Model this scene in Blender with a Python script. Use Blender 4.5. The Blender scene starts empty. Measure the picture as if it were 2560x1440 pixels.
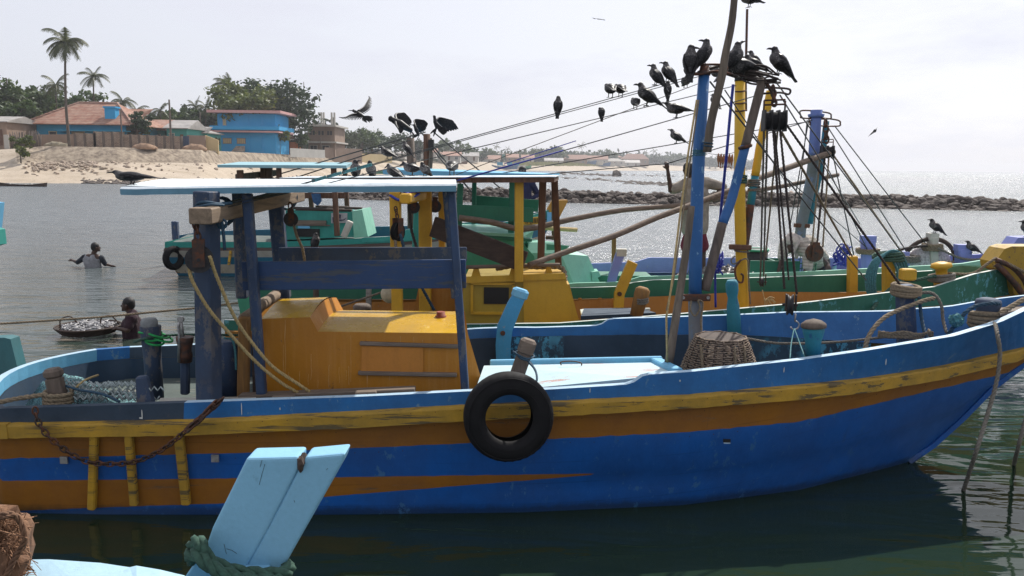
import bpy, bmesh, math, random
from mathutils import Vector, Matrix, noise as mnoise
R = math.radians
V = Vector
random.seed(7)
scene = bpy.context.scene
COL = scene.collection

# ---------------------------------------------------------------- camera
F = 2050.0                      # focal length in pixels of the 2560 wide photograph
PITCH = math.atan(305.0 / F)
ROLL = R(0.72)
CAM = V((0, 0, 2.4))
_d = V((0, math.cos(PITCH), -math.sin(PITCH)))
_r0 = V((1, 0, 0)); _u0 = V((0, math.sin(PITCH), math.cos(PITCH)))
_r = _r0 * math.cos(ROLL) + _u0 * math.sin(ROLL)
_u = _u0 * math.cos(ROLL) - _r0 * math.sin(ROLL)
cd = bpy.data.cameras.new('camera'); cam = bpy.data.objects.new('camera', cd); COL.objects.link(cam)
m = Matrix.Identity(4)
for i in range(3):
    m[i][0] = _r[i]; m[i][1] = _u[i]; m[i][2] = -_d[i]; m[i][3] = CAM[i]
cam.matrix_world = m
cd.sensor_width = 36; cd.lens = F / 2560 * 36; cd.clip_start = 0.05; cd.clip_end = 12000
scene.camera = cam

# ---------------------------------------------------------------- light
SUN_EL, SUN_AZ = 47.0, 28.0
w = bpy.data.worlds.new('World'); scene.world = w; w.use_nodes = True
nt = w.node_tree; nt.nodes.clear()
sky = nt.nodes.new('ShaderNodeTexSky'); sky.sky_type = 'NISHITA'; sky.sun_disc = False
sky.sun_elevation = R(SUN_EL); sky.sun_rotation = R(SUN_AZ)
sky.air_density = 1.0; sky.dust_density = 2.0; sky.ozone_density = 1.4; sky.altitude = 0
bg = nt.nodes.new('ShaderNodeBackground'); bg.inputs[1].default_value = 0.15
out = nt.nodes.new('ShaderNodeOutputWorld')
# thin high cloud veil mixed into the sky
tc = nt.nodes.new('ShaderNodeTexCoord'); mp = nt.nodes.new('ShaderNodeMapping'); mp.inputs['Scale'].default_value = (2.2, 2.2, 7.5)
nz = nt.nodes.new('ShaderNodeTexNoise'); nz.inputs['Scale'].default_value = 1.7; nz.inputs['Detail'].default_value = 7; nz.inputs['Roughness'].default_value = .58
mr = nt.nodes.new('ShaderNodeMapRange'); mr.inputs[1].default_value = .50; mr.inputs[2].default_value = .72; mr.inputs[3].default_value = 0.66; mr.inputs[4].default_value = .92
hs = nt.nodes.new('ShaderNodeHueSaturation'); hs.inputs['Saturation'].default_value = .36; hs.inputs['Value'].default_value = 1.0
mx = nt.nodes.new('ShaderNodeMixRGB'); mx.inputs[2].default_value = (5.3, 5.4, 6.1, 1)
L = nt.links
L.new(tc.outputs['Generated'], mp.inputs[0]); L.new(mp.outputs[0], nz.inputs['Vector']); L.new(nz.outputs[0], mr.inputs[0])
L.new(sky.outputs[0], hs.inputs['Color']); L.new(hs.outputs[0], mx.inputs[1]); L.new(mr.outputs[0], mx.inputs[0])
L.new(mx.outputs[0], bg.inputs[0]); L.new(bg.outputs[0], out.inputs[0])
sd = bpy.data.lights.new('sun', 'SUN'); sd.energy = 4.8; sd.angle = R(0.5); sd.color = (1.0, .955, .88)
sun = bpy.data.objects.new('sun', sd); COL.objects.link(sun)
sv = V((math.cos(R(SUN_EL)) * math.sin(R(SUN_AZ)), math.cos(R(SUN_EL)) * math.cos(R(SUN_AZ)), math.sin(R(SUN_EL))))
sun.rotation_euler = sv.to_track_quat('Z', 'Y').to_euler()
sun.location = sv * 60
vs = scene.view_settings; vs.view_transform = 'Standard'; vs.look = 'None'; vs.exposure = 0.0; vs.gamma = 1.0; vs.use_curve_mapping = False
try:
    scene.cycles.use_denoising = True; scene.cycles.denoising_prefilter = 'NONE'
except Exception: pass

# ---------------------------------------------------------------- pixel -> point of the place
def ray(px, py): return _d * F + _r * (px - 1280) + _u * (720 - py)
def P(px, py, Y):
    v = ray(px, py); return CAM + v * (Y / v.y)
def PZ(px, py, z):
    v = ray(px, py); return CAM + v * ((z - CAM.z) / v.z)
def PX(p):
    q = V(p) - CAM; k = F / q.dot(_d); return 1280 + q.dot(_r) * k, 720 - q.dot(_u) * k
def itp(tab, x):
    if x <= tab[0][0]: return tab[0][1]
    for (a, b), (c, d) in zip(tab, tab[1:]):
        if x <= c: return b + (d - b) * (x - a) / (c - a) if c != a else d
    return tab[-1][1]
def cat(pts, n=6):
    pts = [V(p) for p in pts]
    if len(pts) < 3: return pts
    o = []
    q = [pts[0] * 2 - pts[1]] + pts + [pts[-1] * 2 - pts[-2]]
    for i in range(1, len(q) - 2):
        a, b, c, d = q[i - 1:i + 3]
        for k in range(n):
            t = k / n
            o.append(.5 * ((2 * b) + (c - a) * t + (2 * a - 5 * b + 4 * c - d) * t * t + (3 * b - a - 3 * c + d) * t ** 3))
    o.append(pts[-1]); return o
def resample(pts, step):
    pts = [V(p) for p in pts]; o = [pts[0]]; acc = 0
    for a, b in zip(pts, pts[1:]):
        l = (b - a).length
        if l < 1e-9: continue
        d = step - acc
        while d <= l:
            o.append(a.lerp(b, d / l)); d += step
        acc = l - (d - step)
    if (o[-1] - pts[-1]).length > step * .3: o.append(pts[-1])
    return o
def sag(a, b, s, n=14):
    a = V(a); b = V(b)
    return [a.lerp(b, i / n) - V((0, 0, s * 4 * (i / n) * (1 - i / n))) for i in range(n + 1)]

# ---------------------------------------------------------------- objects
def tag(o, label=None, cat_=None, group=None, kind=None):
    if label: o['label'] = label
    if cat_: o['category'] = cat_
    if group: o['group'] = group
    if kind: o['kind'] = kind
    return o
def thing(name, loc, label, cat_, group=None):
    o = bpy.data.objects.new(name, None); COL.objects.link(o); o.location = V(loc); o.empty_display_size = .1
    o['_w'] = 0
    del o['_w']
    return tag(o, label, cat_, group)
WL = {}
class MB:
    def __init__(s): s.v = []; s.f = []; s.mi = []; s.sm = []
    def add(s, vs_, fs, mi=0, smooth=False):
        b = len(s.v); s.v += [V(x) for x in vs_]
        for f in fs: s.f.append([b + i for i in f]); s.mi.append(mi); s.sm.append(smooth)
        return s
    def hexa(s, p, mi=0): return s.add(p, [(0, 3, 2, 1), (4, 5, 6, 7), (0, 1, 5, 4), (1, 2, 6, 5), (2, 3, 7, 6), (3, 0, 4, 7)], mi)
    def box(s, c, d, mi=0, rz=0):
        c = V(c); x, y, z = d[0] / 2, d[1] / 2, d[2] / 2; M = Matrix.Rotation(rz, 3, 'Z')
        return s.hexa([c + M @ V(q) for q in ((-x, -y, -z), (x, -y, -z), (x, y, -z), (-x, y, -z), (-x, -y, z), (x, -y, z), (x, y, z), (-x, y, z))], mi)
    def poly(s, pts, mi=0): return s.add(pts, [tuple(range(len(pts)))], mi)
    def prism(s, pts, off, mi=0):
        n = len(pts); off = V(off); pts = [V(p) for p in pts]
        return s.add(pts + [p + off for p in pts], [tuple(range(n)), tuple(range(2 * n - 1, n - 1, -1))] + [(i, (i + 1) % n, n + (i + 1) % n, n + i) for i in range(n)], mi)
    def sweep(s, pts, prof, up=(0, 0, 1), mi=0, smooth=False, cap=True, scl=None):
        """prof: list of (side, up) offsets, closed"""
        pts = [V(p) for p in pts]; up = V(up); n = len(prof); vv = []
        for i, p in enumerate(pts):
            t = (pts[min(i + 1, len(pts) - 1)] - pts[max(i - 1, 0)]).normalized()
            sd_ = t.cross(up)
            if sd_.length < 1e-4: sd_ = t.cross(V((1, 0, 0)))
            sd_.normalize(); u2 = sd_.cross(t).normalized(); k = scl[i] if scl else 1
            vv += [p + sd_ * a * k + u2 * b * k for a, b in prof]
        fs = [(i * n + j, i * n + (j + 1) % n, (i + 1) * n + (j + 1) % n, (i + 1) * n + j) for i in range(len(pts) - 1) for j in range(n)]
        if cap: fs += [tuple(range(n - 1, -1, -1)), tuple((len(pts) - 1) * n + j for j in range(n))]
        return s.add(vv, fs, mi, smooth)
    def beam(s, a, b, w_, h, up=(0, 0, 1), mi=0, c=.18, k2=1.0):
        x, y = w_ / 2, h / 2; k = min(w_, h) * c
        prof = [(-x + k, -y), (x - k, -y), (x, -y + k), (x, y - k), (x - k, y), (-x + k, y), (-x, y - k), (-x, -y + k)]
        a = V(a); b = V(b); q = (b - a).normalized() * k * .7
        n = max(2, int((b - a).length / .25) + 1)
        pts = [a] + [(a + q).lerp(b - q, i / (n - 1)) for i in range(n)] + [b]
        f1 = 1 - 1.2 * k / min(w_, h)
        sc = [f1] + [1 + (k2 - 1) * i / (n - 1) for i in range(n)] + [f1 * k2]
        return s.sweep(pts, prof, up, mi, False, True, sc)
    def tube(s, pts, r, n=8, mi=0, smooth=True, cap=True):
        pts = [V(p) for p in pts]; N = len(pts)
        rr = r if isinstance(r, (list, tuple)) else [r] * N
        t = (pts[1] - pts[0]).normalized(); a = t.orthogonal().normalized(); vv = []
        for i, p in enumerate(pts):
            t = (pts[min(i + 1, N - 1)] - pts[max(i - 1, 0)])
            if t.length < 1e-9: t = V((0, 0, 1))
            t.normalize(); a = (a - t * a.dot(t))
            if a.length < 1e-6: a = t.orthogonal()
            a.normalize(); b = t.cross(a)
            for j in range(n):
                th = 2 * math.pi * j / n; vv.append(p + (a * math.cos(th) + b * math.sin(th)) * rr[i])
        fs = [(i * n + j, i * n + (j + 1) % n, (i + 1) * n + (j + 1) % n, (i + 1) * n + j) for i in range(N - 1) for j in range(n)]
        s.add(vv, fs, mi, smooth)
        if cap and n > 2:
            b0 = len(s.v) - N * n
            s.f.append([b0 + j for j in range(n - 1, -1, -1)]); s.f.append([b0 + (N - 1) * n + j for j in range(n)])
            s.mi += [mi, mi]; s.sm += [False, False]
        return s
    def pole(s, a, b, r0, r1, n=10, mi=0, wob=.0, seg=10, seed=0, bend=None):
        a = V(a); b = V(b); pts = []; rr = []
        for i in range(seg + 1):
            t = i / seg; p = a.lerp(b, t)
            if wob: p += V((mnoise.noise((t * 3, seed, 1)), mnoise.noise((t * 3, seed, 5)), mnoise.noise((t * 3, seed, 9)))) * wob * min(1, 4 * t * (1 - t) + .2)
            if bend: p += V(bend) * 4 * t * (1 - t)
            pts.append(p); rr.append((r0 + (r1 - r0) * t) * (1 + .07 * mnoise.noise((t * 9, seed, 3)) * (1 if wob else 0)))
        return s.tube(pts, rr, n, mi)
    def lathe(s, a, b, prof, n=16, mi=0):
        a = V(a); b = V(b); return s.tube([a.lerp(b, t) for t, r in prof], [max(r, 1e-4) for t, r in prof], n, mi, cap=True)
    def rope(s, pts, r, mi=0, pitch=None, n=5):
        pitch = pitch or r * 7; pts = resample(pts, pitch / 7)
        if len(pts) < 3: return s.tube(pts, r, n, mi)
        N = len(pts); fr = []; a = (pts[1] - pts[0]).orthogonal().normalized()
        for i in range(N):
            t = (pts[min(i + 1, N - 1)] - pts[max(i - 1, 0)]).normalized(); a = a - t * a.dot(t)
            if a.length < 1e-5: a = t.orthogonal()
            a.normalize(); fr.append((a.copy(), t.cross(a)))
        for k in range(3):
            q = [p + (fr[i][0] * math.cos(2 * math.pi * (i / 7 + k / 3)) + fr[i][1] * math.sin(2 * math.pi * (i / 7 + k / 3))) * r * .5 for i, p in enumerate(pts)]
            s.tube(q, r * .56, n, mi)
        return s
    def ring(s, c, ax, R_, r, n=24, m_=8, mi=0, a0=0, a1=360, ell=1.0):
        c = V(c); ax = V(ax).normalized(); a = ax.orthogonal().normalized()
        if abs(ax.z) < .9: a = (V((0, 0, 1)) - ax * ax.z).normalized()
        b = ax.cross(a)
        pts = [c + (a * math.cos(R(a0 + (a1 - a0) * i / n)) * ell + b * math.sin(R(a0 + (a1 - a0) * i / n))) * R_ for i in range(n + 1)]
        return s.tube(pts, r, m_, mi, cap=abs(a1 - a0) < 359)
    def disc(s, c, ax, r, th, n=24, mi=0):
        c = V(c); ax = V(ax).normalized(); return s.tube([c - ax * th / 2, c + ax * th / 2], r, n, mi, smooth=False)
    def chain(s, pts, r, L_=None, mi=0):
        L_ = L_ or r * 7; pts = resample(pts, L_ * .72)
        for i in range(len(pts) - 1):
            a, b = pts[i], pts[i + 1]; t = (b - a).normalized(); o = t.orthogonal().normalized()
            if i % 2: o = t.cross(o)
            c = (a + b) / 2; h = L_ / 2; w_ = L_ * .3; q = []
            for k in range(13):
                th = 2 * math.pi * k / 12; q.append(c + t * math.cos(th) * h + o * math.sin(th) * w_)
            s.tube(q, r, 4, mi, cap=False)
        return s
    def mesh(s, name, mats, org=V((0, 0, 0)), uv=None):
        me = bpy.data.meshes.new(name); me.from_pydata([tuple(x - org) for x in s.v], [], s.f); me.update()
        me.polygons.foreach_set('material_index', s.mi); me.polygons.foreach_set('use_smooth', s.sm)
        for q in (mats if isinstance(mats, (list, tuple)) else [mats]): me.materials.append(q)
        bm = bmesh.new(); bm.from_mesh(me); bmesh.ops.recalc_face_normals(bm, faces=bm.faces); bm.to_mesh(me); bm.free()
        return me
    def build(s, name, mats, parent=None, label=None, cat_=None, group=None, kind=None):
        if parent is not None:
            org = WL[parent.name]
            me = s.mesh(name, mats, org); o = bpy.data.objects.new(name, me); COL.objects.link(o); o.parent = parent
            WL[o.name] = org
        else:
            lo = V([min(p[i] for p in s.v) for i in range(3)]); hi = V([max(p[i] for p in s.v) for i in range(3)])
            org = (lo + hi) / 2; org.z = lo.z
            me = s.mesh(name, mats, org); o = bpy.data.objects.new(name, me); COL.objects.link(o); o.location = org
            WL[o.name] = org.copy()
        return tag(o, label, cat_, group, kind)
def thing(name, loc, label, cat_, group=None):
    o = bpy.data.objects.new(name, None); COL.objects.link(o); o.location = V(loc); o.empty_display_size = .1
    WL[o.name] = V(loc); return tag(o, label, cat_, group)

# ---------------------------------------------------------------- materials
def hexc(r, g, b):
    f = lambda c: (c / 255 / 12.92) if c / 255 <= .04045 else ((c / 255 + .055) / 1.055) ** 2.4
    return (f(r), f(g), f(b))
class N:
    def __init__(s, name):
        s.m = bpy.data.materials.new(name); s.m.use_nodes = True; s.t = s.m.node_tree; s.t.nodes.clear()
        s.o = s.t.nodes.new('ShaderNodeOutputMaterial'); s.b = s.t.nodes.new('ShaderNodeBsdfPrincipled')
        s.t.links.new(s.b.outputs[0], s.o.inputs[0]); s.tc = s.t.nodes.new('ShaderNodeTexCoord')
    def lk(s, a, b): s.t.links.new(a, b)
    def mapn(s, sc=(1, 1, 1), src='Object', loc=(0, 0, 0), rot=(0, 0, 0)):
        n = s.t.nodes.new('ShaderNodeMapping'); n.inputs['Scale'].default_value = sc; n.inputs['Location'].default_value = loc; n.inputs['Rotation'].default_value = rot
        s.lk(s.tc.outputs[src], n.inputs[0]); return n.outputs[0]
    def noise(s, vec, scale, det=5, rough=.55, dist=0):
        n = s.t.nodes.new('ShaderNodeTexNoise'); n.inputs['Scale'].default_value = scale; n.inputs['Detail'].default_value = det
        n.inputs['Roughness'].default_value = rough; n.inputs['Distortion'].default_value = dist; s.lk(vec, n.inputs['Vector']); return n.outputs[0]
    def vor(s, vec, scale, feat='F1', o=0):
        n = s.t.nodes.new('ShaderNodeTexVoronoi'); n.inputs['Scale'].default_value = scale; n.feature = feat; s.lk(vec, n.inputs['Vector']); return n.outputs[o]
    def rng(s, v, a, b, c=0., d=1.):
        n = s.t.nodes.new('ShaderNodeMapRange'); n.inputs[1].default_value = a; n.inputs[2].default_value = b; n.inputs[3].default_value = c; n.inputs[4].default_value = d
        s.lk(v, n.inputs[0]); return n.outputs[0]
    def math(s, op, a, b=None):
        n = s.t.nodes.new('ShaderNodeMath'); n.operation = op
        for i, x in enumerate((a, b)):
            if x is None: continue
            if isinstance(x, (int, float)): n.inputs[i].default_value = x
            else: s.lk(x, n.inputs[i])
        return n.outputs[0]
    def mix(s, fac, a, b, mode='MIX'):
        n = s.t.nodes.new('ShaderNodeMixRGB'); n.blend_type = mode
        for i, x in enumerate((fac, a, b)):
            if isinstance(x, (int, float)): n.inputs[i].default_value = x
            elif isinstance(x, tuple): n.inputs[i].default_value = (x[0], x[1], x[2], 1)
            else: s.lk(x, n.inputs[i])
        return n.outputs[0]
    def bump(s, h, st=.3, dist=.01, nrm=None):
        n = s.t.nodes.new('ShaderNodeBump'); n.inputs['Strength'].default_value = st; n.inputs['Distance'].default_value = dist; s.lk(h, n.inputs['Height'])
        if nrm: s.lk(nrm, n.inputs['Normal'])
        s.lk(n.outputs[0], s.b.inputs['Normal']); return n.outputs[0]
    def col(s, c):
        if isinstance(c, tuple): s.b.inputs['Base Color'].default_value = (c[0], c[1], c[2], 1)
        else: s.lk(c, s.b.inputs['Base Color'])
    def rough(s, c):
        if isinstance(c, (int, float)): s.b.inputs['Roughness'].default_value = c
        else: s.lk(c, s.b.inputs['Roughness'])
def mul(c, k): return (c[0] * k, c[1] * k, c[2] * k)
def paint(name, col, under=(.16, .13, .10), chip=.0, drip=None, seams=0, grime=.5, gcol=None, rough=.42, bump=.35, sc=1.0, streak=.35, stc=None, ax=(1, 1, .22), mott=None):
    n = N(name); o = n.mapn()
    a = n.noise(o, 3.1 * sc, 8, .62); a = n.rng(a, .36, .68)
    st = n.noise(n.mapn((ax[0] * 9 * sc, ax[1] * 9 * sc, ax[2] * 9 * sc)), 1.6, 5, .6); st = n.rng(st, .5, .78)
    c = n.mix(n.math('MULTIPLY', a, grime), col, gcol or mul(col, .42))
    if mott: c = n.mix(n.math('MULTIPLY', n.rng(n.noise(o, 7 * sc, 6, .7), .48, .6), .75), c, mott)
    c = n.mix(n.math('MULTIPLY', st, streak), c, stc or mul(col, .45))
    if drip:
        dn = n.math('MULTIPLY', n.rng(n.noise(n.mapn((1, 1, .045)), 34, 3, .5), .68, .72), n.rng(n.noise(n.mapn((1, 1, .6)), 2.4, 4), .48, .56)); c = n.mix(n.math('MULTIPLY', dn, .8), c, drip)
    if seams:
        sp_ = n.t.nodes.new('ShaderNodeSeparateXYZ'); n.lk(o, sp_.inputs[0]); zz_ = n.math('ADD', sp_.outputs[2], n.math('MULTIPLY', n.math('POWER', n.math('MAXIMUM', sp_.outputs[0], 0.), 2.), -.03))
        md = n.math('ABSOLUTE', n.math('SUBTRACT', n.math('FRACT', n.math('MULTIPLY', n.math('ADD', zz_, n.math('MULTIPLY', n.noise(n.mapn((.5, 1, 1)), 1.5, 2), .03)), 6.2)), .5))
        sm_ = n.math('MULTIPLY', n.rng(md, .0, .035, 1, 0), n.rng(n.noise(n.mapn((.6, 1, 1)), 3, 4), .42, .6)); c = n.mix(n.math('MULTIPLY', sm_, .55), c, mul(col, .25))
        wl_ = n.rng(n.math('SUBTRACT', sp_.outputs[2], n.math('MULTIPLY', n.noise(o, 9, 6, .7), .10)), -.02, .03, 1, 0); c = n.mix(n.math('MULTIPLY', wl_, .85), c, (.012, .016, .012))
        rs_ = n.math('MULTIPLY', n.rng(n.noise(n.mapn((1, 1, .12)), 9, 5, .6), .62, .72), n.rng(n.noise(o, 1.1, 3), .5, .62)); c = n.mix(n.math('MULTIPLY', rs_, .5), c, (.035, .03, .03))
    f = n.noise(o, 60 * sc, 4, .6); c = n.mix(.25, c, n.mix(f, mul(col, .6), mul(col, 1.35)), 'MIX')
    h = n.noise(o, 26 * sc, 6, .65)
    if chip > 0:
        k = n.math('MULTIPLY', n.rng(n.noise(n.mapn((ax[0] * .8, ax[1] * .8, max(ax[2], .3) * 1.6)), 17 * sc, 10, .72), .665 - chip * .13, .69 - chip * .13, 0, .85), n.rng(n.noise(o, 1.7 * sc, 3), .50 - chip * .10, .60 - chip * .10))
        c = n.mix(k, c, under); h = n.math('SUBTRACT', h, k)
    n.col(c); n.rough(n.rng(a, 0, 1, rough, min(1, rough + .3))); n.bump(h, bump, .006)
    return n.m
def woodm(name, col, dark=None, sc=1.0, rough=.8, ax='X', bump=.6, green=0):
    n = N(name); k = {'X': (.6, 7, 7), 'Y': (7, .6, 7), 'Z': (7, 7, .6)}[ax]
    o = n.mapn((k[0] * sc, k[1] * sc, k[2] * sc)); g = n.noise(o, 3.2, 9, .65, .4); b_ = n.noise(n.mapn(), 2.5 * sc, 5)
    c = n.mix(n.rng(g, .33, .66), dark or mul(col, .38), col); c = n.mix(n.rng(b_, .4, .7, 0, .45), c, mul(col, .5))
    if green: c = n.mix(n.rng(n.noise(n.mapn(), 6), .5, .65, 0, green), c, (.08, .16, .13))
    n.col(c); n.rough(rough); n.bump(g, bump, .006); return n.m
def plain(name, col, rough=.6, var=.3, sc=20, metal=0, bump=.0, spec=.5):
    n = N(name); a = n.noise(n.mapn(), sc, 6, .6); n.col(n.mix(n.rng(a, .3, .7), mul(col, 1 - var), mul(col, 1 + var))); n.rough(rough)
    n.b.inputs['Metallic'].default_value = metal
    n.b.inputs['Specular IOR Level'].default_value = spec
    if bump: n.bump(a, bump, .01)
    return n.m
def rust(name, base=(.05, .035, .03), r=(.16, .06, .03)):
    n = N(name); a = n.noise(n.mapn(), 18, 7, .7); n.col(n.mix(n.rng(a, .42, .62), base, r)); n.rough(n.rng(a, .3, .7, .45, .9)); n.b.inputs['Metallic'].default_value = .35; n.bump(a, .5, .004); return n.m

BLUE = hexc(22, 98, 190); M = {}
M['blue'] = paint('blue_paint', (.008, .105, .40), chip=.55, under=(.05, .16, .33), grime=.75, gcol=(.006, .055, .20), rough=.36, seams=1)
M['blue_rail'] = paint('bulwark_paint', (.015, .15, .42), chip=.5, under=(.14, .26, .36), grime=.85, gcol=(.012, .075, .20), rough=.42)
M['dark_blue'] = paint('dark_blue_paint', (.028, .062, .14), chip=1.0, under=(.11, .115, .125), grime=.7, gcol=(.03, .035, .05), rough=.5)
M['dark_blue2'] = paint('worn_dark_blue', (.020, .058, .16), chip=1.1, under=(.07, .075, .08), grime=.7, gcol=(.02, .04, .09), sc=.8, ax=(.2, 1, 1))
M['light_blue'] = paint('light_blue_paint', (.16, .46, .70), chip=.25, under=(.30, .16, .12), grime=.3, gcol=(.10, .28, .42), rough=.5)
M['pale_blue'] = paint('sky_blue_paint', (.24, .50, .68), chip=.35, under=(.05, .10, .13), grime=.25, gcol=(.18, .40, .56), rough=.45, streak=.1)
M['roof_blue'] = paint('bleached_blue_paint', (.62, .74, .80), chip=.2, under=(.16, .3, .4), grime=.35, gcol=(.30, .45, .55), rough=.6)
M['roof_edge'] = paint('roof_edge_paint', (.16, .34, .46), chip=.1, grime=.5, rough=.55)
M['ochre'] = paint('ochre_paint', (.42, .17, .014), chip=.3, under=(.30, .20, .10), grime=.5, gcol=(.26, .10, .015), streak=.35, stc=(.60, .36, .12), rough=.36)
M['yellow'] = paint('yellow_paint', (.66, .37, .02), chip=.3, under=(.15, .10, .05), grime=.5, gcol=(.30, .17, .02), streak=.3, rough=.42)
M['band'] = paint('orange_band', (.32, .125, .012), chip=.5, under=(.14, .09, .05), grime=.8, gcol=(.19, .075, .018), ax=(.15, 1, 1), rough=.4, seams=1)
M['rub'] = paint('rub_rail_paint', (.55, .31, .025), chip=1.0, under=(.07, .06, .04), grime=.9, gcol=(.17, .12, .03), ax=(.1, 1, 1), rough=.5)
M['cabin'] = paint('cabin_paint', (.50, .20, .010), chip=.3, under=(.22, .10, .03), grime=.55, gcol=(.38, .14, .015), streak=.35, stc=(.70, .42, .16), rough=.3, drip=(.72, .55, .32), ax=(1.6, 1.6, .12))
M['cabin_top'] = paint('cabin_top_lit_paint', (.72, .41, .01), chip=.4, under=(.85, .62, .05), grime=.6, gcol=(.24, .13, .03), rough=.16, sc=1.2)  # brighter, yellower than the cabin sides: sunlight put into the colour
M['green'] = paint('green_paint', (.02, .17, .10), chip=.25, under=(.12, .3, .3), grime=.5, gcol=(.015, .08, .06), rough=.45)
M['green_chip'] = paint('chipped_green', (.02, .15, .10), chip=.85, under=(.12, .36, .42), grime=.4, rough=.5)
M['mint'] = paint('mint_paint', (.24, .56, .42), chip=.1, under=(.1, .2, .16), grime=.35, gcol=(.14, .34, .26), rough=.4)
M['mid_green'] = paint('mid_green_paint', (.05, .30, .17), chip=.15, grime=.5, rough=.45)
M['teal'] = paint('teal_paint', (.03, .30, .25), chip=.2, under=(.05, .1, .1), grime=.4, rough=.45)
M['teal_post'] = paint('teal_post_paint', (.02, .22, .30), chip=.75, under=(.02, .10, .24), grime=.5, rough=.5)
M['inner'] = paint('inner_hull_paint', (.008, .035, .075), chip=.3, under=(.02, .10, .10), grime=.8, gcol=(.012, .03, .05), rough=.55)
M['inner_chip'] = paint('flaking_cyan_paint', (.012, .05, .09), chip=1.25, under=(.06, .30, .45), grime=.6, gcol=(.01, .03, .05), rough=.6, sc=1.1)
M['lav'] = paint('lavender_paint', (.22, .25, .58), chip=.2, under=(.35, .38, .5), grime=.4, gcol=(.12, .15, .36), rough=.45)
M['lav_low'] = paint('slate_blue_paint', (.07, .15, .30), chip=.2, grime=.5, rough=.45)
M['white'] = paint('dirty_white_paint', (.55, .53, .46), chip=.4, under=(.24, .13, .07), grime=.7, gcol=(.28, .22, .16), rough=.5)
M['wood'] = woodm('grey_wood', (.26, .20, .155))
M['wood_y'] = woodm('beam_wood', (.34, .25, .17), ax='Y', dark=(.14, .10, .07))
M['wood_z'] = woodm('post_wood', (.19, .145, .115), ax='Z')
M['wood_dark'] = woodm('dark_wood', (.085, .055, .042))
M['wood_brown'] = woodm('brown_wood', (.17, .085, .05), ax='Z')
M['wood_yel'] = woodm('yellowed_wood', (.34, .17, .04), ax='Z', dark=(.16, .08, .03))
M['pole'] = woodm('pole_wood', (.24, .175, .13), ax='X', sc=1.4)
M['pole_z'] = woodm('stick_wood', (.21, .165, .125), ax='Z', sc=1.4)
M['rope'] = plain('hemp_rope', (.22, .17, .11), .9, .35, 60)
M['rope_g'] = plain('grey_rope', (.16, .145, .12), .9, .35, 60)
M['rope_y'] = plain('yellow_rope', (.42, .31, .14), .85, .3, 60)
M['rope_d'] = plain('tarred_rope', (.035, .022, .018), .7, .4, 50)
M['rope_b'] = plain('dark_blue_rope', (.02, .06, .10), .75, .35, 60)
M['rope_green'] = plain('green_rope', (.035, .085, .06), .9, .4, 60)
M['rope_teal'] = plain('teal_rope', (.05, .17, .19), .85, .4, 60)
M['rope_vb'] = plain('bright_blue_twine', (.03, .045, .33), .6, .2, 60)
M['rope_gy'] = plain('yellow_green_twine', (.42, .45, .12), .8, .3, 60)
M['wire'] = plain('wire', (.07, .075, .075), .5, .3, 30, metal=.3)
M['rust'] = rust('rusty_iron'); M['iron'] = plain('dark_iron', (.03, .028, .03), .5, .4, 30, metal=.3)
M['steel'] = plain('worn_steel', (.35, .34, .33), .4, .3, 30, metal=.7)
M['black'] = plain('black_void', (.006, .006, .006), .6, .2)
M['rubber'] = plain('tyre_rubber', (.0065, .006, .007), .8, .5, 9, bump=.2, spec=.3)
# ================================================================ water
n = N('sea_water')
o = n.tc.outputs['Object']
mpw = n.mapn((.55, 1.5, 1)); a1 = n.noise(mpw, 1.3, 2.2, .5, .8)
a2 = n.noise(n.mapn((1.1, 3.0, 1), rot=(0, 0, .12)), 2.6, 3, .5, .3); a3 = n.noise(n.mapn((1, 2.2, 1), rot=(0, 0, -.2)), 14, 3, .55)
sep = n.t.nodes.new('ShaderNodeSeparateXYZ'); n.lk(o, sep.inputs[0])
farf = n.rng(sep.outputs[1], 5.2, 30, 0, 1)          # open water is choppier than the lee between the boats
h = n.math('ADD', n.math('MULTIPLY', a1, 1.0), n.math('MULTIPLY', a2, n.rng(sep.outputs[1], 8, 24, .10, .42)))
rip = n.math('MULTIPLY', n.math('MULTIPLY', a3, .22), n.rng(sep.outputs[1], 7, 30, .0, 1.0))
h = n.math('ADD', h, rip)
chop = n.math('ADD', n.rng(sep.outputs[1], 5.0, 26, .17, 1.0), 0.0)
h = n.math('MULTIPLY', h, chop)
bmp = n.bump(h, 1.0, .22)
def vnoise(vec, scale, det, rough):
    q = n.t.nodes.new('ShaderNodeTexNoise'); q.inputs['Scale'].default_value = scale; q.inputs['Detail'].default_value = det; q.inputs['Roughness'].default_value = rough; n.lk(vec, q.inputs['Vector']); return q.outputs['Color']
def vm(op, a, b_=None, sc=None):
    q = n.t.nodes.new('ShaderNodeVectorMath'); q.operation = op
    for i_, x_ in enumerate((a, b_)):
        if x_ is None: continue
        if isinstance(x_, tuple): q.inputs[i_].default_value = x_
        else: n.lk(x_, q.inputs[i_])
    if sc is not None:
        if isinstance(sc, (int, float)): q.inputs['Scale'].default_value = sc
        else: n.lk(sc, q.inputs['Scale'])
    return q.outputs[0]
chopc = vm('MULTIPLY', vm('SUBTRACT', vnoise(n.mapn((.42, 1.5, 1)), 1.9, 6, .74), (.5, .5, .5)), (1, 1, 0))   # wind chop too fine to model
nrm = vm('NORMALIZE', vm('ADD', bmp, vm('SCALE', chopc, None, n.rng(sep.outputs[1], 7.5, 40, .0, 2.0))))
n.lk(nrm, n.b.inputs['Normal'])
murk = n.noise(n.mapn((.3, .5, 1)), .6, 3)
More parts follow.
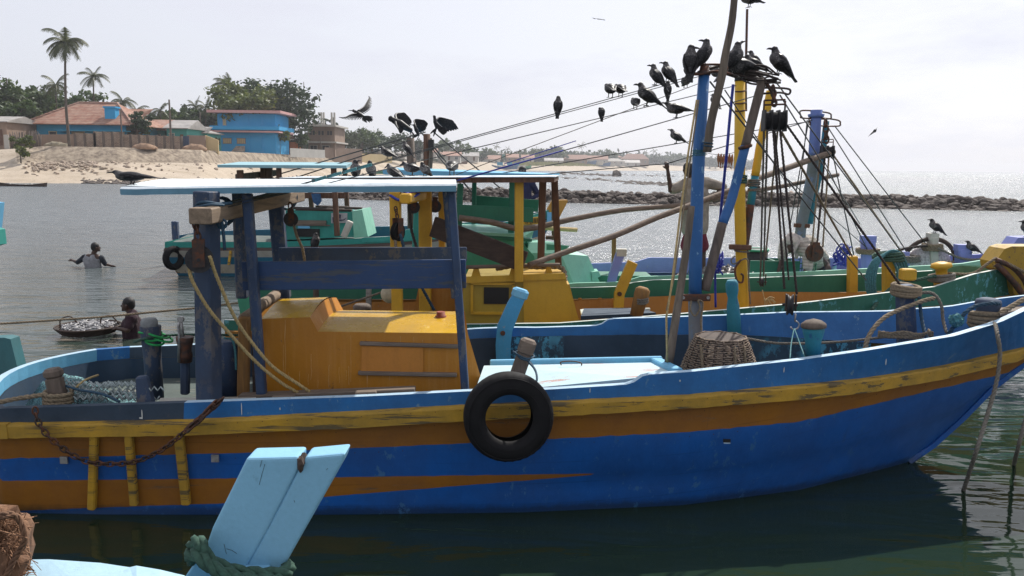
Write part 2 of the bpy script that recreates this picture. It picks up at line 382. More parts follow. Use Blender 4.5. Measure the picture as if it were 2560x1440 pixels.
n.col(n.mix(n.rng(sep.outputs[1], 8.5, 24), n.mix(murk, (.011, .024, .015), (.018, .034, .018)), (.15, .17, .18))); n.rough(n.rng(sep.outputs[1], 7, 34, .045, .26)); n.b.inputs['IOR'].default_value = 1.333  # silty far tone also carries sky brightness; near tone darkened for the boats' shadow
n.b.inputs['Specular IOR Level'].default_value = .5
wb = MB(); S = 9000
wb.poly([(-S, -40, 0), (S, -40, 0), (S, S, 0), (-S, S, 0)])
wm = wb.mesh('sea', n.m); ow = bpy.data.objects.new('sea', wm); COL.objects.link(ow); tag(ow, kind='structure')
ow['label'] = 'grey green sea with sun glitter around the moored boats'

# ================================================================ shore terrain
def hor(px): return 415 + .01256 * (px - 1280)
ST = [  # px, D water edge, foot distance, foot z, top distance, top z, back z
 (-420, 82, 92, 1.9, 97, 4.0, 4.6), (-200, 84, 95, 2.0, 100, 4.0, 4.6), (0, 86, 97, 2.1, 101, 3.6, 4.6), (60, 86, 97, 2.2, 101, 3.8, 4.6),
 (110, 87, 99, 2.2, 102, 4.1, 4.6), (300, 88, 101, 2.24, 104, 4.1, 4.6), (504, 95, 108, 2.3, 111, 4.0, 4.6), (672, 124, 130, 2.4, 133, 3.9, 4.6),
 (806, 146, 155, 2.4, 158, 3.8, 4.4), (835, 150, 162, 2.0, 170, 3.0, 4.4), (900, 172, 185, 2.0, 205, 3.4, 4.6), (1000, 215, 235, 2.2, 262, 3.6, 5), (1120, 330, 352, 2.6, 385, 4.2, 6),
 (1250, 430, 462, 3.0, 500, 4.6, 7), (1402, 470, 510, 3.2, 550, 5.0, 8), (1550, 600, 650, 3.6, 700, 5.6, 9), (1700, 760, 800, 3.4, 860, 5.0, 9), (1800, 900, 940, 2.8, 1000, 4.0, 7), (1880, 1000, 1020, 1.2, 1040, 2.0, 3), (1910, 1080, 1090, -.4, 1100, -.5, -1)]
def gx(px, D): return (px - 1280) / F * D / math.cos(PITCH) * 1.0
def terr(px):
    return [itp([(s[0], s[k]) for s in ST], px) for k in range(1, 7)]
def GP(px, D, z=None, top=False):
    """ground point of the shore seen at column px at distance D"""
    d0, d1, z1, d2, z2, z3 = terr(px)
    if top: D = max(D, d2 + 1.2)
    zz = itp([(d0, 0), (d1, z1), (d2, z2), (d2 + 120, z3)], D)
    p = P(px, 400, D); return V((p.x, D, zz if z is None else z))
tb = MB(); cols = []; pxs = [-420 + 14 * i for i in range(0, 167)]
for px in pxs:
    d0, d1, z1, d2, z2, z3 = terr(px); jj = 1.6 * mnoise.noise((px * .02, 1, 1)) + .8 * mnoise.noise((px * .09, 4, 1))
    rows = [(d0 - 8 + jj, -.8), (d0 + jj, -.02), (d0 + (d1 - d0) * .3, z1 * .32 + .08 * jj), (d0 + (d1 - d0) * .65, z1 * .6), (d1, z1), (d1 + (d2 - d1) * .5, z1 + (z2 - z1) * .55), (d2, z2), (d2 + 6, z2 + .02), (d2 + 60, z2 + .3), (d2 + 400, z3)]
    cols.append([V((P(px, 400, D).x, D, z)) for D, z in rows])
nr = len(cols[0])
for c_ in cols: tb.v += c_
for i in range(len(cols) - 1):
    for j in range(nr - 1):
        tb.f.append([i * nr + j, (i + 1) * nr + j, (i + 1) * nr + j + 1, i * nr + j + 1]); tb.mi.append(1 if (j in (4, 5) and pxs[i] < 830 and pxs[i] > 40) else (2 if j >= 7 or (j >= 6 and pxs[i] > 1180) else 0)); tb.sm.append(j not in (4, 5))
ns = N('beach_sand'); q = ns.noise(ns.mapn((.3, 1, 1)), .5, 8, .65); q2 = ns.noise(ns.mapn(), 3, 8, .7)
c_ = ns.mix(ns.rng(q, .35, .65), (.37, .30, .22), (.50, .42, .33)); c_ = ns.mix(ns.rng(q2, .56, .66, 0, .8), c_, (.20, .15, .10)); ns.col(c_); ns.rough(.95); ns.bump(q2, .3, .1)
nw = N('seawall_render'); q = nw.noise(nw.mapn((1.2, 1.2, .22)), 1.6, 7, .65); q2 = nw.noise(nw.mapn(), .8, 6)
c_ = nw.mix(nw.rng(q, .42, .60), (.17, .13, .095), (.34, .275, .205)); c_ = nw.mix(nw.rng(q2, .45, .7, 0, .6), c_, (.46, .38, .28)); nw.col(c_); nw.rough(.95); nw.bump(q, .35, .08)
ng = N('dry_ground'); q = ng.noise(ng.mapn(), .25, 8, .65); c_ = ng.mix(ng.rng(q, .4, .6), (.30, .22, .14), (.12, .13, .05)); ng.col(c_); ng.rough(.95)
tm = tb.mesh('beach', [ns.m, nw.m, ng.m]); ot = bpy.data.objects.new('beach', tm); COL.objects.link(ot); tag(ot, kind='structure')
ot['label'] = 'sandy shore with an earthen sea wall and dry ground behind it'

# ================================================================ rocks
def ico(sub=1):
    bm = bmesh.new(); bmesh.ops.create_icosphere(bm, subdivisions=sub, radius=1); v_ = [v.co.copy() for v in bm.verts]; f_ = [[v.index for v in f.verts] for f in bm.faces]; bm.free(); return v_, f_
ICO = {k: ico(k) for k in (1, 2, 3)}
def rock(mb, c, s, seed, sub=2, mi=0, flat=.65, smooth=False):
    v_, f_ = ICO[sub]; rz = Matrix.Rotation(seed * 1.7, 3, 'Z'); e = V((1 + .35 * math.sin(seed * 3.1), 1 + .3 * math.cos(seed * 2.3), flat + .15 * math.sin(seed * 5)))
    q = []
    for p in v_:
        k = 1 + .38 * mnoise.noise(p * 1.3 + V((seed, 0, 0))) + .18 * mnoise.noise(p * 3.1 + V((0, seed, 0)))
        k = min(k, 1.12)
        q.append(V(c) + rz @ V((p.x * e.x, p.y * e.y, p.z * e.z)) * k * s)
    mb.add(q, f_, mi, smooth)
nr_ = N('reef_rock'); q = nr_.noise(nr_.mapn(), 2.2, 9, .7); q2 = nr_.noise(nr_.mapn(), .35, 4)
c_ = nr_.mix(nr_.rng(q, .36, .68), (.022, .017, .015), (.15, .118, .098)); c_ = nr_.mix(nr_.rng(q2, .4, .6, 0, .5), c_, (.11, .085, .07)); nr_.col(c_); nr_.rough(.85); nr_.bump(q, .9, .12)
M['rock'] = nr_.m
rb = MB(); rnd = random.Random(3)
BOT = [(820, 494), (900, 500), (1140, 506), (1400, 507), (1640, 512), (1900, 517), (2200, 522), (2560, 529), (2900, 534), (3300, 540)]
TOP = [(820, 486), (900, 482), (1140, 472), (1240, 470), (1400, 478), (1640, 484), (1750, 486), (1900, 480), (2100, 488), (2300, 490), (2560, 499), (2900, 505), (3300, 510)]
px = 820
while px < 3300:
    base = PZ(px, itp(BOT, px), 0); Hh = (itp(BOT, px) - itp(TOP, px)) / F * base.y * 1.02
    for k in range(7):
        s = rnd.uniform(.12, .34) * (1.35 if k < 2 else 1); dy = rnd.uniform(0, 3.2)
        zz = max(0, Hh - .05) * min(1, dy / 1.1) * rnd.uniform(.15, 1.0) - s * .35
        rock(rb, (base.x + rnd.uniform(-.5, .5), base.y + .3 + dy, min(zz, Hh - s * .55)), s, rnd.random() * 90, 2)
    px += 5.2
orb = rb.build('rubble_breakwater', M['rock'], None, 'long low breakwater of dark broken rock crossing the sea', 'breakwater', kind='stuff')
# low tidal reef shelves further out
rb = MB()
for (x0, y0, x1, y1, cnt, smx) in ((1400, 444, 1700, 462, 150, .7), (1560, 458, 1760, 467, 90, .6), (1395, 432, 1545, 440, 170, .95), (1540, 436, 1660, 441, 50, .7), (1640, 438, 1740, 442, 30, .6), (560, 447, 760, 452, 40, .5), (880, 444, 1180, 447, 60, .6)):
    for i in range(cnt):
        t = rnd.random(); px = x0 + (x1 - x0) * t; p = PZ(px, y0 + (y1 - y0) * t + rnd.gauss(0, 1.4), 0); rock(rb, (p.x, p.y, -.05), smx * rnd.uniform(.25, .9), rnd.random() * 90, 1, flat=.45)
rb.build('reef_rocks', M['rock'], None, 'flat dark reef rocks breaking the calm water beyond the breakwater', 'reef', kind='stuff')
rb = MB()
for i in range(620):
    px = rnd.uniform(205, 640) if i % 4 else rnd.uniform(640, 1000); d0, d1 = terr(px)[:2]; D = d0 + abs(rnd.gauss(0, .26)) * (d1 - d0) - 1
    rock(rb, (P(px, 400, D).x, D, .05 + .1 * (D - d0)), rnd.uniform(.1, .42), rnd.random() * 90, 1)
rb.build('shore_stones', M['rock'], None, 'dark wet stones strewn along the foot of the sandy beach', 'stones', kind='stuff')
rb = MB()
for i in range(330):
    px = rnd.uniform(80, 250) if i % 3 else rnd.uniform(60, 640); d0, d1 = terr(px)[:2]; D = d1 - abs(rnd.gauss(0, 3.2)); z = itp([(d0, 0), (d1, 2.2)], D)
    rock(rb, (P(px, 400, D).x, D, z + .05), rnd.uniform(.06, .3), rnd.random() * 90, 1)
M['rubble'] = plain('pale_rubble', (.34, .27, .21), .95, .5, 2)
rb.build('rubble_scatter', M['rubble'], None, 'pale rubble scattered on the sand below the sea wall', 'rubble', kind='stuff')
rb = MB(); p = PZ(1541, 441, 0); rock(rb, p + V((0, 0, .2)), 1.5, 4, 3, flat=.8); rb.build('boulder', M['rock'], None, 'largest rounded boulder on the distant reef', 'boulder')
rb = MB(); p = PZ(1988, 512, 0); rb.lathe(p + V((0, 1, 0)), p + V((0, 1, .95)), [(0, .75), (.3, .7), (.6, .45), (.85, .2), (1, .02)], 7)
rb.build('boulder', plain('pale_boulder', (.42, .33, .27), .9, .3, 3, bump=.5), None, 'pale pointed boulder standing among the dark breakwater rocks', 'boulder')

# ================================================================ foliage
def leafm(name, c1, c2):
    n = N(name); oi = n.t.nodes.new('ShaderNodeNewGeometry'); q = n.noise(n.mapn(), 1.1, 4, .6)
    c = n.mix(oi.outputs['Random Per Island'], c1, c2); c = n.mix(n.rng(q, .38, .62, 0, .55), c, mul(c1, .6)); n.col(c); n.rough(.55)
    tr = n.t.nodes.new('ShaderNodeBsdfTranslucent'); n.lk(c, tr.inputs[0]); ms = n.t.nodes.new('ShaderNodeMixShader'); ms.inputs[0].default_value = .3
    n.lk(n.b.outputs[0], ms.inputs[1]); n.lk(tr.outputs[0], ms.inputs[2]); n.lk(ms.outputs[0], n.o.inputs[0]); return n.m
M['leaf'] = leafm('broad_leaves', (.035, .075, .016), (.105, .15, .035)); M['leaf_dark'] = leafm('dark_leaves', (.02, .045, .015), (.05, .085, .03))
M['leaf_grey'] = leafm('feathery_leaves', (.05, .065, .035), (.10, .12, .06)); M['leaf_yel'] = leafm('yellow_green_leaves', (.08, .12, .02), (.19, .21, .05))  # leaf_yel is a yellow green leaf colour
M['palm'] = leafm('palm_leaves', (.045, .06, .02), (.12, .13, .045)); M['bark'] = woodm('bark', (.13, .10, .075), ax='Z')
def crown_mesh(name, lobes, nleaf, ls, mat, seed, org):
    rn = random.Random(seed); mb = MB(); tot = sum(l[3] ** 2 for l in lobes)
    for (x, y, z, r, fz) in lobes:
        k = int(nleaf * r * r / tot); c0 = V((x, y, z))
        cl = []
        for i in range(max(6, k // 22)):
            d = V((rn.gauss(0, 1), rn.gauss(0, 1), rn.gauss(0, 1))).normalized(); rr = r * rn.uniform(.55, 1.05); cl.append(c0 + V((d.x * rr, d.y * rr, d.z * rr * fz)))
        for i in range(k):
            c = rn.choice(cl) + V((rn.gauss(0, 1), rn.gauss(0, 1), rn.gauss(0, .7))) * r * .17
            a = V((rn.gauss(0, 1), rn.gauss(0, 1), rn.gauss(0, .6))).normalized(); b = a.orthogonal().normalized(); b = Matrix.Rotation(rn.random() * 6.28, 3, a) @ b; s = ls * rn.uniform(.6, 1.3)
            mb.add([c - a * s, c + b * s * .5, c + a * s, c - b * s * .5], [(0, 1, 2, 3)])
    return mb
def tree(px, D, h, wd, label, leaf='leaf', nl=1500, ls=.33, seed=0, lean=0, tz=None, name='tree', group='trees behind the waterfront houses', flat=.75, cat_='tree'):
    b = GP(px, D, tz, tz is None); rn = random.Random(seed * 13 + 5); th = thing(name, b, label, cat_, group)
    tr = MB(); top = b + V((lean, 0, h * .55)); tr.tube(cat([b - V((0, 0, .3)), b + V((lean * .3, 0, h * .25)), top], 4), [wd * .05 * (1 - .07 * i) for i in range(9)], 7)
    lobes = []
    for i in range(9 if wd > 3 else 5):
        a = rn.random() * 6.28; q = rn.uniform(.15, .36) * wd; zz = h * rn.uniform(.48, .82); c = b + V((lean + math.cos(a) * q, math.sin(a) * q, zz)); r = wd * rn.uniform(.19, .30)
        lobes.append((c.x, c.y, min(c.z, b.z + h - r * flat), r, flat)); tr.tube([top - V((0, 0, h * .15)), top.lerp(c, .5) + V((0, 0, -.1)), c], [wd * .025, wd * .018, wd * .008], 5)
    tr.build('trunk', M['bark'], th); crown_mesh('crown', lobes, int(nl * 1.5), ls, None, seed, b).build('crown', M[leaf], th); return th
def palm(px, D, h, label, seed=0, R_=3.0, lean=.5, nf=17, tz=None, detail=15, group='coconut palms along the shore', wind=-.5):
    b = GP(px, D, tz, tz is None); rn = random.Random(seed + 31); th = thing('palm_tree', b, label, 'palm tree', group)
    top = b + V((lean, 0, h)); pts = cat([b - V((0, 0, .3)), b + V((-lean * .3, 0, h * .45)), top], 6); tr = MB(); tr.tube(pts, [R_ * .062 * (1 - .035 * i) for i in range(len(pts))], 7); tr.build('trunk', M['bark'], th)
    cr = MB()
    for i in range(nf):
        az = 6.283 * i / nf + rn.uniform(-.2, .2); el = rn.uniform(-.3, 1.35); ln = R_ * rn.uniform(.8, 1.1); d = V((math.cos(az) * math.cos(el), math.sin(az) * math.cos(el), math.sin(el)))
        p = top.copy(); ps = [p.copy()]
        for k in range(detail):
            d = (d + V((wind * .03, 0, -.105 * (1.2 - .3 * abs(d.z))))).normalized(); p = p + d * ln / detail; ps.append(p.copy())
        cr.tube(ps, [R_ * .012 * (1 - .8 * k / detail) for k in range(detail + 1)], 3, cap=False)
        for k in range(1, detail):
            t = (ps[k + 1] - ps[k]).normalized(); sd_ = t.cross(V((0, 0, 1)))
            if sd_.length < .1: sd_ = t.orthogonal()
            sd_.normalize(); L_ = R_ * .30 * math.sin(math.pi * (.12 + .82 * k / detail)) ** .7
            for sgn in (-1, 1):
                for q in (0, .5):
                    c = ps[k].lerp(ps[k + 1], q); e = c + (sd_ * sgn * .75 + t * .55 + V((0, 0, -.5 - .25 * rn.random()))) * L_; wv = t * R_ * .016
                    cr.add([c - wv, c + wv, e], [(0, 1, 2)])
    cr.build('crown', M['palm'], th)
    if R_ > 2 and nf > 12:
        cc = MB()
        for i in range(9): v_, f_ = ICO[1]; a = i * .7; cc.add([top + V((math.cos(a) * .3, math.sin(a) * .3, -.3 - .06 * (i % 3))) + p * .16 for p in v_], f_, 0, True)
        cc.build('coconuts', plain('coconut_husk', (.10, .09, .03), .8), th)
    return th
# ================================================================ houses
M['w_blue'] = paint('turquoise_wall', (.025, .26, .42), grime=.3, gcol=(.02, .18, .30), rough=.8, streak=.15, sc=.15)
M['w_bluebox'] = paint('sky_blue_wall', (.03, .33, .62), grime=.15, gcol=(.02, .24, .48), rough=.8, streak=.08, sc=.15)
M['w_pink'] = paint('pink_trim', (.62, .34, .32), grime=.2, rough=.8, sc=.3); M['w_white'] = paint('plaster_wall', (.50, .47, .42), grime=.4, rough=.85, sc=.2)
M['w_brown'] = paint('brown_wall', (.30, .21, .155), grime=.5, rough=.9, sc=.2); M['w_teal'] = paint('teal_wall', (.05, .28, .25), grime=.3, rough=.8, sc=.2)
M['w_cream'] = paint('cream_panel', (.55, .42, .22), grime=.2, rough=.8, sc=.3); M['w_dark'] = plain('dark_opening', (.02, .02, .022), .4, .3)
M['glass'] = plain('window_pane', (.09, .12, .13), .15, .3, 2)
def tilem(name, c1, c2):
    n = N(name); wv = n.t.nodes.new('ShaderNodeTexWave'); wv.wave_type = 'BANDS'; wv.bands_direction = 'Z'; wv.inputs['Scale'].default_value = 1.35; wv.inputs['Distortion'].default_value = 1.2; wv.inputs['Detail'].default_value = 2
    n.lk(n.mapn(), wv.inputs[0]); q = n.noise(n.mapn(), 1.2, 8, .65); c = n.mix(n.rng(q, .38, .64), c1, c2); c = n.mix(n.rng(wv.outputs[0], .1, .5, .55, 0), c, (.10, .05, .035)); n.col(c); n.rough(.9); n.bump(wv.outputs[0], .5, .05); return n.m
M['tile'] = tilem('clay_tiles', (.30, .13, .085), (.42, .27, .20)); M['tile_p'] = tilem('faded_tiles', (.42, .22, .16), (.50, .34, .27)); M['tin'] = plain('tin_roof', (.33, .31, .29), .6, .35, .6)
nb = N('brick_courses'); bt = nb.t.nodes.new('ShaderNodeTexBrick'); bt.inputs['Scale'].default_value = 1.6; bt.inputs['Color1'].default_value = (.23, .16, .12, 1); bt.inputs['Color2'].default_value = (.33, .24, .175, 1); bt.inputs['Mortar'].default_value = (.12, .085, .065, 1); bt.inputs['Mortar Size'].default_value = .03
nb.lk(nb.mapn((1, 1, 1), rot=(R(90), 0, 0)), bt.inputs[0]); q = nb.noise(nb.mapn(), .7, 6); nb.col(nb.mix(nb.rng(q, .4, .65, 0, .6), bt.outputs[0], (.40, .33, .26))); nb.rough(.95); M['brick'] = nb.m
def win(p, x, z, w_, h_, yf, par, frame='w_white', pane='glass', bars=1):
    """window on a wall whose outer face is the plane y=yf; x,z its centre"""
    m_ = MB(); t = .08
    for dx, dz, a, b in ((0, h_ / 2, w_ + .16, t), (0, -h_ / 2, w_ + .16, t), (-w_ / 2, 0, t, h_ - t), (w_ / 2, 0, t, h_ - t)): m_.box((x + dx, yf - .03, z + dz), (a, .10, b))
    for i in range(bars): m_.box((x - w_ / 2 + w_ * (i + 1) / (bars + 1), yf - .02, z), (.05, .06, h_ - t))
    fr = m_.build('window', M[frame], par)
    g = MB(); g.box((x, yf - .006, z), (w_ - .05, .02, h_ - .05)); g.build('pane', M[pane], fr)
def hip(mb, x0, x1, y0, y1, z, zr, ov=.5, inset=None, gable=False):
    x0 -= ov; x1 += ov; y0 -= ov; y1 += ov; i = 0 if gable else (inset if inset is not None else (y1 - y0) / 2); ym = (y0 + y1) / 2; t = .12
    for dz in (0,):
        a = [V((x0, y0, z)), V((x1, y0, z)), V((x1, y1, z)), V((x0, y1, z)), V((x0 + i, ym, zr)), V((x1 - i, ym, zr))]
        mb.add(a + [p - V((0, 0, t)) for p in a[:4]], [(0, 1, 5, 4), (1, 2, 5), (2, 3, 4, 5), (3, 0, 4), (6, 7, 1, 0), (7, 8, 2, 1), (8, 9, 3, 2), (9, 6, 0, 3), (6, 9, 8, 7)])
def house(px0, px1, D, dep, hw, hr, wall, roof, label, wins=3, gable=True, group='houses of the distant fishing village', z=None, cat_='house', name='house', door=True):
    a = GP((px0 + px1) / 2, D, z); x0 = P(px0, 400, D).x; x1 = P(px1, 400, D).x; th = thing(name, V(((x0 + x1) / 2, D + dep / 2, a.z)), label, cat_, group)
    w_ = MB(); w_.box(((x0 + x1) / 2, D + dep / 2, a.z + hw / 2 - .4), (x1 - x0, dep, hw + .8)); 
    if gable: w_.add([(x0, D, a.z + hw), (x0, D + dep, a.z + hw), (x0, D + dep / 2, a.z + hw + hr - .05), (x1, D, a.z + hw), (x1, D + dep, a.z + hw), (x1, D + dep / 2, a.z + hw + hr - .05)], [(0, 1, 2), (3, 4, 5)])
    w_.build('wall', M[wall], th)
    r_ = MB(); hip(r_, x0, x1, D, D + dep, a.z + hw + .02, a.z + hw + hr, .4, None if not gable else 0, gable); r_.build('roof', M[roof], th)
    W = x1 - x0
    for i in range(wins):
        fx = x0 + W * (i + .5) / wins
        if door and i == wins // 2:
            d_ = MB(); d_.box((fx, D - .03, a.z + 1.0), (min(1.0, W * .15), .08, 2.0)); d_.build('door', M['wood_brown'], th)
        else: win(None, fx, a.z + hw * .55, min(1.3, W / wins * .5), 1.1, D, th, bars=1)
    return th
# ---- big hip-roofed house, left
D = 112; z0 = 4.3; b = GP(200, D, z0); xa = P(88, 400, D).x; xb = P(328, 400, D).x; th = thing('blue_house', V(((xa + xb) / 2, D + 5, z0)), 'turquoise walled house under a wide clay tile hip roof behind the tall palm', 'house')
m_ = MB(); m_.box(((xa + xb) / 2, D + 5, z0 + 1.35), (xb - xa - 1, 10, 3.5)); m_.build('wall', M['w_blue'], th)
m_ = MB(); hip(m_, xa, xb, D, D + 10, z0 + 2.95, z0 + 6.1, .8, 4.6); m_.build('roof', M['tile'], th)
for k, (a_, b_) in enumerate((((xa - .8, D - .8), (xa + 3.8, D + 5)), ((xb + .8, D - .8), (xb - 3.8, D + 5)))):
    m_ = MB(); m_.beam(V((a_[0], a_[1], z0 + 3.05)), V((b_[0], b_[1], z0 + 6.15)), .25, .18); m_.build('ridge_cap', M['tile_p'], th)
m_ = MB(); m_.beam(V((xa + 3.8, D + 5, z0 + 6.15)), V((xb - 3.8, D + 5, z0 + 6.15)), .25, .18); m_.build('ridge_cap', M['tile_p'], th)
m_ = MB(); m_.box((P(276, 400, D).x, D + 1.2, z0 + 4.3), (1.4, 1.2, 1.7)); m_.box((P(276, 400, D).x, D + 1.2, z0 + 5.25), (1.7, 1.5, .22)); m_.build('water_tank_housing', M['w_bluebox'], th)
m_ = MB(); m_.box((P(245, 400, D).x, D - .6, z0 + 2.05), (9.2, 1.5, .12)); m_.build('canopy', M['w_blue'], th)
for px, ww, pn in ((137, 1.0, 'w_dark'), (200, 1.7, 'w_cream'), (253, 1.1, 'w_cream'), (283, 1.0, 'w_cream'), (304, 1.1, 'w_cream')):
    win(None, P(px, 400, D).x, z0 + 1.35, ww, 1.15, D, th, frame='w_cream' if pn == 'w_dark' else 'w_white', pane=pn, bars=0 if pn == 'w_dark' else 1)
house(286, 352, 128, 9, 3.4, 2.4, 'w_blue', 'tile', 'second tiled house mostly hidden behind the water tank of the turquoise house', 2, False, 'houses along the sea wall', z=4.8)
house(-40, 22, 106, 7, 3.0, .8, 'w_brown', 'tin', 'grey tin roofed shed at the left edge behind a stick fence', 2, True, 'houses along the sea wall', z=4.2)
# sheds and small houses between
house(372, 415, 122, 6, 2.7, 1.6, 'w_teal', 'tile_p', 'teal house with a low tiled gable beside the dark round bush', 1, True, 'houses along the sea wall', z=4.3, door=False)
house(420, 470, 120, 7, 2.9, 1.3, 'w_teal', 'tin', 'teal shed with a grey sheet roof right of the tall bare pole', 2, True, 'houses along the sea wall', z=4.3)
house(468, 520, 126, 6, 2.5, 1.0, 'w_teal', 'tin', 'lower teal shed with a dark overhanging sheet roof near the blue block', 2, False, 'houses along the sea wall', z=4.3, door=False)
# ---- blue two storey block
D = 137; z0 = 3.9; xa = P(549, 400, D).x; xb = P(691, 400, D).x; xm = P(624, 400, D).x; sc = D / F
th = thing('blue_block', V(((xa + xb) / 2, D + 4, z0)), 'bright sky blue two storey house with pink flat roof edges', 'house')
def zz(py, px=620): return 2.4 + (hor(px) - py) * D / F
m_ = MB(); m_.box(((xa + xb) / 2, D + 4, (zz(386) + zz(288)) / 2), (xb - xa, 8, zz(288) - zz(386))); m_.build('wall', M['w_bluebox'], th)
m_ = MB(); m_.box(((xa + xb) / 2, D + 3.6, zz(284)), (xb - xa + 2.6, 10.2, .42)); m_.build('roof_slab', M['w_pink'], th)
m_ = MB(); m_.box(((xa + xb) / 2, D + 3.4, zz(323)), (xb - xa + 1.9, 9.4, .62)); m_.build('balcony_band', M['w_bluebox'], th)
m_ = MB(); m_.box(((xa + xb) / 2, D + 3.4, zz(331.5)), (xb - xa + 1.7, 9.2, .26)); m_.build('balcony_trim', M['w_pink'], th)
for px in (549.5, 624, 657, 690):
    m_ = MB(); m_.box((P(px, 400, D).x, D - .04, (zz(380) + zz(336)) / 2), (.22, .14, zz(336) - zz(380))); m_.build('pilaster', M['w_bluebox'], th)
    m_ = MB(); m_.box((P(px, 400, D).x, D - .04, (zz(316) + zz(290)) / 2), (.18, .12, zz(290) - zz(316))); m_.build('pilaster', M['w_bluebox'], th)
win(None, P(565, 400, D).x, zz(309), .5, 1.0, D, th, pane='w_cream', bars=0)
for px in (570, 605): win(None, P(px, 400, D).x, zz(354), 1.35, .85, D, th, frame='w_brown', bars=3, pane='w_cream')
m_ = MB(); m_.prism([P(578, 379, D - .8), P(612, 379, D - .8), P(612, 365, D - .2), P(590, 365, D - .2)], (0, .05, 0)); m_.build('stone_slab', M['rubble'], None, 'grey stone slab leaning at the foot of the bright blue house', 'slab')
# pink kiosk and others to the right
D = 147; z0 = 3.9; xa = P(690, 400, D).x; xb = P(742, 400, D).x; th = thing('kiosk', V(((xa + xb) / 2, D + 2, z0)), 'small pink kiosk with an orange shrine front beside the blue block', 'kiosk')
m_ = MB(); m_.box(((xa + xb) / 2 - .6, D + 2, z0 + 1.2), (xb - xa - 1.3, 4, 2.6)); m_.build('wall', M['w_pink'], th)
m_ = MB(); m_.box((xb - .7, D + 1.5, z0 + 1.05), (1.3, 3, 2.3)); m_.build('shrine', paint('orange_wall', (.55, .16, .05), rough=.8, sc=.3), th)
m_ = MB(); m_.lathe((xb - 1.6, D + 1.5, z0 + 2.5), (xb - 1.6, D + 1.5, z0 + 4.3), [(0, 1.2), (.2, 1.15), (.45, .8), (.7, .35), (.85, .12), (1, .02)], 12); m_.build('dome', M['tile_p'], th)
m_ = MB(); m_.box((P(703, 400, D).x, D - .05, z0 + 1.3), (.9, .12, .9)); m_.build('window', M['w_dark'], th)
m_ = MB(); m_.box((P(716, 400, D).x, D - .4, z0 + 2.6), (3.0, 4.6, .12)); m_.build('roof', M['tin'], th)
# brown concrete two storey frame
D = 168; z0 = 3.9; xa = P(772, 400, D).x; xb = P(838, 400, D).x; th = thing('concrete_building', V(((xa + xb) / 2, D + 5, z0)), 'unfinished brown concrete building with bare columns on its roof', 'building')
m_ = MB(); m_.box(((xa + xb) / 2, D + 5, z0 + 2.9), (xb - xa, 10, 6)); m_.build('wall', M['w_brown'], th)
m_ = MB(); m_.box(((xa + xb) / 2 - .6, D + 4, z0 + 6.0), (xb - xa + 2.6, 13, .35)); m_.build('roof_slab', M['w_white'], th)
m_ = MB(); m_.box(((xa + xb) / 2, D + 4.6, z0 + 2.75), (xb - xa + 1.2, 12, .3)); m_.build('floor_slab', M['w_white'], th)
for px in (780, 800, 806, 826, 833): m_ = MB(); m_.box((P(px, 400, D).x, D + 2, z0 + 7.4), (.34, .34, 2.8)); m_.build('column', M['w_white'], th)
for px in (778, 786, 800, 808, 822, 829): win(None, P(px, 400, D).x, z0 + 4.6, .55, .9, D, th, frame='w_brown', pane='w_dark', bars=0)
for px in (785, 815): win(None, P(px, 400, D).x, z0 + 1.3, 1.4, 1.6, D, th, frame='w_white', pane='w_dark', bars=1)
# ---- boundary walls, fence, poles
def wallseg(px0, px1, D0, D1, h, mat, label, name='boundary_wall', posts=0, th_=.25, z=None):
    a = GP(px0, D0, z); b_ = GP(px1, D1, z); t = thing(name, (a + b_) / 2, label, 'wall'); m_ = MB(); m_.prism([a - V((0, 0, .5)), b_ - V((0, 0, .5)), b_ + V((0, 0, h)), a + V((0, 0, h))], (0, th_, 0)); m_.build('wall_panel', M[mat], t)
    for i in range(posts + 1 if posts else 0): p = a.lerp(b_, i / posts); q = MB(); q.box(p + V((0, .1, h / 2 - .1)), (.25, .4, h + .3)); q.build('pillar', M['wood_z'] if mat == 'brick' else M[mat], t)
    return t
wallseg(191, 240, 107, 107.5, 1.75, 'brick', 'taller brick wall section in front of the turquoise house', posts=2)
wallseg(240, 306, 107.5, 108.5, 2.0, 'brick', 'brick wall section behind the first bare pole', posts=3)
wallseg(308, 455, 109, 112, 1.75, 'brick', 'long brick wall with pillars running to the blue metal door', posts=7)
wallseg(92, 192, 110, 110.2, 1.7, 'w_brown', 'plain grey brown wall below the palm', posts=0)
wallseg(470, 515, 114, 115, 2.0, 'w_brown', 'rough brown wall with rounded top left of the pale green panel')
wallseg(515, 547, 115.5, 115.5, 2.1, 'w_cream', 'pale yellow green wall panel behind the cactus clump')
m_ = MB(); p = GP(466, 112.6); m_.box(p + V((0, 0, .9)), (.95, .08, 1.85)); m_.build('metal_door', M['dark_blue'], None, 'blue metal door standing at the end of the brick wall', 'door')
wallseg(726, 812, 136, 150, .95, 'w_white', 'low pale parapet on the sea wall right of the kiosk', z=3.9)
wallseg(812, 905, 165, 178, 2.6, 'w_brown', 'reddish brown retaining wall beyond the end of the sea wall', z=3.0)
wallseg(905, 980, 200, 215, 1.6, 'w_cream', 'sunlit sand coloured wall in front of the dark spreading trees', z=3.3)
m_ = MB(); rn = random.Random(2)
for i in range(60): p = GP(26 + i * 1.35, 103); m_.tube([p - V((0, 0, .2)), p + V((rn.uniform(-.15, .15), 0, rn.uniform(1.3, 2.1)))], .045, 5)
m_.build('stick_fence', M['wood_z'], None, 'rickety fence of upright sticks at the far left', 'fence')
m_ = MB(); p = GP(20, 102); m_.box(p + V((0, 0, .9)), (.6, .1, 1.7)); m_.build('sheet_gate', M['w_white'], None, 'white sheet gate beside the stick fence', 'gate')
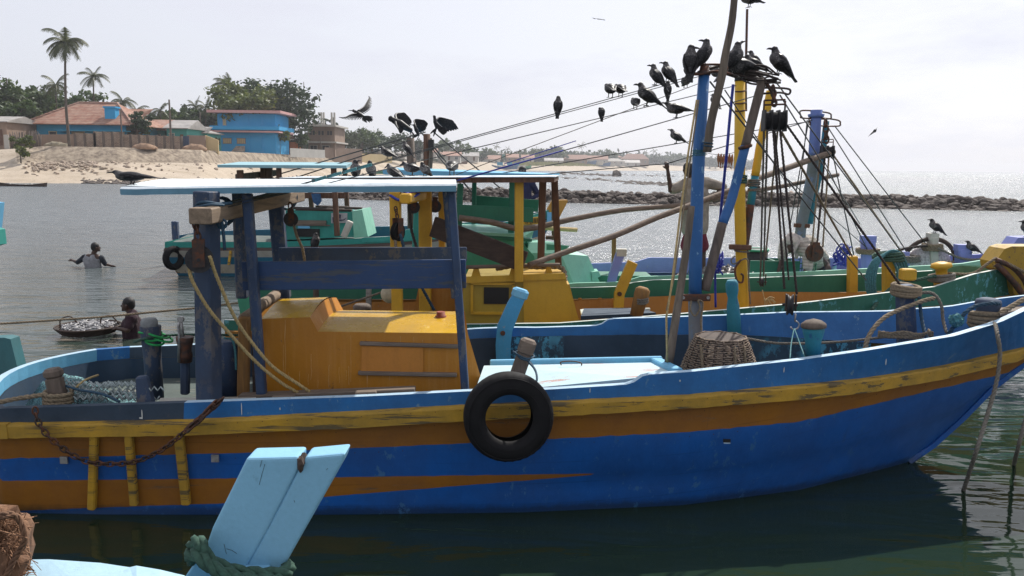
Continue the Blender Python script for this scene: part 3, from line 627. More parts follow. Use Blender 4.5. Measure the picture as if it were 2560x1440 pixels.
def upole(px, D, pytop, r, label, arms=0, pyb=None, mat='wood_z', cat_='pole'):
    b_ = GP(px, D, None, True); D = b_.y; h = 2.4 + (hor(px) - pytop) * D / F - b_.z; t = thing('utility_pole', b_, label, cat_, 'poles standing along the shore'); m_ = MB(); m_.pole(b_ - V((0, 0, .3)), b_ + V((0, 0, h)), r, r * .7, 8, seed=px); m_.build('post', M[mat], t)
    for i in range(arms): q = MB(); q.box(b_ + V((0, 0, h - .4 - .5 * i)), (1.3, .1, .1)); q.build('cross_arm', M['wood_z'], t)
    return t
upole(31, 125, 202, .14, 'grey utility pole with cross arms above the left trees', 2); upole(308, 108, 277, .12, 'bare grey pole in front of the turquoise house wall')
upole(430, 110, 254, .16, 'tallest bare pole before the teal sheds'); upole(505, 130, 285, .10, 'thin pole left of the bright blue block'); upole(764, 170, 212, .10, 'slender mast rising beside the big spreading tree')
upole(11, 190, 192, .3, 'lattice antenna mast above the far left trees', 2); upole(757, 140, 322, .1, 'short post near the kiosk'); upole(891, 190, 332, .13, 'grey pole before the green trees right of the concrete building')
upole(972, 230, 348, .14, 'lamp pole among the dark spreading trees'); upole(945, 230, 362, .12, 'shorter lamp pole left of the dark spreading trees'); upole(803, 150, 345, .1, 'thin post beside the concrete building'); upole(1505, 560, 388, .2, 'distant pole above the village beach')
for px, Dd, s in ((360, 106, .8), (375, 106.5, .6), (487, 112, .95), (350, 106, .5), (140, 106, .8), (160, 106, .6)):
    m_ = MB(); p = GP(px, Dd); v_, f_ = ICO[3]; m_.add([p + V((q.x * s * 1.8, q.y * s, max(q.z, -.2) * s * (.8 + .25 * mnoise.noise(q * 2)))) for q in v_], f_)
    m_.build('spoil_heap', plain('heap_soil', (.30, .19, .12) if px > 300 else (.26, .22, .15), .95, .4, 2, bump=.5), None, {360: 'largest pale heap of sand against the brick wall', 375: 'reddish heap of rubble against the brick wall', 487: 'brown heap of rubble right of the blue metal door', 350: 'small low heap of sand at the brick wall', 140: 'low heap of cuttings left of the palm foot', 160: 'low heap of cuttings just at the palm foot'}[px], 'heap')
# ================================================================ trees
palm(176, 104, 12.6, 'tallest coconut palm rising alone above the tiled roof', 1, 3.2, .3, 20, detail=18)
palm(243, 132, 11.2, 'smaller coconut palm right behind the tiled roof', 2, 2.6, .2, 16); palm(310, 134, 7.6, 'low palm behind the second tiled roof', 3, 2.6, .3, 15)
palm(345, 140, 6.6, 'low palm above the dark round bush', 4, 2.4, .2, 13); palm(405, 142, 6.8, 'low palm between the bush and the bare pole', 9, 2.4, .2, 13); palm(497, 154, 8.2, 'left of two thin palms near the blue block', 5, 2.1, -.2, 13); palm(518, 145, 7.6, 'right of two thin palms near the blue block', 6, 2.2, .2, 13)
palm(574, 152, 12.0, 'windswept palm beside the bright blue house', 7, 3.1, .2, 18, wind=-1.4); palm(150, 126, 9.4, 'palm half sunk in the trees behind the tiled roof', 8, 2.8, .1, 14)
tree(15, 118, 10.6, 7.5, 'green broad leaved tree at the far left edge', 'leaf', 1600, .36, 1); tree(75, 126, 10.2, 9, 'green broad leaved tree left of the tiled roof', 'leaf', 2000, .38, 2); tree(40, 112, 6.6, 7, 'bright low bushy tree behind the stick fence', 'leaf', 1300, .34, 3)
tree(128, 138, 10.2, 8, 'broad tree behind the left half of the tiled roof', 'leaf', 1800, .4, 4); tree(185, 140, 9.8, 9, 'broad tree behind the middle of the tiled roof', 'leaf', 2000, .4, 5); tree(236, 140, 7.2, 7, 'dark tree behind the right end of the tiled roof', 'leaf_dark', 1400, .4, 6)
tree(346, 113, 4.9, 4.6, 'dark dense round bush beside the teal house', 'leaf_dark', 1700, .24, 7, name='bush', cat_='bush', group='bushes on the waterfront', flat=.9); tree(380, 150, 7.6, 8, 'dark tree behind the teal house', 'leaf_dark', 1300, .4, 8); tree(450, 152, 8.6, 8, 'round tree behind the teal sheds', 'leaf', 1500, .4, 9)
tree(455, 160, 9.8, 4.5, 'feathery grey green tree above the teal sheds', 'leaf_grey', 1000, .3, 10, flat=1.2); tree(520, 155, 8.4, 7, 'dark tree filling the gap left of the blue block', 'leaf_dark', 1200, .4, 19)
tree(636, 142, 12.0, 12, 'bright green spreading tree behind the blue block', 'leaf_yel', 3000, .42, 11); tree(716, 150, 12.8, 14, 'huge dark spreading tree right of the blue block', 'leaf_dark', 4200, .44, 12); tree(662, 160, 13.8, 13, 'tall dark tree crowning the group behind the blue block', 'leaf_dark', 2200, .44, 13)
tree(700, 126, 5.2, 3.6, 'small yellow green tree at the corner of the blue block', 'leaf_yel', 600, .25, 14); tree(748, 132, 4.6, 4.0, 'small green tree behind the kiosk', 'leaf', 700, .25, 15)
tree(598, 150, 9.5, 7, 'green tree directly behind the blue block roof', 'leaf', 1300, .36, 16)
tree(188 - 128, 98, 2.2, 2.4, 'yellow green shrub on the slope at the far left', 'leaf_yel', 600, .18, 17, name='bush', cat_='bush', group='bushes on the waterfront', tz=3.0, flat=.9); tree(52, 96, 1.8, 1.8, 'low shrub lower on the slope at the far left', 'leaf_yel', 450, .16, 18, name='bush', cat_='bush', group='bushes on the waterfront', tz=2.3, flat=.9)
tree(545, 113, 1.9, 1.8, 'grey green cactus clump left of the bright blue house', 'leaf_grey', 500, .18, 20, name='bush', cat_='bush', group='bushes on the waterfront', flat=.9); tree(822, 190, 10.5, 5, 'thin feathery tree behind the concrete building', 'leaf_grey', 700, .4, 21, flat=1.2)
tree(860, 168, 6.4, 7.5, 'dark feathery bush right of the concrete building', 'leaf_grey', 1600, .34, 22, group='trees at the bend of the shore', flat=.8); tree(905, 215, 8.6, 13, 'green flat crowned tree above the sand coloured wall', 'leaf', 1500, .5, 23, group='trees at the bend of the shore', flat=.5); tree(960, 225, 8.2, 15, 'dark umbrella shaped tree above the sand coloured wall', 'leaf_dark', 1800, .5, 24, group='trees at the bend of the shore', flat=.45)
tree(1040, 235, 7.8, 8, 'dense tree behind the far mast poles', 'leaf_dark', 1300, .45, 25, group='trees at the bend of the shore'); tree(790, 200, 7.5, 8, 'thin tree above the concrete building columns', 'leaf_grey', 600, .45, 26, group='trees at the bend of the shore')
# ---- distant village
rn = random.Random(11)
def zt(px, py, D): return 2.4 + (hor(px) - py) * D / F
vill = [  # px0 px1 pytop_roof pybase D wall roof gable label
 (905, 940, 372, 392, 240, 'w_brown', 'tin', 1, 'brown shed under the dark umbrella tree'), (985, 1012, 378, 392, 260, 'w_white', 'tin', 1, 'pale shed right of the lamp pole'),
 (1052, 1090, 371, 392, 330, 'w_white', 'tile_p', 1, 'orange roofed house just right of the thick mast pole'), (1095, 1150, 379, 402, 350, 'w_white', 'tile_p', 1, 'first of the houses past the far mast'), (1118, 1150, 374, 390, 400, 'w_brown', 'tile_p', 0, 'orange hip roof rising behind a pale gable house'),
 (1155, 1195, 381, 402, 420, 'w_white', 'tin', 1, 'low white shed on the village shore'), (1196, 1250, 388, 410, 470, 'w_white', 'tile_p', 1, 'white gabled house with faded red roof'), (1228, 1262, 380, 392, 520, 'w_teal', 'tin', 0, 'turquoise house with flat roof above the village'),
 (1266, 1296, 385, 405, 500, 'w_brown', 'tile_p', 1, 'small brown gabled house beside the turquoise one'), (1300, 1335, 387, 404, 520, 'w_white', 'tile_p', 1, 'tan roofed house behind the beached boats'), (1362, 1408, 395, 410, 540, 'w_white', 'tin', 1, 'long low shed with pale roof on the grassy shore'),
 (1408, 1468, 387, 412, 580, 'w_brown', 'tile_p', 1, 'broad house with dusty pink roof'), (1462, 1520, 389, 410, 620, 'w_white', 'tile_p', 1, 'house with orange roof next to the broad pink roof'), (1512, 1562, 396, 412, 640, 'w_white', 'w_white', 0, 'long white walled house on the shore'), (1528, 1556, 388, 400, 720, 'w_brown', 'tile_p', 0, 'little hip roofed house above the white one'),
 (1556, 1622, 385, 413, 700, 'w_brown', 'tile_p', 0, 'largest pink roofed house near the end of the village'), (1560, 1600, 400, 415, 660, 'w_white', 'tin', 1, 'white porch house in front of the largest pink roof'), (1628, 1650, 404, 414, 800, 'w_white', 'tin', 1, 'last small white shed before the palms')]
for px0, px1, pt, pb, D, wl, rf, g, lb in vill:
    zb = zt(px0, pb, D); H = zt(px0, pt, D) - zb; house(px0, px1, D, 9, H * .55, H * .45, wl, rf, lb, max(2, int((px1 - px0) / 16)), bool(g), z=zb)
PM = None
def cp(th, px, D, py_top, label, group, sc):
    sc *= .95 if group == g_p else .85
    """copy a tree with its parts to another spot"""
    r = th.copy(); COL.objects.link(r); b_ = GP(px, D); r.location = b_; r.scale = (sc,) * 3; r.rotation_euler.z = rn.random() * 6
    r['label'] = label; r['group'] = group
    for c_ in th.children: q = c_.copy(); COL.objects.link(q); q.parent = r
    return r
g_p = 'palms of the distant village'; pr = palm(1150, 330, 7.5, 'windswept palm beside the round tree past the far mast', 40, 2.6, .5, 12, detail=8, group=g_p)
pl = [(1120, 360, 'leaning palm left of the round village tree', .8), (1243, 520, 'tall palm left of the turquoise village house', 1.3), (1268, 520, 'palm directly above the turquoise village house', 1.1), (1300, 540, 'bushy palm above the brown gabled house', .9), (1342, 560, 'palm left of the dark round village tree', 1.15), (1455, 640, 'tallest lone palm over the broad pink roof', 1.75), (1470, 640, 'palm just right of the tallest lone palm', .9), (1482, 650, 'short palm above the orange roof', .9),
      (1544, 700, 'palm above the little hip roof', 1.1), (1569, 720, 'palm at the left end of the largest pink roof', 1.1), (1603, 760, 'palm at the right end of the largest pink roof', 1.2), (1614, 760, 'tall bent palm right of the largest pink roof', 1.55), (1633, 780, 'tall thin palm leaning right near the village end', 1.85), (1645, 800, 'thick palm cluster member by the last shed', 1.25), (1660, 820, 'palm behind the sandy spit', 1.1), (1680, 840, 'palm near the raised fist of the standing man', 1.3), (1692, 850, 'last palm left of the blue mast', 1.2), (1700, 850, 'palm touching the blue mast', 1.1)]
for i, (px, D, lb, s) in enumerate(pl): cp(pr, px, D, 0, lb, g_p, s)
g_t = 'round trees of the distant village'; t0 = tree(1075, 300, 7.5, 12, 'round dark tree right of the tall dark mast', 'leaf_dark', 700, .75, 50, group=g_t); t1 = tree(1136, 360, 10, 16, 'large round tree between two leaning palms', 'leaf', 800, .8, 51, group=g_t)
tl = [(1175, 440, 1, .8, 'tree above the low white shed'), (1205, 470, 0, .8, 'tree left of the white gabled house'), (1225, 500, 1, .9, 'tree behind the white gabled house'), (1285, 520, 0, .9, 'tree under the bushy palm'), (1318, 540, 1, .95, 'tree above the tan roof'), (1375, 560, 0, 1.5, 'large dark domed tree above the long low shed'), (1395, 580, 1, 1.2, 'green tree right of the large dark dome'), (1350, 560, 1, .9, 'small tree left of the large dark dome'), (1420, 640, 0, .9, 'low tree behind the broad pink roof'), (1505, 690, 1, 1.2, 'rounded tree above the orange roofed house'), (1525, 700, 1, 1.0, 'tree beside the rounded one'),
      (1585, 740, 0, .8, 'tree behind the largest pink roof'), (1640, 800, 0, 1.3, 'dark tree by the last white shed'), (1662, 820, 0, 1.2, 'second dark tree past the last shed'), (1685, 840, 1, 1.3, 'tree behind the palm group near the mast'), (1715, 860, 0, 1.3, 'tree hidden partly by the blue mast'), (1775, 900, 0, 1.9, 'highest hazy tree right of the blue mast'), (1790, 920, 0, 1.3, 'hazy tree below the highest one'), (1815, 950, 0, 1.1, 'hazy tree behind the drying fish'), (1840, 960, 0, 1.1, 'hazy tree left of the yellow mast'), (1868, 990, 0, .9, 'last hazy tree at the tip of the headland')]
for px, D, k, s, lb in tl: cp((t0, t1)[k], px, D, 0, lb, g_t, s)
sg = MB()
for i in range(900):
    px = rn.uniform(1280, 1520); d = terr(px); D = d[1] + rn.uniform(-6, 30); p = GP(px, D); s = rn.uniform(.6, 1.6); sg.add([p + V((-s, 0, 0)), p + V((s, 0, 0)), p + V((rn.uniform(-.5, .5), 0, s * .8))], [(0, 1, 2)])
sg.build('shore_grass', leafm('dry_grass', (.16, .17, .05), (.28, .26, .10)), None, 'yellowish grass fringe along the village beach', 'grass', kind='stuff')
def crown_s(mb, c, s):
    for k in range(9): d = V((rn.gauss(0, .6), rn.gauss(0, .6), rn.gauss(0, .5))) * s; a = V((rn.gauss(0, 1), rn.gauss(0, 1), rn.gauss(0, 1))).normalized() * s * .5; b_ = a.orthogonal().normalized() * s * .35; mb.add([c + d - a, c + d + b_, c + d + a, c + d - b_], [(0, 1, 2, 3)])
sg = MB()
for i in range(2600):
    px = rn.uniform(840, 1900) if i % 3 else rn.uniform(330, 840); d = terr(px); D = d[3] + rn.uniform(20, 90); p = GP(px, D); s = D * .0052 * rn.uniform(.5, 1.3) * (1.5 if px < 840 else 1); crown_s(sg, p + V((0, 0, s * .6)), s)
sg.build('scrub_belt', M['leaf_dark'], None, 'low dark scrub filling the gaps behind the distant village', 'scrub', kind='stuff')
# beached boats
def skiff(px, D, L_, mat, label, rz=0, wh=0):
    b_ = GP(px, D); t = thing('beached_boat', b_, label, 'boat', 'boats drawn up on the distant beach'); m_ = MB(); rows = []
    for i in range(11):
        u = i / 10 * 2 - 1; wv = L_ * .13 * (1 - abs(u) ** 2.4) + .02; zt_ = L_ * (.10 + .07 * u * u); rows.append((u * L_ / 2, wv, zt_))
    vv = []; 
    for x, y, z in rows: vv += [b_ + V((x, -y, z)), b_ + V((x * .93, -y * .5, 0)), b_ + V((x * .93, y * .5, 0)), b_ + V((x, y, z))]
    m_.add(vv, [(4 * i + j, 4 * i + 4 + j, 4 * i + 5 + j, 4 * i + 1 + j) for i in range(10) for j in range(3)]); m_.build('hull', M[mat], t)
    q = MB(); q.poly([b_ + V((x, -y * .9, z - .12)) for x, y, z in rows[1:-1]] + [b_ + V((x, y * .9, z - .12)) for x, y, z in rows[-2:0:-1]]); q.build('deck', M['wood'], t)
    if wh: q = MB(); q.box(b_ + V((-L_ * .18, 0, L_ * .2)), (L_ * .22, L_ * .14, L_ * .13)); q.build('cabin', M['w_blue'], t); q = MB(); q.tube([b_ + V((0, 0, 0)), b_ + V((0, 0, L_ * .5))], L_ * .006, 5); q.build('mast', M['wood_z'], t)
    return t
skiff(938, 190, 6, 'mid_green', 'pale green skiff drawn up on the sand near the crows'); skiff(1100, 345, 9, 'white', 'small white boat on the village beach beyond the crows'); skiff(1145, 380, 9, 'wood_brown', 'brown open boat on the village beach')
skiff(1262, 440, 14, 'lav_low', 'grey blue trawler with cabin moored off the village', 0, 1); skiff(1302, 455, 12, 'mid_green', 'dull green boat with a mast next to the grey trawler', 0, 1); skiff(1285, 450, 13, 'w_white', 'grey boat between the trawler and the dull green boat', 0, 1)
for i, px in enumerate((1462, 1480, 1498, 1510)): skiff(px, 590 + 4 * i, 17, 'white' if i % 2 else 'lav_low', ('leftmost', 'second', 'third', 'rightmost')[i] + ' of the four pale boats lying before the orange roofed houses')
skiff(1690, 850, 24, 'white', 'pale boat on the sandy spit behind the raised fist')
# canoe floating at far left
b_ = PZ(56, 466, 0); t = thing('canoe', b_, 'dark low dugout canoe lying on the water at the far left', 'canoe'); m_ = MB(); vv = []
for i in range(13): u = i / 6 - 1; wv = .28 * (1 - abs(u) ** 3) + .02; zt_ = .16 + .22 * u * u; vv += [b_ + V((u * 2.3, -wv, zt_)), b_ + V((u * 2.2, 0, -.12)), b_ + V((u * 2.3, wv, zt_))]
m_.add(vv, [(3 * i + j, 3 * i + 3 + j, 3 * i + 4 + j, 3 * i + 1 + j) for i in range(12) for j in range(2)]); m_.build('hull', M['wood_dark'], t)
for x, s in ((-1.1, .10), (.9, .16), (.3, .08)): q = MB(); rock(q, b_ + V((x, 0, .18)), s, x, 1); q.build('bundle', M['w_white'], t)
# ================================================================ nearest boat (blue and ochre)
GY = [(-60, 5.22), (800, 5.25), (1280, 5.30), (1700, 5.42), (2000, 5.6), (2162, 5.72), (2400, 6.02), (2560, 6.28), (2660, 6.52)]
def rowpts(tab, off, n=120, yf=None, endy=None, jit=0.0, seed=0, pull=.35):
    x0, x1 = tab[0][0], tab[-1][0]; o = []
    for i in range(n + 1):
        px = x0 + (x1 - x0) * i / n; py = itp(tab, px) + jit * mnoise.noise((px * .03, seed, 0)) + jit * .6 * mnoise.noise((px * .13, seed, 3))
        Y = itp(GY, px) + off
        if endy is not None and px > x1 - 820: q = (px - x1 + 820) / 820; Y = Y + (endy - Y) * q ** 2.8
        o.append(P(px, py, Y))
    return o
rg = [(-10, 1022), (342, 1011), (604, 1002), (900, 992), (1174, 978), (1368, 974), (1578, 961), (1612, 937), (1722, 930), (2000, 900), (2162, 877), (2387, 840), (2500, 806), (2560, 778), (2650, 735)]
r1 = [(-10, 1058), (483, 1048), (900, 1027), (1100, 1015), (1380, 1002), (1722, 986), (2000, 961), (2162, 945), (2350, 915), (2560, 868), (2640, 846)]
r2 = [(-10, 1087), (458, 1080), (900, 1061), (1100, 1048), (1384, 1033), (1722, 1013), (2000, 992), (2162, 975), (2350, 942), (2560, 892), (2632, 872)]
r3 = [(-8, 1147), (617, 1132), (1100, 1111), (1384, 1097), (1722, 1080), (2000, 1054), (2350, 971), (2519, 932), (2580, 893)]
r4 = [(6, 1202), (583, 1196), (833, 1193), (1485, 1184), (1800, 1168), (2100, 1110), (2400, 1018), (2505, 948)]
r5 = [(12, 1279), (246, 1269), (542, 1259), (812, 1242), (1485, 1187), (1800, 1172), (2100, 1118), (2390, 1024), (2485, 963)]
r6 = [(16, 1282), (246, 1279), (812, 1266), (1300, 1238), (1700, 1216), (1992, 1182), (2187, 1132), (2330, 1082), (2403, 1046)]
rw = [(20, 1284), (240, 1290), (800, 1290), (1300, 1284), (1700, 1266), (1992, 1229), (2187, 1180), (2275, 1156)]
CY = 6.56
A0 = V((0, 6.4, 0)); boatA = thing('fishing_boat', A0, 'nearest blue and ochre wooden fishing boat with a big black tyre on its side', 'fishing boat', 'fishing boats moored side by side')
NS = 130
RG = rowpts(rg, 0, NS); RG2 = rowpts(rg, .045, NS)
R1 = rowpts(r1, .0, NS, endy=CY, jit=1.5, seed=1); R2 = rowpts(r2, .02, NS, endy=CY, jit=2, seed=2)
R3 = rowpts(r3, .05, NS, endy=CY, jit=3, seed=3, pull=.25); R4 = rowpts(r4, .075, NS, endy=CY, jit=1.5, seed=4, pull=.25); R5 = rowpts(r5, .10, NS, endy=CY, jit=1.5, seed=5, pull=.25)
R6 = rowpts(r6, .11, NS, endy=CY, pull=.25)
RW = []
for i in range(NS + 1):
    px = 20 + (2275 - 20) * i / NS; RW.append(PZ(px, itp(rw, px), -.01))
RU = [p + V((-.1 * (i / NS), .25, -.45)) for i, p in enumerate(RW)]
def far(p, X=None): 
    """mirror a near side point about the centre line of the hull"""
    cy = itp([(-4, 6.15), (-2.7, 6.2), (0, 6.40), (2, 6.5), (3.4, 6.56), (4.6, 6.56)], p.x); return V((p.x, 2 * cy - p.y, p.z))
hb = MB()
rows = [R1, R2, R3, R4, R5, R6, RW, RU]; nrw = len(rows)
def sternloop(row):
    """points that carry a row round the transom from the near corner to the far one"""
    a = row[0]; b_ = far(a); o = []
    for k in range(1, 14):
        t = k / 14; y = a.y + (b_.y - a.y) * t; o.append(V((a.x - .42 * (math.sin(math.pi * min(1, t * 1.0)) ** .8) - .12 * t, y, a.z + .02 * math.sin(math.pi * t))))
    return o
full = []
for rr_ in rows: full.append([p for p in reversed(rr_)] + sternloop(rr_) + [far(p) for p in rr_])
nf = len(full[0])
for rr_ in full: hb.v += rr_
for j in range(nrw - 1):
    for i in range(nf - 1):
        mi = {0: 1, 1: 1, 2: 0, 3: 2, 4: 0, 5: 0, 6: 0}[j]
        pxm = 1280 + 0
        if j == 3:
            k = NS - i if i <= NS else 0
            px = 6 + (2470 - 6) * k / NS
            if i > NS + 14 or px > 1480: mi = 0
        hb.f.append([j * nf + i, j * nf + i + 1, (j + 1) * nf + i + 1, (j + 1) * nf + i]); hb.mi.append(mi); hb.sm.append(True)
hb.build('hull', [M['blue'], M['band'], M['band']], boatA)
# bulwark strake (outer, top and inner faces), carried right round the stern
def loopfull(a): return [p for p in reversed(a)] + sternloop(a) + [far(p) for p in a]
LG = loopfull(RG); L1 = loopfull(R1)
def inward(loop, d):
    o = []
    for i, p in enumerate(loop):
        t = loop[min(i + 1, len(loop) - 1)] - loop[max(i - 1, 0)]; t.z = 0; t.normalize(); nn = V((t.y, -t.x, 0))
        c = V((min(max(p.x, -3.0), 3.9), itp([(-4, 6.15), (0, 6.4), (4.6, 6.53)], p.x), p.z)); 
        if nn.dot(c - p) < 0: nn = -nn
        o.append(p + nn * d)
    return o
LGi = inward(LG, .055); L1i = inward(L1, .06)
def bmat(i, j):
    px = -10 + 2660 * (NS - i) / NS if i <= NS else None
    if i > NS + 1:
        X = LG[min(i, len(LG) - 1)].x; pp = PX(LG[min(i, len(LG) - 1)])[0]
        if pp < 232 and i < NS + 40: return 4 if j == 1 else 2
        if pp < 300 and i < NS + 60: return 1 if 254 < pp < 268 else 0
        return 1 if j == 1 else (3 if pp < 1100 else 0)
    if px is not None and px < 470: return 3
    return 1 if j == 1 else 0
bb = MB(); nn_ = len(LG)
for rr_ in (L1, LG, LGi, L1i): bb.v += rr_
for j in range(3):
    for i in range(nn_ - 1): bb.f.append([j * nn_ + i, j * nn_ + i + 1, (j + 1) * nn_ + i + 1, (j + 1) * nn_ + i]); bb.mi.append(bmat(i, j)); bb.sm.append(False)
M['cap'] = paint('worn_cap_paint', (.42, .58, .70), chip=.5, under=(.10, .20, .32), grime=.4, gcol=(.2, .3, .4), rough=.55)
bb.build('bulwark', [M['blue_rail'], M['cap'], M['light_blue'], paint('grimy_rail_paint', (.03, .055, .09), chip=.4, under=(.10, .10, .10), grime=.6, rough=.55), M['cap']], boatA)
# rub rail
rr = MB(); mid = [a.lerp(b_, .5) for a, b_ in zip(R1, R2)]
hgt = [(a.z - b_.z) / 2 + .004 for a, b_ in zip(R1, R2)]
for seg in ((0, 50), (50, NS)):
    ii = list(range(seg[0], seg[1] + 1)); vv = []
    for i in ii:
        p = mid[i]; h_ = hgt[i]; o_ = .055 if i < NS - 4 else .03
        w2 = .004 * mnoise.noise((i * .7, 3, 3))
        vv += [p + V((0, .02, h_)), p + V((0, -o_ + w2, h_ - .006)), p + V((0, -o_ - .004 + w2, h_ - .02)), p + V((0, -o_ + w2, -h_)), p + V((0, .02, -h_))]
    k = len(ii); rr.add(vv, [(5 * i + j, 5 * i + 5 + j, 5 * i + 6 + j, 5 * i + 1 + j) for i in range(k - 1) for j in range(4)] + [(0, 1, 2, 3, 4), tuple(5 * (k - 1) + j for j in (4, 3, 2, 1, 0))])
rr.build('rub_rail', M['rub'], boatA)
rr = MB(); LS = loopfull(mid)[NS - 2:]; 
rr.sweep(inward(LS, -.03), [(-.03, -.05), (.03, -.05), (.03, .05), (-.03, .05)]); rr.build('rub_rail', M['rub'], boatA, 'far side and stern rub rail')
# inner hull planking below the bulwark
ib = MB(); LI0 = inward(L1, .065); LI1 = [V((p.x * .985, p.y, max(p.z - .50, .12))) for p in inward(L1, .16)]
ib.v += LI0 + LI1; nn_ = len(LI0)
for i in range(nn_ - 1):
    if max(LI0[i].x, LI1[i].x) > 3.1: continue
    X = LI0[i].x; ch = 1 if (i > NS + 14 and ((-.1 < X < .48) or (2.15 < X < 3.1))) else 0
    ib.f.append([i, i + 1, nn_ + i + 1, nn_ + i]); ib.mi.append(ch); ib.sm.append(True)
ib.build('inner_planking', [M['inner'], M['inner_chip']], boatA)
# deck
dk = MB(); zd = [(-4, .50), (-1, .52), (0, .50), (2, .56), (4, .66)]
nl = [inward(RG, .1)[i] for i in range(0, NS + 1, 3)]
for i in range(len(nl) - 1):
    a, b_ = [V((p.x, min(6.45, p.y + max(0, p.x - .9) * .3), p.z)) for p in (nl[i], nl[i + 1])]
    if min(a.x, b_.x) > 2.9: continue
    fa, fb = far(a), far(b_); za, zb_ = itp(zd, a.x), itp(zd, b_.x)
    dk.add([V((a.x, a.y, za)), V((b_.x, b_.y, zb_)), V((fb.x, fb.y, zb_)), V((fa.x, fa.y, za))], [(0, 1, 2, 3)])
sl = [inward(LG, .1)[i] for i in range(NS, NS + 16)]; dk.add([V((p.x, p.y, .5)) for p in sl], [tuple(range(len(sl)))])
M['deck'] = paint('worn_deck_paint', (.10, .13, .12), chip=.7, under=(.30, .27, .22), grime=.7, gcol=(.08, .09, .08), rough=.7, ax=(.2, 1, 1))
dk.build('deck', M['deck'], boatA)
# side deck by the gantry
m_ = MB(); m_.hexa([P(400, 1008, 5.42), P(640, 1004, 5.42), P(640, 996, 5.75), P(400, 1000, 5.75), P(400, 1003, 5.42), P(640, 999, 5.42), P(640, 991, 5.75), P(400, 995, 5.75)]); m_.build('side_deck', M['white'], boatA)
# vertical yellow fender strips
for (xt, yt, xb_, yb_, w_) in ((236, 1086, 230, 1272, 20), (322, 1086, 336, 1262, 20), (447, 1084, 466, 1260, 23)):
    m_ = MB(); a = P(xt, yt, 5.225); b_ = P(xb_, yb_, 5.30); m_.beam(a, b_, w_ / 390, .05, up=(0, -1, 0)); m_.build('fender_strip', M['rub'], boatA)
for x, y in ((160, 1150), (538, 1146)): m_ = MB(); m_.box(P(x, y, 5.262), (.05, .012, .05)); m_.build('hull_plate', M['steel'], boatA)
m_ = MB(); m_.box(P(1817, 1102, 5.478), (.05, .012, .022)); m_.build('drain_hole', M['black'], boatA)
m_ = MB(); m_.box(P(1817, 1107, 5.476), (.045, .02, .006)); m_.build('drain_lip', M['cap'], boatA)
# small marks seen on the planking
for tx, x, y, s, r_, mt, Y in (('IS.', 1080, 1180, .05, 0, 'black', 5.315), ('D', 2260, 915, .035, .2, 'black', 5.78),):
    pass

m_ = MB(); rn = random.Random(31)
for row, st_ in ((R2, 0.010), (R3, .006), (R1, -.006)):
    for k in range(6, NS - 10, 3):
        p = row[k]; m_.add([p + V((q[0], -.062 if row is R1 else (-.012 if row is R3 else -.048), (-.03 if row is not R1 else -.022) + q[1])) for q in ((-.004, 0), (0, -.004), (.004, 0), (0, .004))], [(0, 1, 2, 3)])
m_.build('nail_heads', M['rust'], boatA)
dr = MB()
def splat(p, w_, h_, ax=V((0, -1, 0))):
    k = 9; dr.add([p + V((math.cos(i * 6.283 / k) * w_ * (1 + .4 * mnoise.noise((i, p.x * 9, 0))), 0, math.sin(i * 6.283 / k) * h_ * (1 + .3 * mnoise.noise((i, 4, p.x * 7))))) for i in range(k)], [tuple(range(k))])
for (x, y, w_, h_) in ((355, 1036, .004, .035), (604, 1022, .003, .045), (352, 1045, .012, .006), (1475, 976, .003, .018), (1960, 925, .003, .02), (2215, 905, .003, .025), (700, 1022, .004, .01), (1700, 952, .004, .008)): splat(P(x, y, itp(GY, x) - .004), w_, h_)
dr.build('bird_droppings', plain('dried_droppings', (.62, .62, .58), .9, .1), boatA)
# ---- engine cabin
YN, YF = 6.0, 6.92
def Q(px, py, Y): return P(px, py, Y)
nb_ = [Q(658, 1000, YN), Q(1166, 990, YN), Q(1144, 833, YN), Q(795, 829, YN), Q(775, 793, YN), Q(653, 797, YN)]
dy = V((0, YF - YN, 0))
cb = MB(); n_ = 6
fb_ = [p + dy for p in nb_]
up_ = V((0, 0, .045))
cb.add(nb_, [tuple(range(6))]); cb.add(fb_, [tuple(range(5, -1, -1))])
def strip(mb, a, b_, a2, b2, crown, mi=0, n=8):
    vv = []
    for i in range(n + 1):
        t = i / n; c = V((0, 0, crown * math.sin(math.pi * t))); vv += [a.lerp(a2, t) + c, b_.lerp(b2, t) + c]
    mb.add(vv, [(2 * i, 2 * i + 1, 2 * i + 3, 2 * i + 2) for i in range(n)], mi, True)
rt = Q(1205, 965, YN)
cb2 = MB(); strip(cb2, nb_[3], nb_[2], fb_[3], fb_[2], .05); strip(cb2, nb_[5], nb_[4], fb_[5], fb_[4], .06)
cb.add([nb_[0], nb_[5], fb_[5], fb_[0]], [(0, 1, 2, 3)]); strip(cb, nb_[4], nb_[3], fb_[4], fb_[3], .05)
cabinA = cb.build('cabin', M['cabin'], boatA)
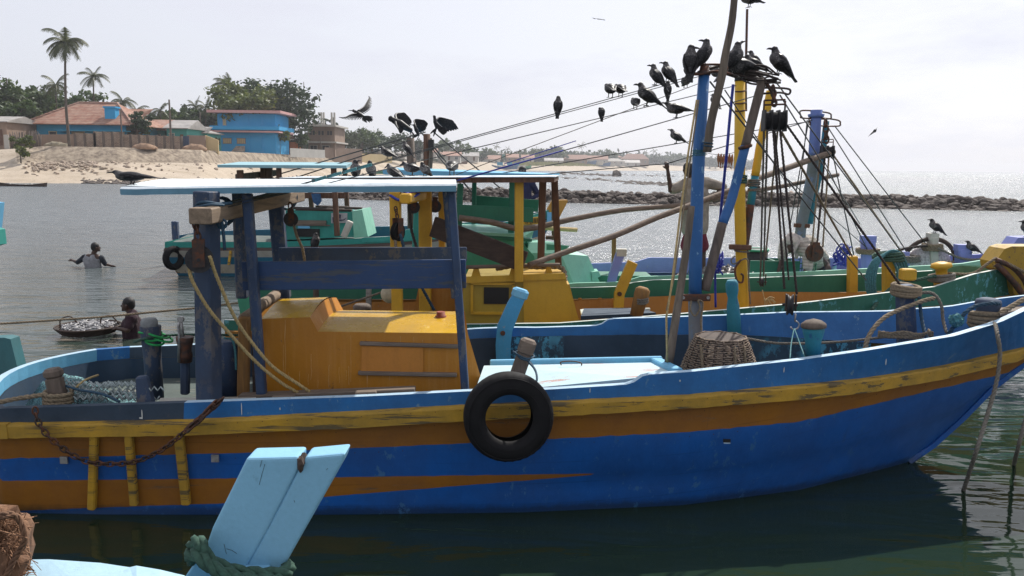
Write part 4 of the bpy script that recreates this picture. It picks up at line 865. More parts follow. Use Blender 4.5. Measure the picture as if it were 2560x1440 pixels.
# sloping end face, butted onto the right end
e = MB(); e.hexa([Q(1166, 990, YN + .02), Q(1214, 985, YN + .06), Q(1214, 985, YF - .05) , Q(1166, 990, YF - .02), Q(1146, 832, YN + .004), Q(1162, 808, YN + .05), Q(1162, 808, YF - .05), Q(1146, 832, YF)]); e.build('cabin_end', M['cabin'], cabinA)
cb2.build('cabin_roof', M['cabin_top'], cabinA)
dp = MB()
for x, y0, y1, r_ in ((709, 862, 940, .0016), (713, 800, 936, .0022), (721, 930, 952, .0018), (749, 928, 972, .0016), (771, 935, 962, .0012), (778, 885, 950, .0018), (822, 912, 968, .0018), (848, 918, 958, .0014), (866, 925, 950, .0011), (872, 915, 962, .0020), (877, 838, 955, .0012), (795, 950, 970, .0012), (1001, 840, 858, .0018), (1034, 842, 856, .0014), (1057, 850, 862, .0012)):
    dp.tube(cat([Q(x + 2.5 * mnoise.noise((y * .05, x, 0)), y, YN - .0006) for y in [y0 + (y1 - y0) * k / 6 for k in range(7)]], 2), [r_ * (.5 + .5 * abs(mnoise.noise((k * .8, x, 2))) * 2) for k in range(13)], 4)
dp.build('paint_drips', plain('pale_drip', (.62, .45, .22), .7, .2), cabinA)
m_ = MB(); m_.beam(Q(900, 858, YN - .015), Q(1146, 866, YN - .015), .03, .03, up=(0, -1, 0)); m_.build('panel_batten', M['wood'], cabinA)
m_ = MB(); m_.beam(Q(896, 932, YN - .015), Q(1142, 937, YN - .015), .03, .035, up=(0, -1, 0)); m_.build('panel_batten', M['wood'], cabinA)
m_ = MB(); m_.hexa([Q(903, 927, YN - .012), Q(1058, 931, YN - .012), Q(1058, 931, YN - .002), Q(903, 927, YN - .002), Q(905, 865, YN - .012), Q(1058, 869, YN - .012), Q(1058, 869, YN - .002), Q(905, 865, YN - .002)]); m_.build('sliding_panel', paint('faded_orange_panel', (.56, .22, .03), grime=.3, rough=.5, chip=.15, under=(.6, .4, .2)), cabinA)
m_ = MB(); c = Q(1102, 790, 6.4); m_.lathe(c - V((0, 0, .02)), c + V((0, 0, .035)), [(0, .045), (.4, .045), (.45, .035), (1, .034)], 16); m_.build('filler_cap', paint('cap_rust', (.35, .07, .03), chip=.3), cabinA)
m_ = MB(); c = Q(1000, 797, 6.5); m_.lathe(c - V((0, 0, .03)), c + V((0, 0, .03)), [(0, .19), (.5, .18), (.8, .15), (1, .05)], 24); m_.build('hatch_dome', M['cabin_top'], cabinA)
m_ = MB(); m_.pole(Q(612, 798, 5.95), Q(690, 736, 6.95), .05, .045, 10, wob=.01); m_.build('timber_log', M['wood_y'], boatA)
m_ = MB(); m_.beam(Q(608, 998, 5.93), Q(612, 792, 5.93), .075, .09, up=(0, 1, 0)); m_.build('cabin_post', M['wood_yel'], boatA)
m_ = MB(); m_.hexa([Q(632, 998, 5.97), Q(656, 998, 5.97), Q(656, 998, 6.9), Q(632, 998, 6.9), Q(628, 800, 5.97), Q(652, 800, 5.97), Q(652, 800, 6.9), Q(628, 800, 6.9)]); m_.build('cabin_back', M['wood_dark'], boatA)
m_ = MB(); m_.beam(Q(600, 991, 5.72), Q(1038, 974, 5.72), .10, .035); m_.build('side_plank', M['wood'], boatA)
m_ = MB(); m_.beam(Q(682, 996, 5.66), Q(738, 994, 5.66), .06, .05); m_.build('plank_chock', M['wood'], boatA)
m_ = MB(); m_.beam(Q(888, 988, 5.66), Q(942, 986, 5.66), .06, .05); m_.build('plank_chock', M['wood'], boatA)
# ---- hatch with pale lid
h0 = [Q(1185, 984, 5.65), Q(1600, 944, 5.62), Q(1690, 931, 5.78), Q(1640, 906, 6.35), Q(1210, 914, 6.35)]
m_ = MB(); m_.prism(h0, (0, 0, -.09)); M['lid'] = paint('bleached_hatch_paint', (.48, .66, .72), chip=.95, under=(.46, .22, .18), grime=.25, gcol=(.35, .5, .58), rough=.55, ax=(.2, 1.3, 1), sc=.9)
hatch = m_.build('hatch', M['lid'], boatA)
m_ = MB(); m_.beam(Q(1225, 909, 6.42), Q(1655, 900, 6.42), .05, .06); m_.build('hatch_coaming', M['light_blue'], hatch)
m_ = MB(); m_.beam(Q(1640, 902, 6.40), Q(1692, 929, 5.80), .09, .05); m_.build('hatch_coaming', M['light_blue'], hatch)
m_ = MB(); m_.tube(cat([Q(1403, 913, 6.2), Q(1403, 905, 6.2), Q(1430, 903, 6.2), Q(1452, 907, 6.2), Q(1454, 914, 6.2)]), .005, 6); m_.build('handle', M['rust'], hatch)
tube_marks = MB(); Hc = lambda x, y: Q(x, y, 0) if 0 else None
# red brush letters on the lid
def hp(x, y):
    a, b_, c = h0[0], h0[2], h0[4]; nrm = (b_ - a).cross(c - a).normalized(); v_ = ray(x, y); t = (a - CAM).dot(nrm) / v_.dot(nrm); return CAM + v_ * t + V((0, 0, .004))
for st in ([(1384, 934), (1378, 951)], [(1378, 951), (1372, 952)], [(1390, 934), (1404, 935)], [(1397, 935), (1392, 944), (1404, 945)], [(1404, 945), (1399, 953), (1385, 952)], [(1386, 944), (1392, 944)]):
    tube_marks.tube([hp(*q) for q in st], .0035, 5)
tube_marks.build('red_lettering', paint('red_brush_paint', (.45, .07, .04), chip=.3), hatch)
# ---- roof on posts
YN_, YF_ = 5.6, 7.2
rf = MB(); N_ = 20
def lerp4(a, b_, t): return a.lerp(b_, t)
nt_ = [Q(300 + (1141 - 300) * i / N_, itp([(300, 468), (430, 467), (700, 462.5), (1141, 459.5)], 300 + (1141 - 300) * i / N_), YN_) for i in range(N_ + 1)]
ft_ = [Q(430 + (1139 - 430) * i / N_, 446.5 + 3.0 * i / N_, YF_) for i in range(N_ + 1)]
th_ = [.052 + .002 * mnoise.noise((i * .4, 2, 2)) for i in range(N_ + 1)]
vv = []
for i in range(N_ + 1):
    wv = V((0, 0, .004 * mnoise.noise((i * .5, 9, 1)))); c1 = nt_[i] + wv; c2 = ft_[i] + wv
    vv += [c1 - V((0, 0, th_[i])), c1 - V((0, .003, .012)), c1 + V((0, .012, 0)), c1.lerp(c2, .33) + V((0, 0, .012)), c1.lerp(c2, .66) + V((0, 0, .012)), c2, c2 - V((0, 0, th_[i]))]
for i in range(N_):
    for j in range(7): rf.f.append([7 * i + j, 7 * i + 7 + j, 7 * i + 7 + (j + 1) % 7, 7 * i + (j + 1) % 7]); rf.mi.append(1 if j in (0, 5, 6) else 0); rf.sm.append(False)
rf.v += vv; rf.f += [list(range(6, -1, -1)), [7 * N_ + j for j in range(7)]]; rf.mi += [1, 1]; rf.sm += [False, False]
M['roof_top'] = paint('bleached_roof_paint', (.74, .80, .83), chip=.55, under=(.22, .34, .44), mott=(.48, .55, .60), grime=.5, gcol=(.38, .50, .57), rough=.6, ax=(.15, 1, 1), streak=.3)
roofA = rf.build('canopy_roof', [M['roof_top'], M['roof_edge']], boatA)
def bmq(par, name, mat, a, b_, w_, h_, up=(0, 1, 0), c=.15, label=None, k2=1.0):
    m_ = MB(); m_.beam(a, b_, w_, h_, up, 0, c, k2); return m_.build(name, M[mat], par, label)
dr = MB(); rn = random.Random(17)
for i in range(26):
    u = rn.random(); v_ = rn.random(); j = int(u * N_); c1 = nt_[j].lerp(ft_[j], .06 + .88 * v_) + V((rn.uniform(-.05, .05), 0, .019)); r_ = rn.uniform(.008, .022); dr.add([c1 + V((math.cos(a) * r_ * rn.uniform(.6, 1.3), math.sin(a) * r_ * rn.uniform(.6, 1.3), 0)) for a in [k * .9 for k in range(7)]], [tuple(range(7))])
dr.build('bird_droppings', plain('roof_stains', (.16, .17, .16), .9, .3), roofA)
bmq(boatA, 'roof_post', 'dark_blue', Q(618, 484, 5.72), Q(655, 990, 5.72), .065, .07)
bmq(boatA, 'roof_post', 'dark_blue', Q(1128, 476, 5.72), Q(1163, 975, 5.72), .055, .07)
bmq(boatA, 'roof_post', 'dark_blue', Q(688, 484, 7.05), Q(709, 745, 7.05), .12, .09)
bmq(boatA, 'roof_post', 'dark_blue', Q(1118, 476, 7.05), Q(1140, 745, 7.05), .08, .08)
bmq(boatA, 'roof_beam', 'dark_blue', Q(1128, 478, 5.7), Q(1120, 476, 7.1), .05, .06)
bmq(boatA, 'side_board', 'dark_blue', Q(698, 637, 6.95), Q(1167, 636, 6.95), .03, .125, up=(0, 0, 1))
bmq(boatA, 'side_board', 'dark_blue2', Q(607, 690, 5.79), Q(1165, 684, 5.79), .03, .205, up=(0, 0, 1), c=.1)
# ---- hauling gantry
M['gpost'] = paint('gantry_post_paint', (.03, .06, .12), chip=1.1, under=(.13, .12, .12), grime=.75, gcol=(.05, .05, .06), rough=.6, ax=(1, 1, .15))
m_ = MB(); m_.beam(Q(523, 1012, 5.55), Q(516, 478, 5.55), .125, .14, up=(.25, 1, 0), c=.08); m_.build('gantry_post', M['gpost'], boatA)
m_ = MB(); m_.beam(Q(500, 541, 5.30), Q(742, 488, 7.6), .15, .105, up=(0, 0, 1), c=.08); beamA = m_.build('gantry_beam', M['wood_y'], boatA)
bmq(boatA, 'gantry_post', 'gpost', Q(606, 745, 6.85), Q(596, 480, 6.85), .09, .09, label='inner gantry post')
m_ = MB(); m_.lathe(Q(570, 995, 6.3), Q(565, 868, 6.3), [(0, .13), (.5, .13), (.9, .125), (1, .12)], 18); m_.build('engine_drum', M['gpost'], boatA)
def pulley(c, rr_, ax, label, strap_to=None, mat='iron', hook=None, wide=.045, cheeks=1, group='pulley blocks', hmat='rust', hh=1.5):
    """wooden or iron block: sheave, cheek plates, eye"""
    c = V(c); ax = V(ax).normalized(); t = thing('pulley_block', c, label, 'pulley', group); m_ = MB()
    m_.lathe(c - ax * wide / 2, c + ax * wide / 2, [(0, rr_), (.15, rr_), (.4, rr_ * .82), (.6, rr_ * .82), (.85, rr_), (1, rr_)], 24); m_.build('sheave', M[mat], t)
    for s in (-1, 1):
        m_ = MB(); up = V((0, 0, 1)); sd_ = ax.cross(up).normalized(); o_ = c + ax * s * (wide / 2 + .012); w2 = rr_ * .42
        m_.prism([o_ - sd_ * w2 - up * rr_ * .55, o_ + sd_ * w2 - up * rr_ * .55, o_ + sd_ * w2 + up * rr_ * hh, o_ - sd_ * w2 + up * rr_ * hh], ax * .012); m_.build('cheek', M[hmat], t)
    m_ = MB(); m_.tube([c - ax * (wide / 2 + .035), c + ax * (wide / 2 + .035)], rr_ * .14, 8); m_.build('axle_pin', M['iron'], t)
    if strap_to is not None: m_ = MB(); m_.chain([c + V((0, 0, rr_ * hh)), V(strap_to)], .008, .06); m_.build('chain', M['rust'], t)
    if hook: m_ = MB(); h_ = V(hook); m_.tube([h_ + V((0, 0, .09)), h_ + V((0, 0, .03))] + [h_ + V((math.sin(R(a)) * .035, 0, math.cos(R(a)) * .035 - .005)) for a in range(0, 270, 25)], .007, 6); m_.build('hook', M['steel'], t)
    return t
pulley(Q(498, 648, 5.36), .088, (.28, -1, 0), 'big rusty sheave hanging beside the front gantry post', Q(488, 560, 5.36), cheeks=1, wide=.05)
pulley(Q(727, 548, 6.9), .06, (.3, -1, 0), 'iron block hanging from the far end of the gantry beam', Q(725, 506, 6.9), mat='iron')
def ropeth(name, pts, r, mat, label, cat_='rope', group=None, tw=True, n=5, par=None):
    m_ = MB()
    if tw: m_.rope(pts, r, n=n)
    else: m_.tube(pts, r, 6)
    return m_.build(name, M[mat], par, label, None if par else cat_, group)
ropeth('hauling_rope', cat([Q(472, 660, 5.34), Q(480, 700, 5.34), Q(520, 770, 5.40), Q(575, 835, 5.5), Q(640, 905, 5.6), Q(700, 955, 5.66), Q(745, 982, 5.7)]), .0125, 'rope_y', 'left fall of yellow twisted rope running from the big sheave down to the cabin foot', tw=True)
ropeth('hauling_rope', cat([Q(524, 640, 5.34), Q(545, 700, 5.40), Q(585, 790, 5.5), Q(625, 850, 5.58), Q(680, 915, 5.64), Q(745, 960, 5.68), Q(775, 980, 5.7)]), .0125, 'rope_y', 'right fall of yellow twisted rope running from the big sheave to the cabin foot')
ropeth('hauling_rope', [Q(733, 560, 6.9), Q(742, 590, 6.85), Q(756, 620, 6.85), Q(770, 700, 6.9)], .013, 'rope', 'short doubled rope hanging from the iron block near the roof')
# rope lashings on beam
m_ = MB(); pb = lambda x: itp([(500, 541), (742, 488)], x); Yb = lambda x: 5.30 + (x - 500) / 242 * 2.3
for x in (548, 553, 558): m_.ring(Q(x, pb(x), Yb(x)), (.75, 2.3, 0), .10, .008, 16, 6)
m_.build('beam_lashing', M['rope_b'], None, 'dark blue rope wound round the gantry beam beside the front post', 'lashing'); m_ = MB(); m_.tube(cat([Q(489, 515, 5.5), Q(500, 507, 5.45), Q(520, 506, 5.45), Q(548, 510, 5.5), Q(580, 508, 5.6)]), .011, 6); m_.tube(cat([Q(489, 518, 5.45), Q(525, 512, 5.42), Q(560, 513, 5.5)]), .009, 6)
m_.tube(cat([Q(552, 540, 5.5), Q(558, 580, 5.5), Q(562, 625, 5.5)]), .012, 6); m_.ring(Q(555, 560, 5.5), (0, 1, 0), .03, .008)
m_.build('beam_lashing', M['rope_b'], None, 'dark blue rope knotted over the top of the front gantry post', 'lashing'); m_ = MB()
for x in (712, 715, 718): m_.ring(Q(x, pb(x), Yb(x)), (.75, 2.3, 0), .105, .006, 16, 6)
m_.build('beam_lashing', M['rope_b'], None, 'thin cord wound round the far end of the gantry beam', 'lashing')
# tyre
c = Q(1271, 1041, 5.10); tt = thing('tyre', c, 'large worn black tyre hung as a fender on the nearest boat', 'tyre'); m_ = MB(); ax = V((.12, -1, .06)).normalized(); a = ax.cross(V((0, 0, 1))).normalized(); b_ = ax.cross(a)
prof = [(.155, -.045), (.16, -.075), (.20, -.09), (.255, -.085), (.285, -.06), (.295, -.03), (.296, .03), (.285, .06), (.255, .085), (.2, .09), (.16, .075), (.155, .045)]
vv = []; NT = 72
for i in range(NT):
    th = 2 * math.pi * i / NT
    for r_, d_ in prof: r2 = r_ + (.004 * (1 if (i % 2) else -1) if r_ > .28 and abs(d_) > .05 else 0); vv.append(c + (a * math.cos(th) + b_ * math.sin(th)) * r2 * .98 + ax * d_)
n_ = len(prof); m_.add(vv, [(i * n_ + j, i * n_ + j + 1, ((i + 1) % NT) * n_ + j + 1, ((i + 1) % NT) * n_ + j) for i in range(NT) for j in range(n_ - 1)], 0, True); m_.build('carcass', M['rubber'], tt)
m_ = MB()
for r_ in (.20, .262): m_.ring(c + ax * .088, ax, r_, .0035, 48, 6)
m_.build('sidewall_rib', M['rubber'], tt)
ropeth('tyre_rope', cat([Q(1322, 905, 5.45), Q(1338, 925, 5.3), Q(1342, 950, 5.2), Q(1330, 960, 5.17)]), .008, 'rope_b', 'dark rope holding the tyre to the grey wooden post', tw=False)
# ---- posts and bollards
def post(par, a, b_, w0, w1, h_, mat, cap=None, capmat=None, name='bollard', label=None):
    a = V(a); b_ = V(b_); m_ = MB(); m_.beam(a, b_, w0, h_, (0, 1, 0), 0, .2, w1 / w0); o = m_.build(name, M[mat], par, label)
    if cap: d = (b_ - a).normalized(); m_ = MB(); m_.beam(b_ - d * .01, b_ + d * cap, w1 * 1.12, h_ * 1.1, (0, 1, 0), 0, .25); m_.build('head', M[capmat or mat], o)
    return o
post(boatA, Q(150, 1020, 5.40), Q(135, 942, 5.40), .105, .10, .1, 'wood_z', .06)
post(boatA, Q(366, 1012, 5.42), Q(355, 940, 5.42), .105, .075, .09, 'gpost')
m_ = MB(); m_.lathe(Q(388, 995, 6.2), Q(376, 815, 6.2), [(0, .065), (.6, .065), (.8, .072), (1, .078)], 18); pb_ = m_.build('pipe_bollard', M['gpost'], boatA)
m_ = MB(); m_.lathe(Q(376, 838, 6.2), Q(372, 796, 6.2), [(0, .04), (.3, .045), (.4, .062), (.85, .062), (1, .05)], 18); m_.build('head', plain('grey_concrete', (.23, .24, .24), .85, .3), pb_)
m_ = MB(); rn = random.Random(5)
for i in range(7): c = Q(376, 842, 6.2); m_.ring(c + V((rn.uniform(-.02, .08), rn.uniform(-.03, .03), rn.uniform(-.03, .03))), (rn.uniform(-.4, .4), rn.uniform(-.3, .3), 1), rn.uniform(.06, .09), .009, 20, 5)
m_.build('green_net_twist', plain('bright_green_net', (.02, .35, .09), .7), None, 'bright green netting twisted round the grey headed pipe bollard', 'netting')
ropeth('mooring_rope', cat([Q(335, 855, 6.2), Q(370, 845, 6.1), Q(430, 838, 6.3), Q(500, 837, 6.4), Q(600, 838, 6.5)]), .011, 'rope_green', 'green rope lying along the far stern rail')
ropeth('mooring_rope', [Q(-40, 1014, 5.2), Q(40, 997, 5.3), Q(118, 985, 5.34)], .017, 'rope', 'thick hemp rope leading from the stern bollard out to the left')
m_ = MB(); 
for i in range(4): c = Q(146, 975 + 10 * i, 5.40); m_.rope([c + V((math.cos(a_) * .085, math.sin(a_) * .085, -.004 * a_)) for a_ in [k * .35 for k in range(19)]], .016)
m_.build('rope_coil', M['rope'], None, 'hemp rope wound four times round the stern bollard', 'rope coil')
# crank, pump
m_ = MB(); m_.tube([Q(447, 905, 6.0), Q(449, 842, 6.0), Q(446, 815, 6.0), Q(452, 797, 6.0)], .012, 8); m_.tube([Q(452, 797, 6.0), Q(458, 842, 6.0)], .011, 8); m_.disc(Q(452, 798, 6.0), (0, 1, 0), .022, .03); m_.build('crank_handle', M['steel'], boatA)
m_ = MB(); m_.lathe(Q(463, 905, 6.05), Q(462, 842, 6.05), [(0, .05), (.3, .055), (.5, .045), (.8, .06), (1, .065)], 14); m_.build('winch_drum', M['rust'], boatA)
m_ = MB(); m_.beam(Q(463, 985, 6.1), Q(463, 900, 6.1), .06, .06); m_.build('winch_post', M['gpost'], boatA)
m_ = MB(); m_.lathe(Q(571, 990, 6.0), Q(566, 850, 6.0), [(0, .1), (.9, .1), (1, .09)], 16); m_.build('blue_barrel', M['dark_blue'], boatA)
ropeth('hanging_rope', cat([Q(560, 845, 5.85), Q(580, 850, 5.85), Q(588, 880, 5.85), Q(590, 925, 5.85)]), .008, 'rope_teal', 'thin frayed teal rope dangling over the blue barrel')
# far side knees and bollards
m_ = MB(); m_.sweep([Q(1259, 912, 7.32), Q(1258, 860, 7.32), Q(1262, 820, 7.32), Q(1285, 765, 7.32), Q(1297, 742, 7.32)], [(-.065, -.05), (.065, -.05), (.065, .05), (-.065, .05)], up=(0, 1, 0), scl=[1, 1.05, 1.1, 1, .9]); kn = m_.build('knee_post', paint('sky_paint', (.04, .30, .58), chip=.35, under=(.35, .28, .22), grime=.3), boatA)
m_ = MB(); m_.beam(Q(1296, 746, 7.32), Q(1304, 722, 7.32), .15, .11, (0, 1, 0), 0, .25); m_.build('head', M['light_blue'], kn)
m_ = MB(); m_.disc(Q(1257, 833, 7.255), (0, 1, 0), .022, .02, 10); m_.build('bolt', M['rust'], kn)
post(boatA, Q(1290, 945, 5.55), Q(1312, 882, 5.55), .10, .10, .09, 'wood_z', .10, 'wood', label='leaning grey post behind the tyre')
ropeth('post_lashing', cat([Q(1282, 878, 5.47), Q(1300, 890, 5.45), Q(1320, 897, 5.46), Q(1335, 890, 5.55), Q(1310, 880, 5.64), Q(1290, 880, 5.55), Q(1300, 895, 5.45), Q(1325, 905, 5.45), Q(1340, 930, 5.42)]), .007, 'rope_b', 'dark rope lashed round the leaning grey post behind the tyre', tw=False)
m_ = MB(); m_.lathe(Q(1838, 868, 7.26), Q(1829, 700, 7.26), [(0, .064), (.45, .062), (.62, .055), (.74, .042), (.84, .056), (.95, .056), (1, .04)], 14); m_.build('bollard', M['teal_post'], boatA)
m_ = MB(); m_.lathe(Q(2032, 892, 5.85), Q(2034, 812, 5.85), [(0, .055), (.5, .058), (.75, .075), (1, .085)], 14); b2 = m_.build('bollard', M['teal_post'], boatA)
m_ = MB(); m_.lathe(Q(2034, 818, 5.85), Q(2034, 797, 5.85), [(0, .09), (.4, .088), (.75, .06), (1, .01)], 16); m_.build('head', M['wood_z'], b2)
m_ = MB(); m_.beam(Q(2268, 885, 6.72), Q(2262, 712, 6.72), .14, .14, (0, 1, 0), 0, .2, .9); m_.build('bollard', M['dark_blue'], boatA, 'thick dark blue forward bollard')
m_ = MB(); m_.lathe(Q(2462, 838, 6.46), Q(2472, 745, 6.46), [(0, .08), (.5, .08), (.6, .078), (.85, .098), (.95, .09), (1, .05)], 16); m_.build('bow_bollard', M['gpost'], boatA)
# foredeck plank
m_ = MB(); m_.hexa([Q(2500, 790, 6.3), Q(2660, 762, 6.55), Q(2660, 745, 7.0), Q(2480, 757, 7.2), Q(2500, 785, 6.3), Q(2660, 757, 6.55), Q(2660, 740, 7.0), Q(2480, 752, 7.2)]); m_.build('foredeck', M['wood'], boatA)
# stem post beyond the frame
m_ = MB(); m_.sweep([PZ(2262, 1166, -.1), PZ(2278, 1153, .01), Q(2330, 1112, CY), Q(2402, 1047, CY), Q(2484, 964, CY), Q(2507, 947, CY), Q(2582, 891, CY), Q(2640, 840, CY), Q(2700, 700, CY)], [(-.03, -.02), (.03, -.02), (.03, .02), (-.03, .02)]); m_.build('stem', M['blue'], boatA)
# rudder head left of the stern
m_ = MB(); m_.prism([Q(-60, 1010, 6.35), Q(30, 985, 6.35), Q(50, 945, 6.35), Q(26, 848, 6.35), Q(10, 844, 6.35), Q(-40, 846, 6.35)], (.0, .12, 0)); m_.build('rudder', paint('teal_grey_paint', (.05, .17, .19), chip=.3, grime=.4), boatA)
# chain on the side
m_ = MB(); m_.chain(cat([Q(87, 1020, 5.12), Q(95, 1055, 5.12), Q(130, 1100, 5.13), Q(200, 1148, 5.17), Q(260, 1160, 5.18), Q(335, 1155, 5.18), Q(400, 1127, 5.14), Q(450, 1090, 5.12), Q(500, 1045, 5.12), Q(550, 1002, 5.18)]), .007, .055); m_.build('rusty_chain', M['rust'], None, 'rusty iron chain drooping across the stern quarter of the nearest boat', 'chain')
m_ = MB()
for o_ in (-.012, .012, 0): m_.chain([p + V((o_, -.01, o_)) for p in cat([Q(470, 1072, 5.10), Q(500, 1048, 5.10), Q(530, 1018, 5.12), Q(552, 1000, 5.18)])], .007, .06)
m_.build('chain_bunch', M['rust'], None, 'doubled rusty chain hanging below the gantry post', 'chain')
# ================================================================ generic strakes defined by what is seen of them
def plank(par, name, mat, pts_top, pts_bot, th=.045, label=None, capm=None, n=40):
    """a strake: list of (px,py,Y) along its top and bottom edges; thickness goes away from the camera"""
    def samp(tab):
        x0, x1 = tab[0][0], tab[-1][0]; return [P(x0 + (x1 - x0) * i / n, itp([(a, b_) for a, b_, c in tab], x0 + (x1 - x0) * i / n), itp([(a, c) for a, b_, c in tab], x0 + (x1 - x0) * i / n)) for i in range(n + 1)]
    a = samp(pts_top); b_ = samp(pts_bot); m_ = MB()
    for p, q in zip(a, b_): m_.v += [q, p, p + V((0, th, 0)), q + V((0, th, 0))]
    for i in range(n):
        for j in range(4): m_.f.append([4 * i + j, 4 * i + (j + 1) % 4, 4 * i + 4 + (j + 1) % 4, 4 * i + 4 + j]); m_.mi.append(1 if j == 1 and capm else 0); m_.sm.append(False)
    m_.f += [[0, 1, 2, 3], [4 * n + 3, 4 * n + 2, 4 * n + 1, 4 * n]]; m_.mi += [0, 0]; m_.sm += [False, False]
    return m_.build(name, [M[mat]] + ([M[capm]] if capm else []), par, label)
def hullbody(par, mat, top_near, top_far_off, z_bot=-.4, n=40, name='hull', drop=.02):
    """outer shell hanging from the near gunwale line to below the water, mirrored to the far side"""
    x0, x1 = top_near[0][0], top_near[-1][0]; m_ = MB(); cols = []
    for i in range(n + 1):
        px = x0 + (x1 - x0) * i / n; p = P(px, itp([(a, b_) for a, b_, c in top_near], px), itp([(a, c) for a, b_, c in top_near], px)) - V((0, -.02, drop))
        cy = p.y + itp(top_far_off, px) / 2; t = i / n
        prof = [(0, p.z), (.04, p.z * .6), (.10, p.z * .3), (.22, 0), (.5, z_bot)]
        wdt = cy - p.y
        rk = 1.7 * max(0, (t - .72) / .28) ** 1.6
        prof = [(o_, z, k_ / 4) for k_, (o_, z) in enumerate(prof)]
        cols.append([V((p.x - rk * q_, p.y + min(o_, wdt * .98), z)) for o_, z, q_ in prof] + [V((p.x - rk * q_, 2 * cy - p.y - min(o_, wdt * .98), z)) for o_, z, q_ in reversed(prof)])
    k = len(cols[0])
    for c_ in cols: m_.v += c_
    for i in range(n):
        for j in range(k - 1): m_.f.append([k * i + j, k * i + j + 1, k * i + k + j + 1, k * i + k + j]); m_.mi.append(0); m_.sm.append(True)
    m_.f += [list(range(k)), [k * n + j for j in range(k - 1, -1, -1)]]; m_.mi += [0, 0]; m_.sm += [False, False]
    return m_.build(name, mat if isinstance(mat, list) else M[mat], par)
def deckq(par, mat, pts, z, name='deck'): m_ = MB(); m_.poly([V((p.x, p.y, z)) for p in pts]); return m_.build(name, M[mat], par)

# ================================================================ boat B : green and ochre, yellow cabin
M['b_green'] = M['green']; M['whitecap'] = paint('pale_cap', (.55, .60, .55), chip=.3, under=(.1, .2, .15), grime=.3)
B0 = P(1400, 700, 9.8); B0.z = 0; boatB = thing('fishing_boat', B0, 'second boat out with green rails, ochre inside and a boxy yellow cabin', 'fishing boat', 'fishing boats moored side by side')
NG = [(560, 800, 8.75), (1100, 812, 8.65), (1400, 808, 8.6), (1700, 785, 8.65), (2010, 757, 8.8), (2250, 728, 9.1), (2345, 716, 9.25), (2400, 696, 9.35), (2455, 680, 9.45), (2535, 668, 9.7)]
NB_ = [(560, 826, 8.75), (1100, 838, 8.65), (1400, 836, 8.6), (1700, 812, 8.65), (2010, 790, 8.8), (2250, 772, 9.1), (2400, 760, 9.3), (2535, 735, 9.7)]
plank(boatB, 'bulwark', 'green_chip', NG, NB_, .05, capm='whitecap')
hullbody(boatB, 'ochre', [(560, 826, 8.77), (1400, 836, 8.62), (2010, 790, 8.82), (2250, 772, 9.12), (2540, 740, 9.72)], [(560, 2.0), (1400, 2.2), (2000, 1.9), (2300, 1.2), (2540, .05)])
FG = [(600, 718, 10.9), (900, 722, 10.9), (1430, 720, 10.9), (1560, 716, 10.9), (1600, 701, 10.9), (1900, 694, 10.85), (2200, 684, 10.75), (2420, 672, 10.5), (2480, 664, 10.2)]
FB = [(600, 746, 10.9), (900, 748, 10.9), (1430, 748, 10.9), (1560, 745, 10.9), (1600, 742, 10.9), (1900, 736, 10.85), (2200, 728, 10.75), (2420, 716, 10.5), (2480, 702, 10.2)]
plank(boatB, 'bulwark', 'green', FG, FB, .05, 'far bulwark, plain green', capm='whitecap')
plank(boatB, 'inner_planking', 'ochre', [(a, b_ + .5, c + .07) for a, b_, c in FB], [(a, b_ + 70, c + .07) for a, b_, c in FB], .04)
deckq(boatB, 'deck', [P(600, 800, 8.9), P(2300, 760, 9.3), P(2450, 700, 10.1), P(2400, 700, 10.5), P(1430, 760, 10.85), P(600, 760, 10.85)], .36)
m_ = MB(); m_.hexa([P(2420, 690, 10.4), P(2520, 672, 9.75), P(2400, 664, 10.35), P(2330, 676, 10.6), P(2420, 687, 10.4), P(2520, 669, 9.75), P(2400, 661, 10.35), P(2330, 673, 10.6)]); m_.build('foredeck', M['mint'], boatB)
# bow stem, big yellow knee
m_ = MB(); m_.prism([P(2490, 672, 9.55), P(2488, 655, 9.55), P(2512, 622, 9.55), P(2530, 616, 9.55), P(2640, 616, 9.55), P(2640, 790, 9.55), P(2560, 760, 9.55), P(2535, 735, 9.55), P(2526, 690, 9.55)], (0, .32, 0)); m_.build('stem_knee', paint('mustard_post', (.46, .28, .02), chip=.7, under=(.16, .10, .05), grime=.6, gcol=(.2, .14, .03)), boatB)
m_ = MB(); m_.tube(cat([P(2490, 650, 9.5), P(2530, 668, 9.46), P(2560, 700, 9.45), P(2575, 740, 9.45)]), .03, 7); m_.tube(cat([P(2490, 660, 9.5), P(2520, 690, 9.44), P(2555, 735, 9.44), P(2565, 770, 9.44)]), .035, 7); m_.build('stem_strap', M['rust'], boatB)
# ribs in the ochre planking
for px in (1740, 1985, 1450, 1500, 960): bmq(boatB, 'rib', 'ochre', P(px, 800, 10.86), P(px, 745, 10.86), .05, .05)
